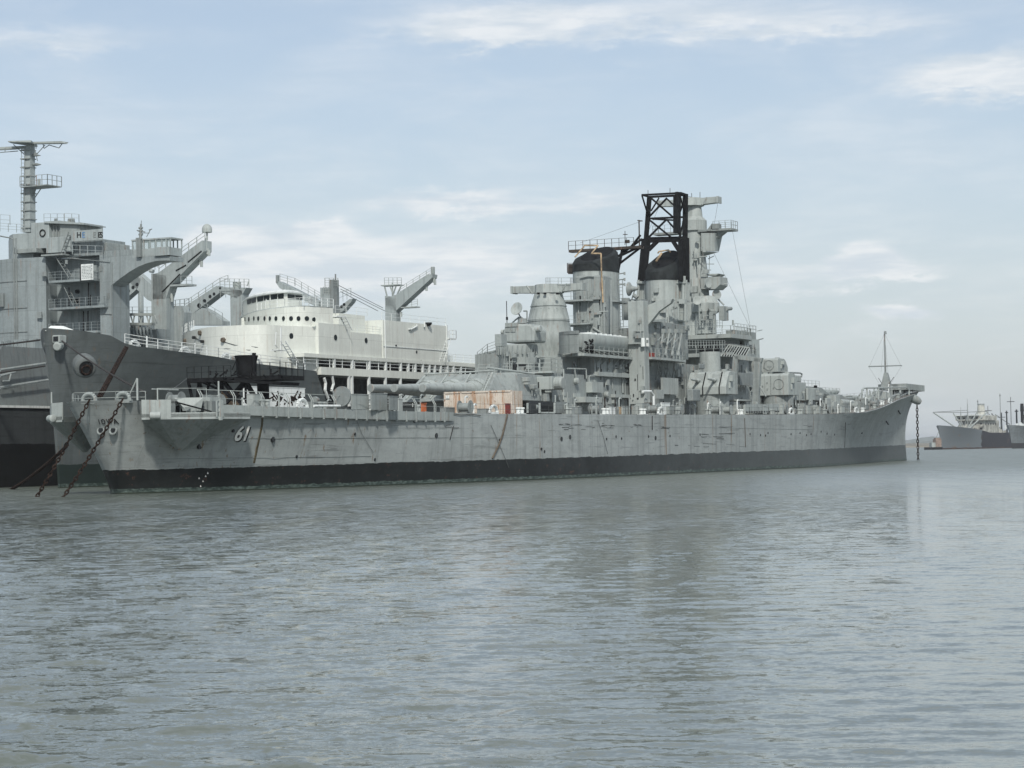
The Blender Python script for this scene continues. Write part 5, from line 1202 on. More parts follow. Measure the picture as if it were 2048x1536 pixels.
for i in range(24): q = Vector((bs0 + rr.uniform(-.2, 2.2), PB - 1.35 + rr.uniform(-.1, .2), rr.uniform(ZP + .5, z1b - .9))); mb.rod(q, q + Vector((rr.uniform(-.4, .4), rr.uniform(-.2, .2), rr.uniform(-.4, .4))), .12)
mb.out('boat_lashing', 'black', bt)
# black steel platform stowed on the after deck
sp0 = 20.0
bpk = newthing('steel_platform', 'black steel platform on braced legs standing on the battleship stern', 'platform', sp0, 0, 8)
mb = MB(); pa, pb = Q(374, 758, sp0)[0], Q(582, 762, sp0 + 2)[0]; zt_ = Q(480, 753, sp0)[1]
mb.hexa([(sp0, pa, zt_ - .42), (sp0, pb, zt_ - .42), (sp0 + 4.5, pb, zt_ - .42), (sp0 + 4.5, pa, zt_ - .42)], [(sp0, pa, zt_), (sp0, pb, zt_), (sp0 + 4.5, pb, zt_), (sp0 + 4.5, pa, zt_)]); 
fpx([(420, 757), (562, 764), (560, 770), (440, 762)], sp0 - .05, 3.5, mb); mb.out('platform_deck', 'black', bpk)
mb = MB()
z_r = zt_
rl_ = None; mb.rail([(sp0, pa, z_r), (sp0, Q(462, 753, sp0)[0], z_r)], 1.1, 2, .9, .025); mb.rail([(sp0, Q(520, 753, sp0)[0], z_r), (sp0, pb, z_r), (sp0 + 4.4, pb, z_r)], 1.25, 2, 1.0, .03); mb.out('platform_rail', 'black', bpk)
mb = MB()
for a, b, w_ in (((376, 760), (385, 800), .2), ((398, 762), (394, 800), .2), ((399, 762), (409, 800), .18), ((420, 764), (407, 798), .18), ((399, 762), (440, 780), .16), ((430, 764), (470, 803), .26), ((448, 764), (484, 808), .3), ((492, 766), (452, 806), .28), ((488, 764), (468, 786), .24), ((492, 764), (516, 806), .34), ((491, 764), (492, 806), .16), ((516, 790), (492, 806), .16), ((470, 786), (492, 800), .14)):
    mb.beam(QP(*a, sp0 + 1), QP(*b, sp0 + 1), w_ * 1.1)
mb.beam(QP(440, 762, sp0 + 1), QP(441, 782, sp0 + 1), .5); mb.out('brace_leg', 'black', bpk)
mb = MB(); mb.cyl(sp0 + 2.5, Q(526, 760, sp0 + 2.5)[0], 7.4, Q(526, 757, sp0)[1], .58, n=18); mb.out('thick_post', 'black', bpk, smooth=True)
mb, _ = lat(492, 0, [(752, 20), (722, 21), (714, 23), (712, 24), (711, 23)], 20, s=sp0 + 1.4); mb.out('platform_tub', 'black', bpk, smooth=True)
mb = MB(); mb.rod(QP(507, 750, sp0), QP(507, 706, sp0), .13); mb.rod(QP(505, 708, sp0), QP(511, 708, sp0), .12); mb.rod(QP(464, 740, sp0), QP(472, 722, sp0), .05); rr = random.Random(8)
for i in range(26): q = Vector(QP(rr.uniform(418, 560), rr.uniform(748, 757), sp0 - .1)); mb.rod(q, q + Vector((rr.uniform(0, .5), rr.uniform(-.6, .6), rr.uniform(-.1, .5))), .08)
mb.out('stub_mast', 'black', bpk)

# ================================================================== CHAINS AND ROPES
def chain(p0, p1, link, r, label, group, sag=0.0):
    p0 = Vector(p0); p1 = Vector(p1); L = (p1 - p0).length; n = max(3, int(L / (link * .74)))
    mb = MB(); P = [p0.lerp(p1, i / n) - Vector((0, 0, sag * 4 * (i / n) * (1 - i / n))) for i in range(n + 1)]
    for i in range(n):
        a, b = P[i], P[i + 1]; d = (b - a).normalized(); c = (a + b) / 2; u = d.cross(Vector((0, .3, 1))).normalized(); 
        if i % 2: u = d.cross(u).normalized()
        pts = [c + d * (link * .5 * math.cos(t)) + u * (link * .26 * math.sin(t)) for t in [6.2832 * k / 8 for k in range(9)]]; mb.tube(pts, r, 5)
    return tag(mb.out('mooring_chain', 'chain', None), label, 'chain', group)
GC = 'chains holding the battleship'
def wpt(x, y): P = wat(x, y) - O; return (P.dot(U), P.dot(V), -.3)
c1 = Q(180, 800, -3.5); c2 = Q(247, 798, -3.5)
chain((-3.6, *c1), wpt(69, 994), .52, .062, 'rusty anchor chain from the left stern chock down to the water', GC, .25)
chain((-3.6, *c2), wpt(122, 994), .52, .062, 'rusty anchor chain from the right stern chock down to the water', GC, .25)
chain((3, 7.6, 4.4), wpt(15, 978), .5, .07, 'thin rusty chain from behind the battleship stern, nearest the left edge', GC, .3)
cb = Q(1834, 810, 265.5)
chain((265.5, cb[0], cb[1]), (265.7, cb[0] + .1, -.3), .8, .09, 'dark chain hanging straight down from the battleship bow', GC)
TS = lambda x, y, p: SP(x, y, p)
chain(QP(200, 792, -1.5), SP(252, 696, 27.6), .7, .13, 'dark heavy chain slanting from the stern up to the white tender deck', GC)
def rope(a, b, r, sag, label, mt='rope', grp='mooring lines'):
    a = Vector(a); b = Vector(b); mb = MB(); mb.tube([a.lerp(b, i / 12) - Vector((0, 0, sag * 4 * (i / 12) * (1 - i / 12))) for i in range(13)], r, 6)
    return tag(mb.out('mooring_rope', mt, None), label, 'rope', grp)
rope(SP(124, 682, 33.8), QP(292, 786, 0), .10, .3, 'dark rope running from the tender bow down to the battleship stern')
rope(SP(80, 680, 36.5), (46, 66, S(0, 711, 60)[1]), .10, .2, 'dark rope from the tender stem to the left grey ship, upper one')
rope(SP(90, 732, 36.5), (50, 66, 13.0), .09, .2, 'dark rope from the tender stem to the left grey ship, lower one')
rope(QP(374, 756, sp0), QP(334, 784, 2), .02, .1, 'thin pale line from the black platform to the stern rail', 'cable')

# ================================================================== WHITE AND DARK GREY TENDER
tn = thing('tender_ship', 'tender with dark grey bow and long white superstructure, moored beyond the battleship', 'ship', 39.5, 36, 0)
PT = 36.0; PS = 25.2
BDt = [(0, .3), (1.2, 1.5), (3, 3.0), (6, 5.3), (10, 7.3), (16, 8.8), (24, 10), (36, 10.8), (150, 10.8), (162, 8)]
BWt = [(0, .15), (3, .7), (8, 2.0), (16, 4.3), (26, 7.2), (40, 10), (54, 10.8), (150, 10.5), (162, 6)]
ZDt = [(0, 17.7), (3, 17.4), (5.4, 16.9), (6.4, 16.2), (7.6, 15.8), (12, 15.4), (20, 14.8), (25, 14.3), (40.5, 13.6), (42, 9.3), (162, 9.3)]
mb, tsurf = hull_mesh(162, 39.5, 1, lambda z: -2.1 * z ** 1.25, lambda z: 162, BWt, BDt, ZDt, 1.5, PT, ns=110)
mb.out('hull', 'dhull', tn, smooth=True)
mb = MB(); q = Vector((36.4, PT, 17.6)); mb.plan([(37.3, PT), (38.6, PT - 1.1), (40.4, PT - 2.0), (40.4, PT + 2.0), (38.6, PT + 1.1)], 17.4, 18.0, .6); mb.out('bow_cap', 'white2', tn)
mb = MB(); c = Vector(SP(168, 732, 30.6)); ax = Vector((-.62, -.72, -.25)).normalized()
mb.lathe(c - ax * 1.2 + Vector((0, 0, .25)), c + ax * 1.1, [(0, .8), (.3, 1.2), (.7, 1.32), (.92, 1.2), (1, .95), (1, .8), (.75, .65)], 28); hb = mb.out('hawse_bolster', 'midgrey', tn, smooth=True)
mb = MB(); mb.lathe(c + ax * .5, c + ax * 1.06, [(0, .8), (1, .86)], 22); mb.out('hawse_mouth', 'dark', hb)
mb = MB(); ring(mb, c + ax * 1.1 + Vector((0, 0, -.2)), ax, .5, .12, 12); mb.out('anchor_ring', 'chain', hb)
mb = MB(); q = Vector(SP(116, 676, 34.6)); mb.box(q.x - .4, q.x + .9, q.y - .5, q.y + .5, q.z - .55, q.z + .3); mb.lathe(q + Vector((-.5, -.2, -1.0)), q + Vector((.6, .2, -.7)), [(0, .45), (.7, .6), (1, .3)], 14); mb.out('bow_fairlead', 'light', tn, bevel=.1)
mb = MB(); mb.box(q.x - .45, q.x - .38, q.y - .32, q.y + .32, q.z - .38, q.z + .15); mb.out('fairlead_hole', 'dark', tn)
mb = MB(); q2 = Vector(SP(92, 685, 36.7)); mb.lathe(q2 + Vector((-.3, .1, -.3)), q2 + Vector((1.0, -.6, 0)), [(0, .25), (.4, .4), (1, .4)], 12); q3 = Vector(SP(102, 722, 36.6)); mb.lathe(q3 + Vector((0, .5, -.4)), q3 + Vector((1.2, -.9, .4)), [(0, .35), (.4, .65), (1, .7)], 16); mb.out('port_bolster', 'midgrey', tn, smooth=True)
def tdk(s, off=.25):
    d = max(0, s - 37.5); return (s, PT - lerp_tab(BDt, d) + off, lerp_tab(ZDt, d))
mb = MB(); pts = [tdk(s) for s in (44.5, 47, 50, 54, 58, 64, 70, 75.5)]; mb.rail(pts, 1.15, 3, 2.0, .045)
for q in pts[1::2]: mb.beam(Vector(q), Vector(q) + Vector((0, 0, 1.3)), .14)
mb.out('deck_rail', 'white2', tn)
mb = MB()
for s in (46, 53, 60, 66): q = tdk(s, .8); mb.tube([Vector(q) + Vector((math.cos(a) * .9, 0, math.sin(a) * .65)) for a in [math.pi * i / 8 for i in range(9)]], .2, 6); mb.box(q[0] - 1, q[0] + 1, q[1] - .2, q[1] + .2, q[2], q[2] + .25)
mb.out('deck_chock', 'white2', tn, smooth=True)
mb = MB()
for s, w_ in ((50, 1.3), (52.5, .8), (56, 1.2), (63, 2)): q = tdk(s, 2.0); mb.box(q[0], q[0] + w_, q[1], q[1] + 1.4, q[2] - .1, q[2] + .9)
mb.out('deck_winch', 'shade', tn)
def pxplan(pts, y): return [(s, Q(x, y, s)[0]) for x, s in pts]
# lower front block with the rounded nose
f1 = pxplan([(365, 84), (368, 80), (376, 76.5), (388, 73.5), (405, 71.2), (425, 69.9), (450, 69.3), (480, 69.3), (508, 69.8), (533, 70.8), (552, 72.2), (568, 74.2)], 680) + [(76.5, 26.3), (79, 25.5)]
zl1 = Q(480, 651, 69.8)[1]; zdk = 13.4
pl = [(82, PS + 4.6), (90, PS + 5), (90, PT + 10.8)] + f1
mb = MB(); mb.plan(pl, zdk, zl1); l1 = mb.out('lower_house', 'white', tn, smooth=True)
# next level carrying the scuttles
f2 = pxplan([(479, 93), (484, 89), (495, 85), (515, 81), (540, 78.4), (570, 77.1), (600, 76.9), (618, 77.8), (632, 79.4)], 638)
zl2 = Q(570, 614, 76.4)[1]
pl = [(S(667, 640, PS)[0], PS + .04), (S(667, 640, PS)[0], PS + 8), (99, PS + 8), (99, f2[0][1] - 1)] + f2 + [(81.2, PS + .2)]
mb = MB(); mb.plan(pl, S(640, 709, PS)[1] - .05, zl2); l2 = mb.out('upper_house', 'white', tn, smooth=True)
mb = MB(); zt = zl2
mb.plan([(a, b) for a, b in pl], zt, zt + .12, -.01); mb.out('deck_edge', 'white2', l2)
# side wall: stepped top
sw0 = S(606, 690, PS)[0]
zw = S(640, 709, PS)[1]; mb = MB()
s701 = S(701, 660, PS)[0]; s764 = S(764, 660, PS)[0]; s892 = S(892, 680, PS)[0]; z663 = S(701, 664, PS)[1]; z648 = S(828, 646, PS)[1]; z623 = S(725, 627, PS)[1]
mb.box(78.6, s701, PS + .02, PT + 3, zw - .35, zl1 + .5); mb.box(s701, s764, PS, PT + 10.8, zw - .6, z663); s1w = mb.out('side_house', 'white', tn)
mb = MB(); mb.box(S(678, 650, PS + 2)[0], s764 - 1, PS + 2, PT + 6, z663 - .1, z623); mb.out('middle_house', 'white', tn)
mb = MB(); mb.box(s764, s892, PS - .15, PT + 10.8, zw - .3, z648); ah = mb.out('after_house', 'white', tn)
mb = MB(); mb.box(s892 - .15, s892 + .1, PS - .25, PS, zw - .3, z648 + .1); mb.box(s764 + .4, s764 + .55, PS - .28, PS - .1, zw, z648); s_ = S(829, 690, PS)[0]; mb.box(s764, s892, PS - .22, PS - .1, S(829, 697, PS)[1] - .05, S(829, 697, PS)[1] + .05)
mb.tube([SP(834, 648, PS - .3), SP(834, 652, PS - .3), SP(822, 659, PS - .3), SP(818, 658, PS - .3)], .12); mb.rod(SP(849, 643, PS - .3), SP(849, 654, PS - .3), .12); mb.out('wall_strip', 'white2', ah)
mb = MB(); q = SP(857, 645, PS - .3); mb.lathe(q, Vector(q) + Vector((0, 0, -.5)), [(0, .5), (.4, .5), (1, .2)], 12); mb.out('wall_lamp', 'dark', ah)
# galleries
sG1 = S(1000, 740, PS)[0] + 30; sg0 = S(605, 720, PS)[0]
zf1 = zw + .05; zf0 = zw - .42
mb = MB(); mb.box(sg0, sG1, PS - .25, PS + 5, zf0, zf1); mb.box(s892, sG1, PS - .1, PT + 10, zf1 - .1, zf1 + .1); g1 = mb.out('gallery_roof', 'white', tn)
zs1 = S(700, 737, PS)[1]; zs0 = S(700, 752, PS)[1]
mb = MB(); mb.box(S(640, 742, PS)[0], sG1, PS - .2, PS + 5, zs0, zs1); g2 = mb.out('gallery_deck', 'white', tn)
mb = MB(); mb.box(sg0, sG1, PS + 4.2, PT + 10.7, 9.0, zf0); g3 = mb.out('gallery_wall', 'gloom_scrape', tn)  # back wall coloured dark to give the gallery its shade
xs = [667, 703, 737, 770, 800, 815, 829, 844, 857, 868, 880, 893, 905, 920]
mb = MB()
for x in xs: s = S(x, 725, PS)[0]; mb.box(s - .17, s + .17, PS - .22, PS + .1, zs1, zf0)
mb.out('gallery_post', 'white2', g1)
mb = MB()
for x in (697, 703, 737, 770, 800): s = S(x, 770, PS)[0]; mb.box(s - .17, s + .17, PS - .2, PS + .1, 9.3, zs0)
mb.tube([SP(648, 756, PS), SP(651, 766, PS), SP(650, 780, PS), SP(656, 796, PS)], .2); mb.tube([SP(664, 752, PS), SP(667, 768, PS), SP(663, 780, PS), SP(672, 792, PS)], .18); mb.out('gallery_post', 'white2', g2)
mb = MB(); mb.rail([(S(606, 722, PS)[0], PS - .1, zs1), (sG1, PS - .1, zs1)], 1.25, 3, 3.2, .045); mb.rail([(S(690, 780, PS)[0], PS - .1, 9.4), (sG1, PS - .1, 9.4)], 1.1, 3, 3, .045); mb.rail([(s892 + 1, PS + .3, zf1 + .1), (sG1, PS + .3, zf1 + .1)], 1.1, 3, 2.4, .04); mb.out('gallery_rail', 'white2', g1)
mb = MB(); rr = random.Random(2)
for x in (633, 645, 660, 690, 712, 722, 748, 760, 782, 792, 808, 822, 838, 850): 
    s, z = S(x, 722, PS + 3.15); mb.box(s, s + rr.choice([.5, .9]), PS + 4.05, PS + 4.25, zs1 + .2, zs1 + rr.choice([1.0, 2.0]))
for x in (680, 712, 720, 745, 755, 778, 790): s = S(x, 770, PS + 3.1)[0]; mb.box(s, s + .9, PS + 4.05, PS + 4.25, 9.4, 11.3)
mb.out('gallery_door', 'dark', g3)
mb = MB(); mb.plan([(s892 + 3, PS + 2), (s892 + 6, PS + 2), (s892 + 6, PS + 5), (s892 + 3, PS + 5)], zf1, zf1 + 1.2); mb.rail([(s892 + .1, PS - .5, zf1 + 3.4), (s892 + 2.2, PS - .5, zf1 + 3.4), (s892 + 2.2, PS + 2, zf1 + 3.4)], 1.1, 2, 1, .04); mb.box(s892, s892 + 2.2, PS - .5, PS + 2, zf1 + 3.2, zf1 + 3.4); mb.ladder((s892 - 2.5, PS - .5, zf1), (s892 - .2, PS - .5, zf1 + 3.2), .7); mb.out('after_gear', 'white2', tn)
# scuttles
def wallq(x, y, plane, off=.04):
    """point on front curve plan for photo x,y"""
    best = None
    for (s_a, p_a), (s_b, p_b) in zip(plane, plane[1:]):
        for i in range(13):
            f = i / 12; s = s_a + (s_b - s_a) * f; p = p_a + (p_b - p_a) * f; d = abs(Q(x, y, s)[0] - p)
            if best is None or d < best[0]: n_ = Vector((-(p_b - p_a), s_b - s_a, 0)); best = (d, s, p, n_)
    d, s, p, n_ = best; n_.normalize()
    if n_.x > 0: n_ = -n_
    z = Q(x, y, s)[1]; return Vector((s, p, z)), n_
for x in (484, 490, 499, 508, 518, 529, 541, 553, 567, 582, 598, 613, 628):
    c, n_ = wallq(x, 637 + (x < 500) * 1.5, f2 + [(81.2, PS + .2)]) if x < 622 else (Vector(SP(628, 639, PS)), Vector((0, -1, 0)))
    mb = MB(); mb.lathe(c + n_ * .05, c - n_ * .15, [(0, .23), (1, .23)], 14); ring(mb, c + n_ * .05, n_, .26, .04, 14); mb.out('scuttle', 'glass', l2)
for x, y in ((583, 672), (671, 675), (732, 681)): c = Vector(SP(x, y, PS)); mb = MB(); mb.lathe(c + Vector((0, -.05, 0)), c + Vector((0, .1, 0)), [(0, .36), (1, .36)], 14); mb.out('scuttle', 'glass', s1w)
for x, y in ((792, 692), (833, 704), (842, 723)): c = Vector(SP(x, y, PS - .15)); mb = MB(); mb.lathe(c + Vector((0, -.05, 0)), c + Vector((0, .1, 0)), [(0, .2), (1, .2)], 10); mb.out('scuttle', 'glass', ah)
mb = MB()
for x, y in ((372, 682), (402, 666), (447, 680)): c, n_ = wallq(x, y, f1); mb.lathe(c + n_ * .35, c - n_ * .1, [(0, .3), (1, .34)], 6)
mb.out('vent_box', 'tan', l1)
mb = MB()
for x, y in ((392, 675), (408, 683)): c, n_ = wallq(x, y, f1); mb.rod(c + n_ * .1, c + n_ * .5, .2)
P = [wallq(x, y, f1)[0] + wallq(x, y, f1)[1] * .06 for x, y in ((392, 675), (400, 681), (450, 684), (470, 690), (510, 694), (548, 700))]; mb.tube(P, .035, 4)
P = [wallq(x, y, f1)[0] + wallq(x, y, f1)[1] * .06 for x, y in ((368, 692), (400, 698), (450, 697), (500, 700), (550, 703))]; mb.tube(P, .03, 4); mb.out('wall_cable', 'dark', l1)
mb = MB(); mb.beam(SP(562, 655, PS), SP(562, 705, PS), .15); mb.ladder(SP(566, 682, PS - .6), SP(593, 726, PS - .9), .7, .06); mb.box(S(551, 700, PS - .7)[0], S(567, 700, PS - .7)[0], PS - 1.1, PS, S(560, 701, PS)[1] - .1, S(560, 701, PS)[1]); mb.tube([SP(552, 664, PS - .9), SP(551, 690, PS - .9), SP(555, 695, PS - .9)], .06); mb.out('outside_ladder', 'white2', s1w)
mb = MB(); mb.ladder(SP(685, 632, PS - .3), SP(700, 662, PS - .5), .8, .07); mb.box(S(667, 632, PS)[0], S(684, 632, PS)[0], PS - .5, PS + 1, S(675, 633, PS)[1] - .1, S(675, 633, PS)[1] + .05); mb.out('outside_ladder', 'white2', s1w)
# bridge
f3 = pxplan([(486, 90), (495, 86), (512, 83), (532, 81), (553, 80), (575, 79.6)], 600)
zr1 = Q(553, 587, 80)[1]; zr2 = Q(553, 583, 80)[1]; sb_ = S(606, 600, f3[-1][1] - .2)[0]
pl = [(sb_, f3[-1][1] - .05), (97, f3[0][1] - 3), (97, f3[0][1] + .4)] + f3
mb = MB(); mb.plan(pl, zl2, zr1); br = mb.out('bridge', 'white', tn)
c0 = (sum(a for a, b in pl) / len(pl), sum(b for a, b in pl) / len(pl))
mb = MB(); mb.plan([(c0[0] + (a - c0[0]) * 1.07, c0[1] + (b - c0[1]) * 1.04) for a, b in pl], zr1, zr1 + .18); mb.plan(pl, zr1 + .18, zr2 + .25, .15); mb.out('bridge_roof', 'white2', br)
zwb, zwt = Q(553, 598, 80)[1], Q(553, 588.5, 80)[1]
segs = [(p_, q_) for p_, q_ in zip(f3, f3[1:])]
for xa, xb in ((495, 502), (504, 512), (516, 527), (528, 539), (542, 554), (556, 568)):
    A, nA = wallq(xa, 594, f3); Bq, nB = wallq(xb, 594, f3); n_ = nA * .05
    mb = MB(); mb.hexa([(A.x + n_.x, A.y + n_.y, zwb), (Bq.x + n_.x, Bq.y + n_.y, zwb), (Bq.x - n_.x, Bq.y - n_.y, zwb), (A.x - n_.x, A.y - n_.y, zwb)], [(A.x + n_.x * 2, A.y + n_.y * 2, zwt), (Bq.x + n_.x * 2, Bq.y + n_.y * 2, zwt), (Bq.x - n_.x, Bq.y - n_.y, zwt), (A.x - n_.x, A.y - n_.y, zwt)]); mb.out('bridge_window', 'glass', br)
psd = f3[-1][1] - .05
for xa, xb in ((576, 589), (591, 604)):
    a, b = S(xa, 596, psd)[0], S(xb, 596, psd)[0]; mb = MB(); mb.box(a, b, psd - .05, psd + .05, zwb, zwt - .1); mb.out('bridge_window', 'glass', br)
mb = MB(); mb.rail([(s_, p_, zl2 + .1) for s_, p_ in f2[3:]], 1.0, 2, 1.6, .035); mb.rail([(S(608, 610, PS + 1)[0], PS + 1, zl2 + .1), (S(667, 620, PS + 1)[0], PS + 1, zl2 + .1)], 1.2, 3, 1.5, .04); mb.rail([(s_, p_, zl1 + .1) for s_, p_ in f1[:4]], 1.1, 3, 1.3, .045)
mb.rail([(s701, PS + .2, z663), (s764, PS + .2, z663)], 1.0, 3, 2, .03); mb.rail([(s764, PS, z648), (s892, PS, z648)], 1.0, 2, 2.6, .03); mb.rail([(s701, PS + 2.2, z623), (s764, PS + 2.2, z623)], 1.0, 2, 2.6, .03); mb.out('roof_rail', 'white2', tn)

# ================================================================== BLUE GREY REPLENISHMENT SHIP (LEFT)
SO = 70.0; pO = Q(223, 650, SO)[0]; dO = Q(150, 513, SO)[1]
ol = thing('replenishment_ship', 'tall blue grey supply ship at the left edge with curved bridge wing and crane posts', 'ship', SO, 64, 0)
mb = MB(); zd0 = S(50, 816, 50)[1]
mb.plan([(22, 62), (40, 50), (60, 50), (300, 50), (300, 78), (40, 78), (22, 66)], -2, zd0); mb.out('hull', 'ohull', ol)
mb = MB(); mb.plan([(21.8, 62), (40, 49.8), (60, 49.8), (300, 49.8), (300, 78.2), (40, 78.2), (21.8, 66)], zd0, zd0 + .28); mb.out('deck_edge_strip', 'white2', ol)
zf = Q(60, 700, 62)[1]
mb = MB(); mb.hexa([(24, 62, zd0 + .28), (42, 52.4, zd0 + .28), (300, 52.4, zd0 + .28), (300, 76, zd0 + .28), (40, 76, zd0 + .28)], [(24, 63, zf), (52, 53.4, zf), (300, 53.4, zf), (300, 75, zf), (40, 75, zf)]); fh = mb.out('forecastle', 'midgrey', ol)
mb = MB(); 
for a, b in (((0, 740), (90, 727)), ((0, 775), (96, 760)), ((0, 752), (30, 744))): mb.rod(SP(*a, 52.0), SP(*b, 52.0), .16)
mb.tube([SP(6, 762, 51.6), SP(18, 762, 51.6), SP(22, 748, 51.6)], .1); mb.out('hull_strake', 'grey', ol)
mb = MB(); rr = random.Random(6)
for i in range(10):
    x = rr.uniform(0, 88); a = Q(x, 700, 64); w_ = rr.uniform(.4, 1.5); h = rr.uniform(.5, 1.6); mb.box(64 + rr.uniform(-3, 2), 67, a[0] - w_, a[0], zf, zf + h)
for x in (5, 14, 24, 33, 46, 50): a = Q(x, 700, 62); mb.cyl(62, a[0], zf, zf + 1.3, .16, .16, 8)
mb.rail([(60, Q(0, 690, 60)[0] + 1, zf), (60, Q(48, 690, 60)[0], zf)], 1.1, 3, 1.2, .04); mb.rail([(61, Q(0, 690, 61)[0] + 1, zf + 1.2), (61, Q(20, 690, 61)[0], zf + 1.2)], .9, 2, 1, .04); mb.out('deck_machinery', 'oil', ol)
# the big house: flat front with a recess, rounded to the left
p95 = Q(96, 600, SO)[0]; p200 = Q(200, 600, SO)[0]
mb = MB(); mb.box(SO, SO + 4.0, pO, p200, zf, dO); mb.box(SO + 2.2, SO + 4, p200, p95 + .4, zf, dO); mb.box(SO + 4, SO + 30, 70, 78, 9, dO - .02); h1 = mb.out('front_house', 'oil', ol)
pl = [(SO - .4, p95), (SO - .9, p95 + 2.6), (SO - .9, p95 + 5.5), (SO + .2, p95 + 10), (SO + 4, p95 + 15), (SO + 12, 79), (SO + 30, 79), (SO + 30, 71), (SO + 4, p95 + .3)]
zL = Q(40, 492, SO)[1]
mb = MB(); mb.plan(pl, zf - 3, dO + .15); rh = mb.out('rounded_house', 'oil', ol, smooth=True)
mb = MB(); pl2 = [(a, b) for a, b in [(SO + 20, Q(60, 500, SO)[0]), (SO + .6, Q(60, 500, SO)[0]), (SO + .6, Q(20, 500, SO)[0]), (SO + 2, Q(0, 500, SO)[0]), (SO + 8, Q(-60, 500, SO)[0]), (SO + 20, Q(-60, 500, SO)[0])]]
mb.plan(pl2, dO, Q(40, 466, SO)[1]); mb.out('top_house', 'oil2', ol)
mb = MB()
for y in (562, 616, 664): z = Q(60, y, SO)[1]; mb.tube([(a - .06 if a < SO + 2 else a, b, z) for a, b in pl[1:6]], .05, 4)
for x in (28, 33): 
    q = Q(x, 520, SO - 1)[0]; mb.tube([(SO - 1.05, q, zf), (SO - 1.05, q, Q(x, 478, SO)[1])], .09, 5)
mb.tube([QP(28, 480, SO - .5), QP(22, 476, SO - .5), QP(0, 472, SO - .5)], .09, 5); mb.tube([QP(224, 525, SO - .1), QP(225, 675, SO - .1)], .06, 4); mb.tube([QP(100, 512, SO - .1), QP(220, 524, SO - .1)], .05, 4)
for y in (627,): mb.tube([QP(200, y, SO - .1), QP(223, y + 1, SO - .1)], .05, 4)
mb.out('wall_pipe', 'shade', ol)
mb = MB()
for x, y, w_, h in ((88, 548, 9, 9), (0, 600, 13, 27), (78, 630, 9, 13), (201, 537, 7, 11), (189, 536, 7, 11), (216, 592, 6, 12)): 
    ss_ = SO - .05 if x > 190 else SO - 1.0; a, b = Q(x - w_ / 2, y, ss_), Q(x + w_ / 2, y, ss_); z_, z2_ = Q(x, y + h / 2, ss_)[1], Q(x, y - h / 2, ss_)[1]; mb.box(ss_, ss_ + .2, b[0], a[0], z_, z2_)
mb.out('wall_grille', 'shade', rh)
def slab(x0, x1, y, s_out, th=.28, mt='oil', rail=True):
    a, b = Q(x0, y, s_out)[0], Q(x1, y, s_out)[0]; z = Q((x0 + x1) / 2, y, s_out)[1]
    mb = MB(); mb.box(s_out, SO + 2.3, b, a, z - th, z); o_ = mb.out('balcony', mt, h1)
    if rail: mb = MB(); mb.rail([(s_out + .05, a, z), (s_out + .05, b, z), (SO, b, z)], 1.1, 3, 1.0, .03); mb.out('balcony_rail', 'oil', o_)
    return z, a, b
slab(97, 187, 559, SO - .9); slab(97, 208, 613, SO - .9); slab(97, 195, 663, SO - .7); slab(82, 125, 508, SO - 1.2, .2, 'grey', False)
mb = MB(); mb.ladder(QP(113, 510, SO - .3), QP(142, 556, SO - .5), .8, .06); mb.ladder(QP(126, 560, SO + .2), QP(150, 610, SO - .2), .8, .05); mb.ladder(QP(141, 464, SO - .6), QP(126, 506, SO - .6), .8, .06)
mb.rod(QP(133, 520, SO - .4), QP(133, 528, SO - .4), .2); mb.out('outside_ladder', 'shade', h1)
mb = MB()
for x, y, y2 in ((177, 566, 610), (181, 590, 612), (167, 622, 662), (176, 622, 662), (138, 575, 612)): mb.rod(QP(x, y, SO - .1), QP(x, y2, SO - .1), .08)
for x, y in ((152, 583), (142, 600), (150, 602)): mb.rod(QP(x, y, SO + 2), QP(x + 5, y, SO + 2), .25)
mb.out('wall_fitting', 'black', h1)
# framed notice with its lines of writing
sN_ = SO - 1.1; a0_, a1_ = Q(162, 540, sN_)[0], Q(186, 540, sN_)[0]; zb_, zt_ = Q(174, 560, sN_)[1], Q(174, 528, sN_)[1]
mb = MB(); mb.box(sN_, sN_ + .1, a1_, a0_, zb_, zt_); nb = mb.out('notice_board', 'white2', h1)
mb = MB(); mb.box(sN_ - .03, sN_ + .13, a0_, a0_ + .18, zb_ - .05, zt_ + .05); mb.out('board_edge', 'dark', nb)
mb = MB(); rr = random.Random(9)
for i in range(9):
    z = zt_ - .25 - i * (zt_ - zb_ - .35) / 9; p = a0_ - .12
    while p > a1_ + .3: w_ = rr.uniform(.08, .28); mb.box(sN_ - .02, sN_, max(a1_ + .1, p - w_), p, z - .07, z + .02); p -= w_ + .08
mb.out('board_lettering', 'shade', nb)
# arch and bridge wing
mb = MB(); sW0, sW1 = SO - .05, S(250, 600, pO)[0]
arc = [(222, 512), (262, 510), (340, 512), (340, 521), (325, 521), (312, 522), (295, 526), (277, 533), (258, 544), (240, 557), (222, 571)]
mb.face([Q(x, y, sW0) for x, y in arc], sW0, max(sW1, SO + 2.6)); mb.out('wing_bracket', 'oil', ol)
mb = MB(); a, b = Q(210, 505, sW0)[0], Q(266, 505, sW0)[0]; mb.box(sW0 + .1, sW0 + .2, b, a, Q(240, 513, SO)[1], Q(240, 500, SO)[1])
for i in range(9): p = b + (a - b) * i / 8; mb.box(sW0, sW0 + .1, p - .05, p + .05, Q(240, 513, SO)[1], Q(240, 500, SO)[1])
mb.rail([(sW0 + .15, a, Q(240, 500, SO)[1]), (sW0 + .15, b, Q(240, 500, SO)[1])], .35, 1, 1.5, .03); mb.out('wing_bulwark', 'oil', ol)
z0w, z1w, z2w, z3w = (Q(300, y, SO)[1] for y in (513, 497, 480, 477)); pw0, pw1 = Q(265, 500, SO)[0], Q(341, 500, SO)[0]
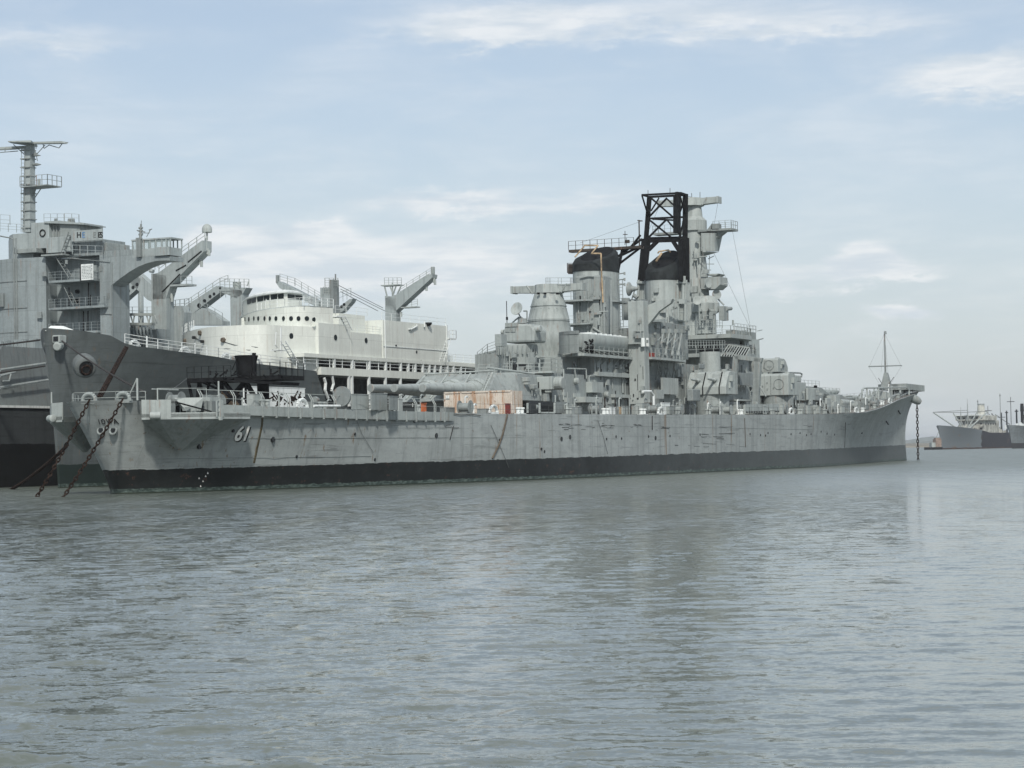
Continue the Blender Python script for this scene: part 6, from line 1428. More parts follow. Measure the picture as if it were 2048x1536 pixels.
mb = MB(); mb.box(SO - .05, SO + 2.6, pw1, pw0, z0w, z1w); mb.box(SO - .1, SO + 2.7, pw1 - .1, pw0 + .1, z2w, z3w)
for f in (0, .13, .30, .47, .62, .78, .89, 1): p = pw0 + (pw1 - pw0) * f; mb.box(SO - .05, SO + .08, p - .07, p + .07, z1w, z2w); mb.box(SO + 2.45, SO + 2.6, p - .06, p + .06, z1w, z2w)
wc = mb.out('wing_cabin', 'oil2', ol)
mb = MB(); mb.box(SO, SO + .03, pw1 + .1, pw0 - .1, z1w, z2w); mb.out('cabin_window', 'pane', wc)
mb = MB(); mb.box(SO - .35, SO - .05, Q(341, 500, SO)[0], Q(312, 500, SO)[0], z0w, z1w + .05); mb.out('wing_dodger', 'oil2', wc)
mb = MB(); x = 281; mb.box(SO - .5, SO, Q(285, 480, SO)[0], Q(276, 480, SO)[0], z0w, Q(281, 476, SO)[1]); mb.rod(QP(281, 478, SO - .3), QP(282, 448, SO - .3), .2, .12); mb.rod(QP(282, 450, SO - .3), QP(283, 441, SO - .3), .04); mb.rod(QP(274, 461, SO - .3), QP(290, 464, SO - .3), .07)
mb.rod(QP(283, 466, SO), QP(299, 466, SO), .04); mb.rod(QP(293, 474, SO), QP(301, 459, SO), .05); mb.rod(QP(298, 460, SO), QP(304, 458, SO), .06)
for y in (456, 462, 469): mb.rod(QP(278, y, SO - .3), QP(285, y, SO - .3), .14)
mb.out('wing_mast', 'shade', wc)
# roof houses, letter board, rails
ys = SO + .4
for (x0, x1, y0, y1, ss_, m_) in [(62, 98, 445, 497, SO + .5, 'oil2'), (98, 136, 448, 480, SO + 1.2, 'grey'), (92, 140, 474, 505, SO - .2, 'oil2'), (120, 160, 446, 478, SO + .8, 'grey'), (140, 205, 480, 512, SO + .8, 'oil'), (204, 214, 485, 512, SO + .8, 'grey'), (28, 72, 497, 506, SO - .6, 'grey')]:
    mb = MB(); mb.box(ss_, ss_ + 5, Q(x1, (y0 + y1) / 2, ss_)[0], Q(x0, (y0 + y1) / 2, ss_)[0], Q((x0 + x1) / 2, y1, ss_)[1], Q((x0 + x1) / 2, y0, ss_)[1]); mb.out('roof_house', m_, ol, bevel=.05)
mb = MB(); mb.face([Q(x, y, SO + .3) for x, y in ((88, 443), (120, 441), (168, 447), (168, 449), (88, 446))], SO + .3, SO + 5); mb.out('roof_slab', 'oil2', ol)
mb = MB(); mb.ladder(QP(142, 466, SO - .3), QP(128, 500, SO - .3), .8); mb.out('outside_ladder', 'light', ol)
mb = MB(); ring(mb, QP(85, 466, SO + .42), (1, 0, 0), .42, .08, 18); mb.out('life_ring', 'letter', ol)
mb = MB(); 
for i in range(6): mb.rod(QP(102 + i * 6, 452, SO + 1.1), QP(102 + i * 6, 478, SO + 1.1), .12)
mb.out('roof_pipe', 'shade', ol)
bdp = SO - .6; a, b = Q(142, 468, bdp)[0], Q(205, 470, bdp)[0]; zt_, zb_ = Q(172, 460, bdp)[1], Q(172, 481, bdp)[1]
mb = MB(); mb.box(bdp, bdp + .12, b, a, zb_, zt_); lb = mb.out('letter_board', 'oil2', ol)
def onb(x0, zc_, sc2=1): return lambda x, y, z: Vector((bdp - .03 - z, x0 - x * sc2, zc_ + y))
M['blueletter'] = plain('blue_lettering', (.12, .22, .38), .6)
for x, ch, m_ in ((158, 'H', 'letter'), (167, 'E', 'blueletter'), (189, 'E', 'shade'), (199, 'E', 'letter'), (203, 'S', 'letter')):
    text_part('letter', ch, 1.0, onb(Q(x, 468, bdp)[0], Q(x, 475, bdp)[1]), m_, lb, bold=.02)
mb = MB(); mb.rail([QP(0, 449, SO + 3), QP(20, 450, SO + 3)], 1.3, 2, 1.2, .04); mb.rail([QP(0, 463, SO + 1), QP(50, 466, SO + 1)], 1.1, 3, 1.3, .035); mb.rail([QP(88, 443, SO + 1), QP(128, 443, SO + 1)], 1.0, 2, 1.0, .03); mb.rail([QP(129, 442, SO + 1), QP(158, 444, SO + 1), QP(158, 444, SO + 4)], 1.0, 2, 1.0, .035); mb.rail([QP(130, 508, SO - .4), QP(206, 511, SO - .4), QP(207, 511, SO + 3)], 1.2, 2, 1.1, .04); mb.out('roof_rail', 'oil2', ol)
mb = MB(); 
for x in (112, 139, 146): mb.cyl(SO + 1.5, Q(x, 440, SO + 1.5)[0], Q(x, 444, SO)[1], Q(x, 434, SO)[1], .3, .22, 10)
mb.box(SO + .5, SO + 1, Q(150, 495, SO)[0], Q(146, 495, SO)[0], Q(148, 500, SO)[1], Q(148, 486, SO)[1]); mb.out('roof_fitting', 'shade', ol)
# mast
sM = SO + 3; mb = MB(); a, b = Q(58, 465, sM), Q(59.5, 292, sM)
mb.hexa([(sM - .6, a[0] - .62, a[1]), (sM + .6, a[0] - .62, a[1]), (sM + .6, a[0] + .62, a[1]), (sM - .6, a[0] + .62, a[1])], [(sM - .5, b[0] - .45, b[1]), (sM + .5, b[0] - .45, b[1]), (sM + .5, b[0] + .45, b[1]), (sM - .5, b[0] + .45, b[1])]); ms = mb.out('mast', 'oil2', ol)
mb = MB()
for i in range(10): z = a[1] + (b[1] - a[1]) * (i + .5) / 10; mb.box(sM - .75, sM + .75, a[0] - .75, a[0] + .75, z - .06, z + .06)
mb.ladder((sM - .75, a[0] + .45, a[1]), (sM - .65, a[0] + .3, b[1]), .5); mb.out('mast_collar', 'grey', ms)
mb = MB(); za, zb_ = Q(60, 283, sM)[1], Q(60, 290, sM)[1]
mb.hexa([(sM - 2.0, *Q(16, 284, sM - 2)), (sM - 2.0, Q(62, 290, sM - 2)[0], Q(62, 290, sM)[1]), (sM + 2, Q(75, 290, sM + 2)[0], Q(62, 290, sM)[1]), (sM + 2, *Q(24, 287, sM + 2))], [(sM - 2.0, Q(16, 282, sM - 2)[0], Q(16, 282, sM - 2)[1]), (sM - 2.0, Q(62, 286, sM - 2)[0], Q(62, 286, sM)[1]), (sM + 2, Q(75, 286, sM + 2)[0], Q(62, 286, sM)[1]), (sM + 2, Q(24, 285, sM + 2)[0], Q(24, 285, sM + 2)[1])])
mb.hexa([(sM - .5, *Q(70, 288, sM)), (sM - .5, *Q(131, 287, sM)), (sM + .5, *Q(131, 287, sM)), (sM + .5, *Q(70, 288, sM))], [(sM - .5, *Q(70, 284.5, sM)), (sM - .5, *Q(128, 283, sM)), (sM + .5, *Q(128, 283, sM)), (sM + .5, *Q(70, 284.5, sM))])
mb.hexa([(sM + 1.5, *Q(-40, 297, sM)), (sM + 1.5, *Q(45, 293, sM)), (sM + 2.2, *Q(45, 293, sM)), (sM + 2.2, *Q(-40, 297, sM))], [(sM + 1.5, *Q(-40, 293, sM)), (sM + 1.5, *Q(45, 288, sM)), (sM + 2.2, *Q(45, 288, sM)), (sM + 2.2, *Q(-40, 293, sM))]); mb.out('mast_yard', 'light', ms)
mb = MB()
for p_, q_ in (((27, 289), (52, 312)), ((70, 312), (90, 290)), ((72, 288), (72, 298)), ((86, 288), (88, 297)), ((88, 297), (98, 290)), ((98, 290), (118, 296)), ((118, 296), (124, 288)), ((0, 300), (36, 298)), ((0, 305), (36, 302)), ((10, 296), (10, 304)), ((70, 300), (75, 322)), ((131, 285), (136, 285))): mb.rod(QP(*p_, sM), QP(*q_, sM), .06, n=5)
mb.lathe(QP(64, 329, sM), QP(82, 329, sM), [(0, .1), (.5, .22), (1, .05)], 8); mb.lathe(QP(64, 310, sM), QP(81, 311, sM), [(0, .2), (.4, .18), (1, .05)], 8); mb.rod(QP(71, 306, sM), QP(71, 312, sM), .28); mb.out('mast_brace', 'shade', ms)
mb = MB(); a, b = QP(40, 373, sM - 1.5), QP(95, 376, sM - 1.5); mb.box(sM - 1.5, sM + 1.5, b[1], a[1], a[2] - .12, a[2]); mb.rail([(sM - 1.5, a[1], a[2]), (sM - 1.5, b[1], a[2]), (sM + 1.5, b[1], a[2])], 1.3, 2, .9, .045); mb.rod(QP(82, 377, sM), QP(68, 398, sM), .07); mb.rod(QP(72, 377, sM), QP(67, 392, sM), .07); mb.rod(QP(78, 370, sM), QP(78, 358, sM), .2); mb.out('mast_platform', 'grey', ms)
# ---- crane posts
def post(nm, x, s, parts, w_, label=None):
    mb = MB()
    for pts in parts: mb.face([Q(a, b, s) for a, b in pts], s - w_ / 2, s + w_ / 2)
    return mb.out(nm, 'oil2', ol)
sPA = S(325, 700, 56)[0]
kp = post('crane_post', 325, sPA, [[(310, 548), (340, 552), (341, 712), (311, 712)], [(313, 549), (325, 546), (411, 482), (416, 482), (416, 503), (348, 572), (340, 598), (313, 600)]], 1.8)
mb = MB(); 
for p_, q_ in (((325, 583), (360, 548)), ((376, 524), (403, 502)), ((352, 541), (372, 530))): mb.rod(QP(*p_, sPA - .95), QP(*q_, sPA - .95), .09)
mb.out('jib_groove', 'dark', kp)
mb = MB(); mb.rail([QP(318, 545, sPA - .9), QP(345, 524, sPA - .9), QP(410, 478, sPA - .9)], 1.0, 2, 1.6, .05); mb.out('jib_rail', 'light', kp)
mb = MB(); z = Q(364, 573, sPA)[1]; mb.box(sPA - 1, sPA + 1, Q(385, 570, sPA)[0], Q(348, 572, sPA)[0], z, z + .25); mb.rail([QP(384, 570, sPA - .9), QP(362, 570, sPA - .9)], 1.2, 2, .9, .04); mb.out('work_platform', 'oil2', kp)
mb = MB(); c = Vector(QP(414, 463, sPA)); mb.lathe(c - Vector((0, 0, .15)), c + Vector((0, 0, 1.05)), [(0, .62), (.05, .68), (.4, .68), (.62, .62), (.82, .45), (.95, .22), (1, .02)], 22); mb.rod(c - Vector((0, 0, 1.2)), c, .12); mb.rod(c - Vector((.3, 0, 2.6)), c - Vector((.3, 0, .9)), .18); mb.out('satellite_dome', 'light', kp, smooth=True)
mb = MB()
for x, y in ((418, 500), (415, 497), (403, 522), (400, 516), (343, 585), (344, 592)): q = QP(x, y, sPA); mb.rod(q, Vector(q) - Vector((0, 0, .8)), .2)
mb.out('hanging_block', 'light', kp)
mb = MB(); mb.box(sPA - 1, sPA - .9, Q(334, 660, sPA)[0], Q(330, 660, sPA)[0], Q(332, 676, sPA)[1], Q(332, 664, sPA)[1]); mb.out('post_door', 'dark', kp)
sPA2 = S(295, 700, 72)[0]
k2 = post('crane_jib', 290, sPA2, [[(268, 548), (280, 545), (311, 573), (311, 605), (300, 600), (266, 566)], [(244, 590), (266, 562), (281, 553), (287, 560), (281, 577), (244, 610)]], 1.4)
mb = MB()
for x, y in ((257, 582), (266, 575), (274, 569)): q = Vector(QP(x, y, sPA2 - .72)); mb.lathe(q, q + Vector((.1, 0, 0)), [(0, .28), (1, .28)], 12)
mb.out('lightening_hole', 'dark', k2)
mb = MB(); mb.rod(QP(281, 560, sPA2 + 6), QP(283, 712, sPA2 + 6), .42, .42); mb.rail([QP(268, 548, sPA2), QP(310, 540, sPA2)], 1.0, 2, 1.2, .045); mb.rail([QP(300, 540, sPA2), QP(330, 530, sPA2)], 1.0, 2, 1.2, .04); mb.rod(QP(300, 541, sPA2), QP(307, 543, sPA2), .3); mb.rod(QP(291, 584, sPA2), QP(291, 589, sPA2), .25); mb.out('rear_post', 'oil2', k2)
mb = MB(); sTr = SO + 12; 
for y in (629, 648): a, b = QP(250, y, sTr), QP(309, y, sTr); mb.beam(a, b, .35)
for i in range(8): x = 253 + i * 8; mb.rod(QP(x, 630, sTr), QP(x + (5 if i % 2 else -3), 647, sTr), .1)
mb.rail([QP(250, 629, sTr), QP(309, 629, sTr)], 1.0, 2, 1.3, .035); mb.out('pipe_bridge', 'light', ol)
mb = MB(); 
for x0, x1, y0, y1 in ((252, 275, 648, 690), (280, 306, 658, 700)): mb.box(sTr + 1, sTr + 4, Q(x1, y1, sTr)[0], Q(x0, y1, sTr)[0], 14, Q(x0, y0, sTr)[1])
for i in range(8): mb.rod(QP(252 + i * 7, 655, sTr), QP(256 + i * 7, 690, sTr), .15)
mb.out('cargo_gear', 'oil', ol)
# second pair
sPB = S(479, 640, 58)[0]
kb = post('crane_post', 479, sPB, [[(467, 578), (491, 582), (491, 655), (468, 655)], [(440, 575), (499, 576), (492, 588), (480, 598), (467, 592), (446, 584)], [(369, 618), (440, 572), (446, 586), (392, 628), (384, 634), (369, 634)]], 1.8)
mb = MB()
for x, y, r in ((398, 611, .34), (409, 602, .3), (420, 593, .26), (428, 588, .24), (440, 576, .2)): q = Vector(QP(x, y, sPB - .92)); mb.lathe(q, q + Vector((.1, 0, 0)), [(0, r), (1, r)], 14)
mb.out('lightening_hole', 'dark', kb)
mb = MB(); mb.rail([QP(369, 617, sPB - .9), QP(440, 570, sPB - .9), QP(456, 564, sPB - .9)], 1.0, 2, 1.5, .05); mb.rail([QP(440, 575, sPB - 1), QP(498, 576, sPB - 1)], 1.3, 3, .9, .045); mb.rail([QP(441, 595, sPB - 1), QP(462, 595, sPB - 1)], 1.0, 2, .9, .035); mb.cyl(sPB, Q(474, 572, sPB)[0], Q(474, 576, sPB)[1], Q(474, 564, sPB)[1], .6, .6, 12); mb.rod(QP(494, 572, sPB), QP(498, 562, sPB), .08); mb.ladder(QP(488, 600, sPB - 1), QP(487, 625, sPB - 1), .6, .05); mb.out('post_rail', 'light', kb)
sPC = S(357, 700, 56)[0] + 8
kc = post('crane_post', 357, sPC, [[(345, 618), (370, 612), (376, 625), (370, 715), (345, 715)]], 1.8)
mb = MB(); q = QP(352, 612, sPC); mb.cyl(sPC, Q(355, 612, sPC)[0], Q(355, 618, sPC)[1], Q(355, 612, sPC)[1], .7, .7, 12); mb.rail([QP(342, 618, sPC), QP(378, 614, sPC)], 1.2, 2, .8, .05)
mb.rod(QP(344, 625, sPC), QP(344, 640, sPC), .2); mb.out('post_head', 'shade', kc)
mb = MB(); mb.face([Q(x, y, sPC + 6) for x, y in ((370, 637), (403, 616), (416, 622), (445, 642), (445, 650), (372, 650))], sPC + 6, sPC + 8); mb.rail([QP(400, 614, sPC + 6), QP(445, 640, sPC + 6)], 1, 2, 1.3, .04); mb.out('cargo_gear', 'oil2', ol)
# third pair
sPD = S(657, 620, 62)[0]
kd = post('crane_post', 657, sPD, [[(646, 576), (668, 576), (668, 632), (647, 632)], [(557, 565), (561, 563), (580, 572), (643, 604), (643, 618), (630, 610), (565, 577)]], 1.8)
mb = MB(); mb.box(sPD - 1.3, sPD + .5, Q(675, 590, sPD)[0], Q(668, 590, sPD)[0], Q(671, 632, sPD)[1], Q(671, 560, sPD)[1]); mb.box(sPD - 1, sPD - .5, Q(562, 560, sPD)[0], Q(558, 560, sPD)[0], Q(560, 566, sPD)[1], Q(560, 551, sPD)[1]); mb.rod(QP(671, 562, sPD), QP(671, 548, sPD), .12); mb.out('dark_lift_rail', 'shade', kd)
mb = MB(); mb.rail([QP(560, 563, sPD - .9), QP(590, 572, sPD - .9), QP(643, 603, sPD - .9)], 1.25, 3, 1.3, .045); mb.rail([QP(650, 575, sPD - 1), QP(676, 575, sPD - 1)], 1.5, 4, .8, .05); mb.rail([QP(647, 589, sPD - 1), QP(668, 589, sPD - 1)], 1.2, 3, .5, .05); mb.rail([QP(622, 602, sPD), QP(645, 602, sPD)], .8, 2, .9, .04); mb.out('post_rail', 'light', kd)
mb = MB(); 
for p_, q_ in (((681, 578), (770, 622)), ((681, 583), (756, 622)), ((676, 570), (766, 616))): mb.rod(QP(*p_, sPD + 2), QP(*q_, sPD + 12), .05, n=4)
mb.out('stay_wire', 'cable', kd)
mb = MB(); mb.face([Q(x, y, sPD + 3) for x, y in ((677, 615), (699, 598), (705, 597), (702, 604), (684, 624), (677, 626))], sPD + 3, sPD + 4.4); mb.rail([QP(678, 606, sPD + 3), QP(702, 596, sPD + 3)], 1.6, 2, .9, .04); s_ = mb.out('crane_jib', 'oil2', ol)
mb = MB(); 
for x, y in ((683, 613), (688, 609)): q = Vector(QP(x, y, sPD + 2.95)); mb.lathe(q, q + Vector((.1, 0, 0)), [(0, .25), (1, .25)], 12)
mb.out('lightening_hole', 'dark', s_)
# fourth
sPF = S(786, 630, 60)[0]
kf = post('crane_post', 786, sPF, [[(775, 592), (797, 598), (797, 655), (776, 655)], [(776, 597), (797, 590), (862, 549), (870, 549), (869, 556), (812, 608), (797, 622), (778, 618)]], 1.8)
mb = MB(); mb.rail([QP(800, 588, sPF - .9), QP(866, 547, sPF - .9)], 1.1, 3, 1.3, .045); mb.rail([QP(769, 571, sPF - 1), QP(803, 571, sPF - 1)], 1.3, 3, .8, .045); mb.box(sPF - 1.2, sPF + 1, Q(803, 571, sPF)[0], Q(768, 571, sPF)[0], Q(785, 572, sPF)[1], Q(785, 570, sPF)[1])
for p_, q_ in (((769, 572), (776, 600)), ((802, 572), (790, 598)), ((780, 572), (790, 598)), ((792, 572), (784, 596)), ((785, 565), (785, 594))): mb.rod(QP(*p_, sPF - 1), QP(*q_, sPF - .5), .13)
z = Q(820, 616, sPF)[1]; mb.box(sPF - .8, sPF + .8, Q(836, 610, sPF)[0], Q(806, 617, sPF)[0], z, z + .2); mb.rail([QP(835, 611, sPF), QP(812, 616, sPF)], 1.1, 3, .9, .04); mb.box(sPF - .6, sPF, Q(870, 540, sPF)[0], Q(865, 540, sPF)[0], Q(867, 550, sPF)[1], Q(867, 534, sPF)[1]); mb.out('post_rail', 'light', kf)
mb = MB()
for x, y in ((868, 556), (870, 560), (853, 572), (802, 624)): q = QP(x, y, sPF); mb.rod(q, Vector(q) - Vector((0, 0, .8)), .22)
mb.out('hanging_block', 'light', kf)

# ================================================================== FAR SHIPS
def farship(name, label, px, D, hd, group=None):
    o = bpy.data.objects.new(name, None); sc.collection.objects.link(o); o.location = ((px - PX) / F * D, D, 0); o.rotation_euler = (0, 0, R_(hd)); o['o'] = (0, 0, 0); return tag(o, label, 'ship', group)
G = 'ships laid up across the water'
DA = 1330.0; kA = F / DA
M['far_cream'] = plain('stained_cream_paint', (.34, .345, .31), .8, .35, .25)
fa_ = farship('cargo_ship', 'distant grey bowed cargo ship with black after side, white house and V shaped derricks', 1880, DA, 58, G)
def farhull(par, L, bm, zt_, mtl, over=5):
    BDf = [(0, .3), (4, 2.6), (10, 5), (20, 7.6), (34, bm), (L - 12, bm), (L, bm * .6)]; BWf = [(0, .1), (8, 1.5), (20, 4.2), (36, 7.6), (50, bm), (L - 20, bm), (L, .5)]
    mb, sf = hull_mesh(L, 0, 1, lambda z: -over * z ** 1.4, lambda z: L, BWf, BDf, zt_, 1.5, 0, ns=40, nz=8); return mb.out('hull', mtl, par, smooth=True)
def farm(g, b):
    o = obco(g); s = g.new('ShaderNodeSeparateXYZ'); g.l.new(o, s.inputs[0])
    n_ = g.noise(g.map(o, (.3, .3, .6)), .35, 5, .7)
    f = g.m('GREATER_THAN', g.m('ADD', s.outputs[0], g.m('MULTIPLY', n_, 22)), 56)
    c = g.mix(f, (.135, .158, .172), (.018, .018, .024)); c = g.mix(g.m('LESS_THAN', s.outputs[2], g.m('MULTIPLY', n_, 1.6)), c, (.04, .02, .015))
    c = g.mix(g.m('MULTIPLY', g.rng(n_, .56, .66), .45), c, (.17, .12, .08)); g.l.new(c, b.inputs['Base Color'])
M['farhull'] = mat('far_hull_paint', farm, .7)
farhull(fa_, 135, 9.5, [(0, 14.6), (12, 13.8), (30, 12.6), (50, 11.2), (62, 9.8), (135, 9.8)], 'farhull')
al = lambda px, b=0: ((px - 1882) / kA - b * math.sin(R_(69)) * -1 * 0) / math.cos(R_(69))
def fbox(par, nm, mt, a0, a1, b0, b1, z0_, z1_): mb = MB(); mb.box(a0, a1, b0, b1, z0_, z1_); return mb.out(nm, mt, par)
h_ = fbox(fa_, 'house', 'far_cream', 52, 80, -8, 8, 9.8, 17.6); fbox(fa_, 'bridge', 'far_cream', 50, 72, -9.5, 9.5, 17.6, 20.6); fbox(fa_, 'bridge_roof', 'white2', 48, 74, -6, 11, 20.6, 21.2)
for i in range(4):
    for z in (12.0, 15.0): fbox(fa_, 'window', 'dark', 51.9, 52.1, -7 + i * 3.8, -5.6 + i * 3.8, z, z + 1)
for i in range(5): fbox(fa_, 'window', 'dark', 55 + i * 4.5, 56.6 + i * 4.5, -8.1, -7.9, 14.6, 15.9)
for i in range(6): fbox(fa_, 'window', 'dark', 49.9, 50.1, -8 + i * 2.8, -6.6 + i * 2.8, 18.6, 19.6)
mb = MB(); mb.cyl(70, 0, 20, 28, 2.6, 2.1, 20); fn = mb.out('funnel', 'far_cream', fa_, smooth=True); mb = MB(); mb.cyl(70, 0, 27.4, 28.3, 2.3, 2.1, 20); mb.out('funnel_top', 'shade', fn)
for nm, a, b, h, r in (('mast', 78, 5, 31, .3), ('mast', 100, -2, 35, .3), ('king_post', 76, -5, 22, .55), ('king_post', 106, -4, 24, .55), ('king_post', 128, -3, 25, .7)):
    mb = MB(); mb.rod((a, b, 9.8), (a, b, h), r, r * .7); mb.cyl(a, b, h - 1.6, h - .9, r * 1.8, r * 1.8, 8); mb.out(nm, 'shade' if nm == 'mast' else 'black', fa_)
for a, b, h in ((34, 0, 23), (46, 0, 28)):
    mb = MB(); mb.rod((a, b, 11), (a, b, h), .45, .25); mb.rod((a, b - 3, 12), (a, b, h * .75), .25); mb.rod((a, b + 3, 12), (a, b, h * .75), .25); mb.rod((a, b, h), (a, b, h + 3), .1); mb.out('mast', 'grey', fa_)
for a0, b0, a1, b1, z1_ in ((38, 3, 26, 15, 23), (38, -3, 44, -14, 23), (40, 1, 37, 6, 22.5), (42, -1, 45, -7, 23.5)):
    mb = MB(); mb.rod((a0, b0, 12), (a1, b1, z1_), .5, .4); mb.out('derrick', 'light', fa_)
mb = MB(); mb.rod((26, 15, 23), (46, 0, 24), .2, n=4); mb.rod((44, -14, 23), (34, 0, 22.5), .2, n=4); mb.rod((26, 15, 23), (34, 0, 22.5), .2, n=4); mb.out('rigging', 'cable', fa_)
for nm, a, b, h, r_ in (('king_post', 96, 4, 22, .5), ('king_post', 116, 3, 23, .5), ('mast', 120, -2, 33, .25), ('mast', 88, 2, 27, .25)):
    mb = MB(); mb.rod((a, b, 9.8), (a, b, h), r_, r_ * .7); mb.rod((a, b - 2.5, h - 3), (a, b + 2.5, h - 3), .2); mb.out(nm, 'black', fa_)
for a0, b0, a1, b1, z1_ in ((100, 2, 112, 9, 20), (116, 3, 104, 10, 21), (128, -3, 118, 8, 22)): mb = MB(); mb.rod((a0, b0, 12), (a1, b1, z1_), .3, .25); mb.out('derrick', 'shade', fa_)
rr = random.Random(21); mb = MB()
for i in range(46): a = rr.uniform(24, 60) if i < 12 else rr.uniform(92, 132); w_ = rr.uniform(.8, 2.4); b = rr.uniform(-7, 8); mb.box(a, a + w_, b, b + w_, 9.6 if a > 60 else 11, (9.6 if a > 60 else 11.4) + rr.uniform(.8, 3))
mb.out('deck_gear', 'far_cream', fa_)
mb = MB(); mb.rod((7.5, 4.05, 11), (8.2, 3.2, 8.8), .5); mb.out('anchor', 'dark', fa_)
DC = 1230.0
fc = farship('cargo_ship', 'distant ship cut by the right edge, white house with red funnel above a grey bow', 2021, DC, 58, G)
M['farhull2'] = hullpaint('far_grey_hull', (.17, .195, .205), (.03, .03, .032), 3.0, 0, False, None, .4)
farhull(fc, 120, 9.5, [(0, 13.2), (14, 12.4), (35, 11.2), (60, 10), (120, 10)], 'farhull2', 5)
mb = MB(); mb.rod((7.5, 4.05, 9.5), (8.4, 3.0, 6.0), .55); mb.out('anchor', 'tan', fc)
fbox(fc, 'house', 'far_cream', 46, 70, -7.5, 7.5, 10, 16.5); fbox(fc, 'bridge', 'far_cream', 44, 62, -7, 9.2, 16.5, 19.3)
mb = MB(); mb.cyl(50, -.5, 19.3, 23.5, 2.6, 2.4, 18); mb.cyl(56, -5, 19.3, 22.8, 2, 2, 18); M['redbrown'] = plain('faded_red_paint', (.22, .06, .05), .8); mb.out('funnel', 'redbrown', fc)
mb = MB(); mb.rod((44, 1.5, 19), (44, 1.5, 34), 1.0, .4); mb.rod((44, 1.5, 34), (44, 1.5, 39), .2, .1); mb.box(43.5, 44.5, .2, 2.8, 30, 30.5); mb.box(43.5, 44.5, 2, 3.4, 32, 34); mb.out('mast', 'light', fc)
mb = MB(); mb.rod((30, 4, 11), (30, 4, 25), .9, .9); mb.cyl(30, 4, 21, 25.5, 1.1, .9, 10); mb.rod((66, -4, 11), (66, -4, 26), .7); mb.rod((40, 5.5, 16), (40, 5.5, 24), .7); mb.rod((66, -4, 25), (74, -9, 21), .35); mb.out('king_post', 'black', fc)
for i in range(5): fbox(fc, 'window', 'dark', 45.9, 46.1, -6 + i * 2.8, -4.6 + i * 2.8, 12.6, 13.8)
for i in range(5): fbox(fc, 'window', 'dark', 43.9, 44.1, -6 + i * 3, -4.4 + i * 3, 17.4, 18.6)
mb = MB()
for i in range(22): a = rr.uniform(10, 46); w_ = rr.uniform(.6, 1.8); b = rr.uniform(-5, 7); mb.box(a, a + w_, b, b + w_, 11, 11.8 + rr.uniform(.6, 3))
mb.out('deck_gear', 'white2', fc)
ft = farship('work_boat', 'small distant work boat with rust brown house left of the far cargo ship', 1850, 1300, 12, None); ft['category'] = 'boat'
mb = MB(); mb.plan([(-1.5, 0), (.5, -2.2), (9, -2.6), (9.6, 0), (9, 2.6), (.5, 2.2)], -.5, 1.5); mb.out('hull', 'black', ft)
M['rusttan'] = plain('rusty_tan_paint', (.22, .17, .14), .85, .25, .8)
mb = MB(); mb.box(5, 8.6, -2.2, 2.2, 1.7, 6.2); mb.box(5.4, 8.4, -1.8, 1.8, 6.2, 6.9); mb.out('house', 'rusttan', ft)
mb = MB(); mb.box(2.6, 5, -1.8, 1.8, 1.5, 4.2); mb.out('fore_house', 'light', ft)
mb = MB(); mb.rod((6, 0, 6.5), (8.0, 0, 11), .12); mb.rod((8.4, 0, 6.5), (8.0, 0, 10), .1); mb.out('mast', 'grey', ft)

# ================================================================== HAZE
hz = MB(); hz.box(-20000, 20000, -1200, 16000, -3, 62)
me = bpy.data.meshes.new('haze'); bmesh.ops.recalc_face_normals(hz.b, faces=hz.b.faces); hz.b.to_mesh(me); ho = bpy.data.objects.new('haze', me); sc.collection.objects.link(ho)
hm = bpy.data.materials.new('haze'); hm.use_nodes = True; hm.node_tree.nodes.clear()
pv = hm.node_tree.nodes.new('ShaderNodeVolumePrincipled'); mo = hm.node_tree.nodes.new('ShaderNodeOutputMaterial')
pv.inputs['Color'].default_value = (.92, .96, 1, 1); pv.inputs['Density'].default_value = .00009; pv.inputs['Anisotropy'].default_value = .2
hm.node_tree.links.new(pv.outputs[0], mo.inputs['Volume']); me.materials.append(hm); tag(ho, 'thin pale sea haze over the bay', None, kind='stuff')
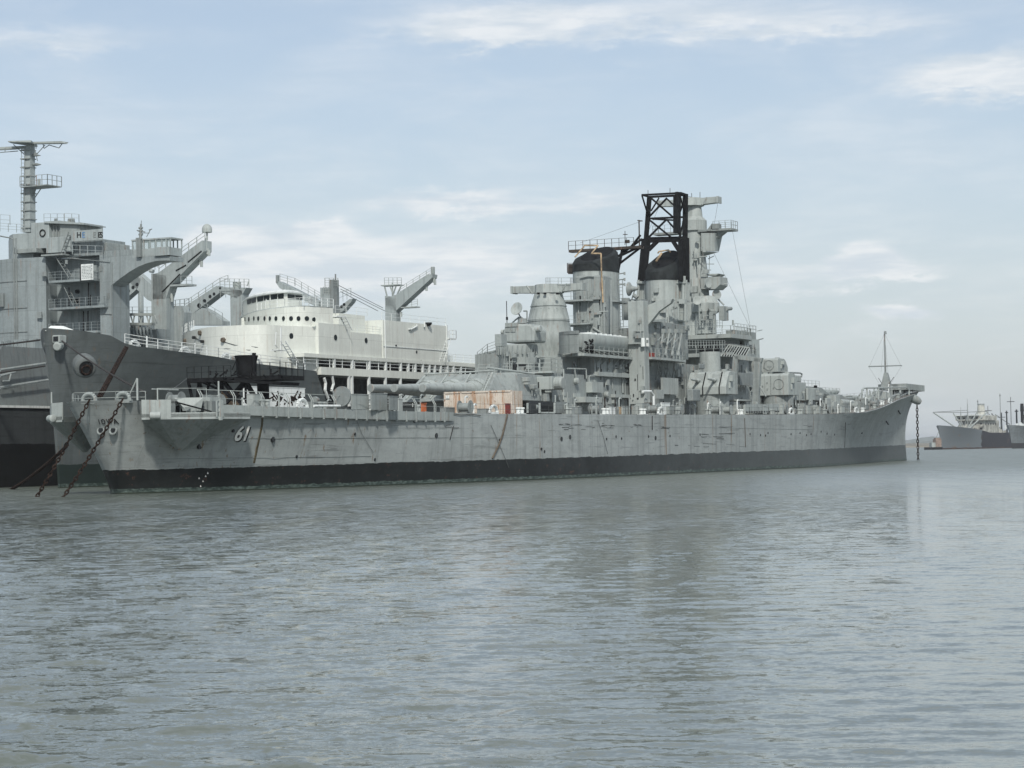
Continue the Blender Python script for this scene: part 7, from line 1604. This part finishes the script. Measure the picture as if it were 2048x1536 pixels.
# every countable piece of these becomes a part of its own
SPLIT = {'after_gear', 'mast_brace', 'deck_gear', 'scrape_mark', 'wall_gear', 'pipe_run', 'cable_run', 'roof_rail', 'signal_pole', 'crane_bracket', 'tub_gear', 'optic_arm', 'rail_bracket', 'platform_bracket', 'deck_chock', 'wall_fitting', 'gallery_post', 'gallery_door', 'lightening_hole', 'hanging_block', 'wall_locker', 'wall_lamp', 'watertight_door', 'porthole', 'wall_grille', 'dark_opening', 'life_raft_canister', 'sight_hood', 'sight_hatch', 'draught_mark', 'roof_lamp', 'vent_box', 'freeing_port', 'davit_arm', 'deck_winch', 'roof_fitting', 'king_post', 'funnel', 'deck_screen', 'rear_door_ring', 'entry_frame', 'platform_strut', 'signal_arm', 'cap_gallery', 'lattice_support', 'barrel_rib', 'face_rib', 'brace_leg', 'outside_ladder', 'tub_locker'}
def islands(me):
    par = list(range(len(me.vertices)))
    def fd(a):
        while par[a] != a: par[a] = par[par[a]]; a = par[a]
        return a
    for e in me.edges: par[fd(e.vertices[0])] = fd(e.vertices[1])
    d = {}
    for v in me.vertices: d.setdefault(fd(v.index), []).append(v)
    L = []
    for vs in d.values():
        lo = [min(v.co[k] for v in vs) - .03 for k in range(3)]; hi = [max(v.co[k] for v in vs) + .03 for k in range(3)]; L.append([lo, hi, {v.index for v in vs}])
    ch = True
    while ch:
        ch = False
        for i in range(len(L)):
            for j in range(len(L) - 1, i, -1):
                if all(L[i][0][k] <= L[j][1][k] and L[j][0][k] <= L[i][1][k] for k in range(3)):
                    L[i] = [[min(L[i][0][k], L[j][0][k]) for k in range(3)], [max(L[i][1][k], L[j][1][k]) for k in range(3)], L[i][2] | L[j][2]]; del L[j]; ch = True
    return L
for o in [o for o in bpy.data.objects if o.type == 'MESH' and o.name.split('.')[0] in SPLIT and not o.children]:
    L = islands(o.data)
    if len(L) < 2 or len(L) > 60: continue
    base = o.data
    for k, (_, _, idx) in enumerate(L):
        b = bmesh.new(); b.from_mesh(base); bmesh.ops.delete(b, geom=[v for v in b.verts if v.index not in idx], context='VERTS')
        me = bpy.data.meshes.new(base.name); b.to_mesh(me); b.free(); me.materials.append(base.materials[0])
        if k == 0: o.data = me
        else: c = o.copy(); c.data = me; sc.collection.objects.link(c)
for o in list(bpy.data.objects):
    if 'o' in o.keys(): del o['o']
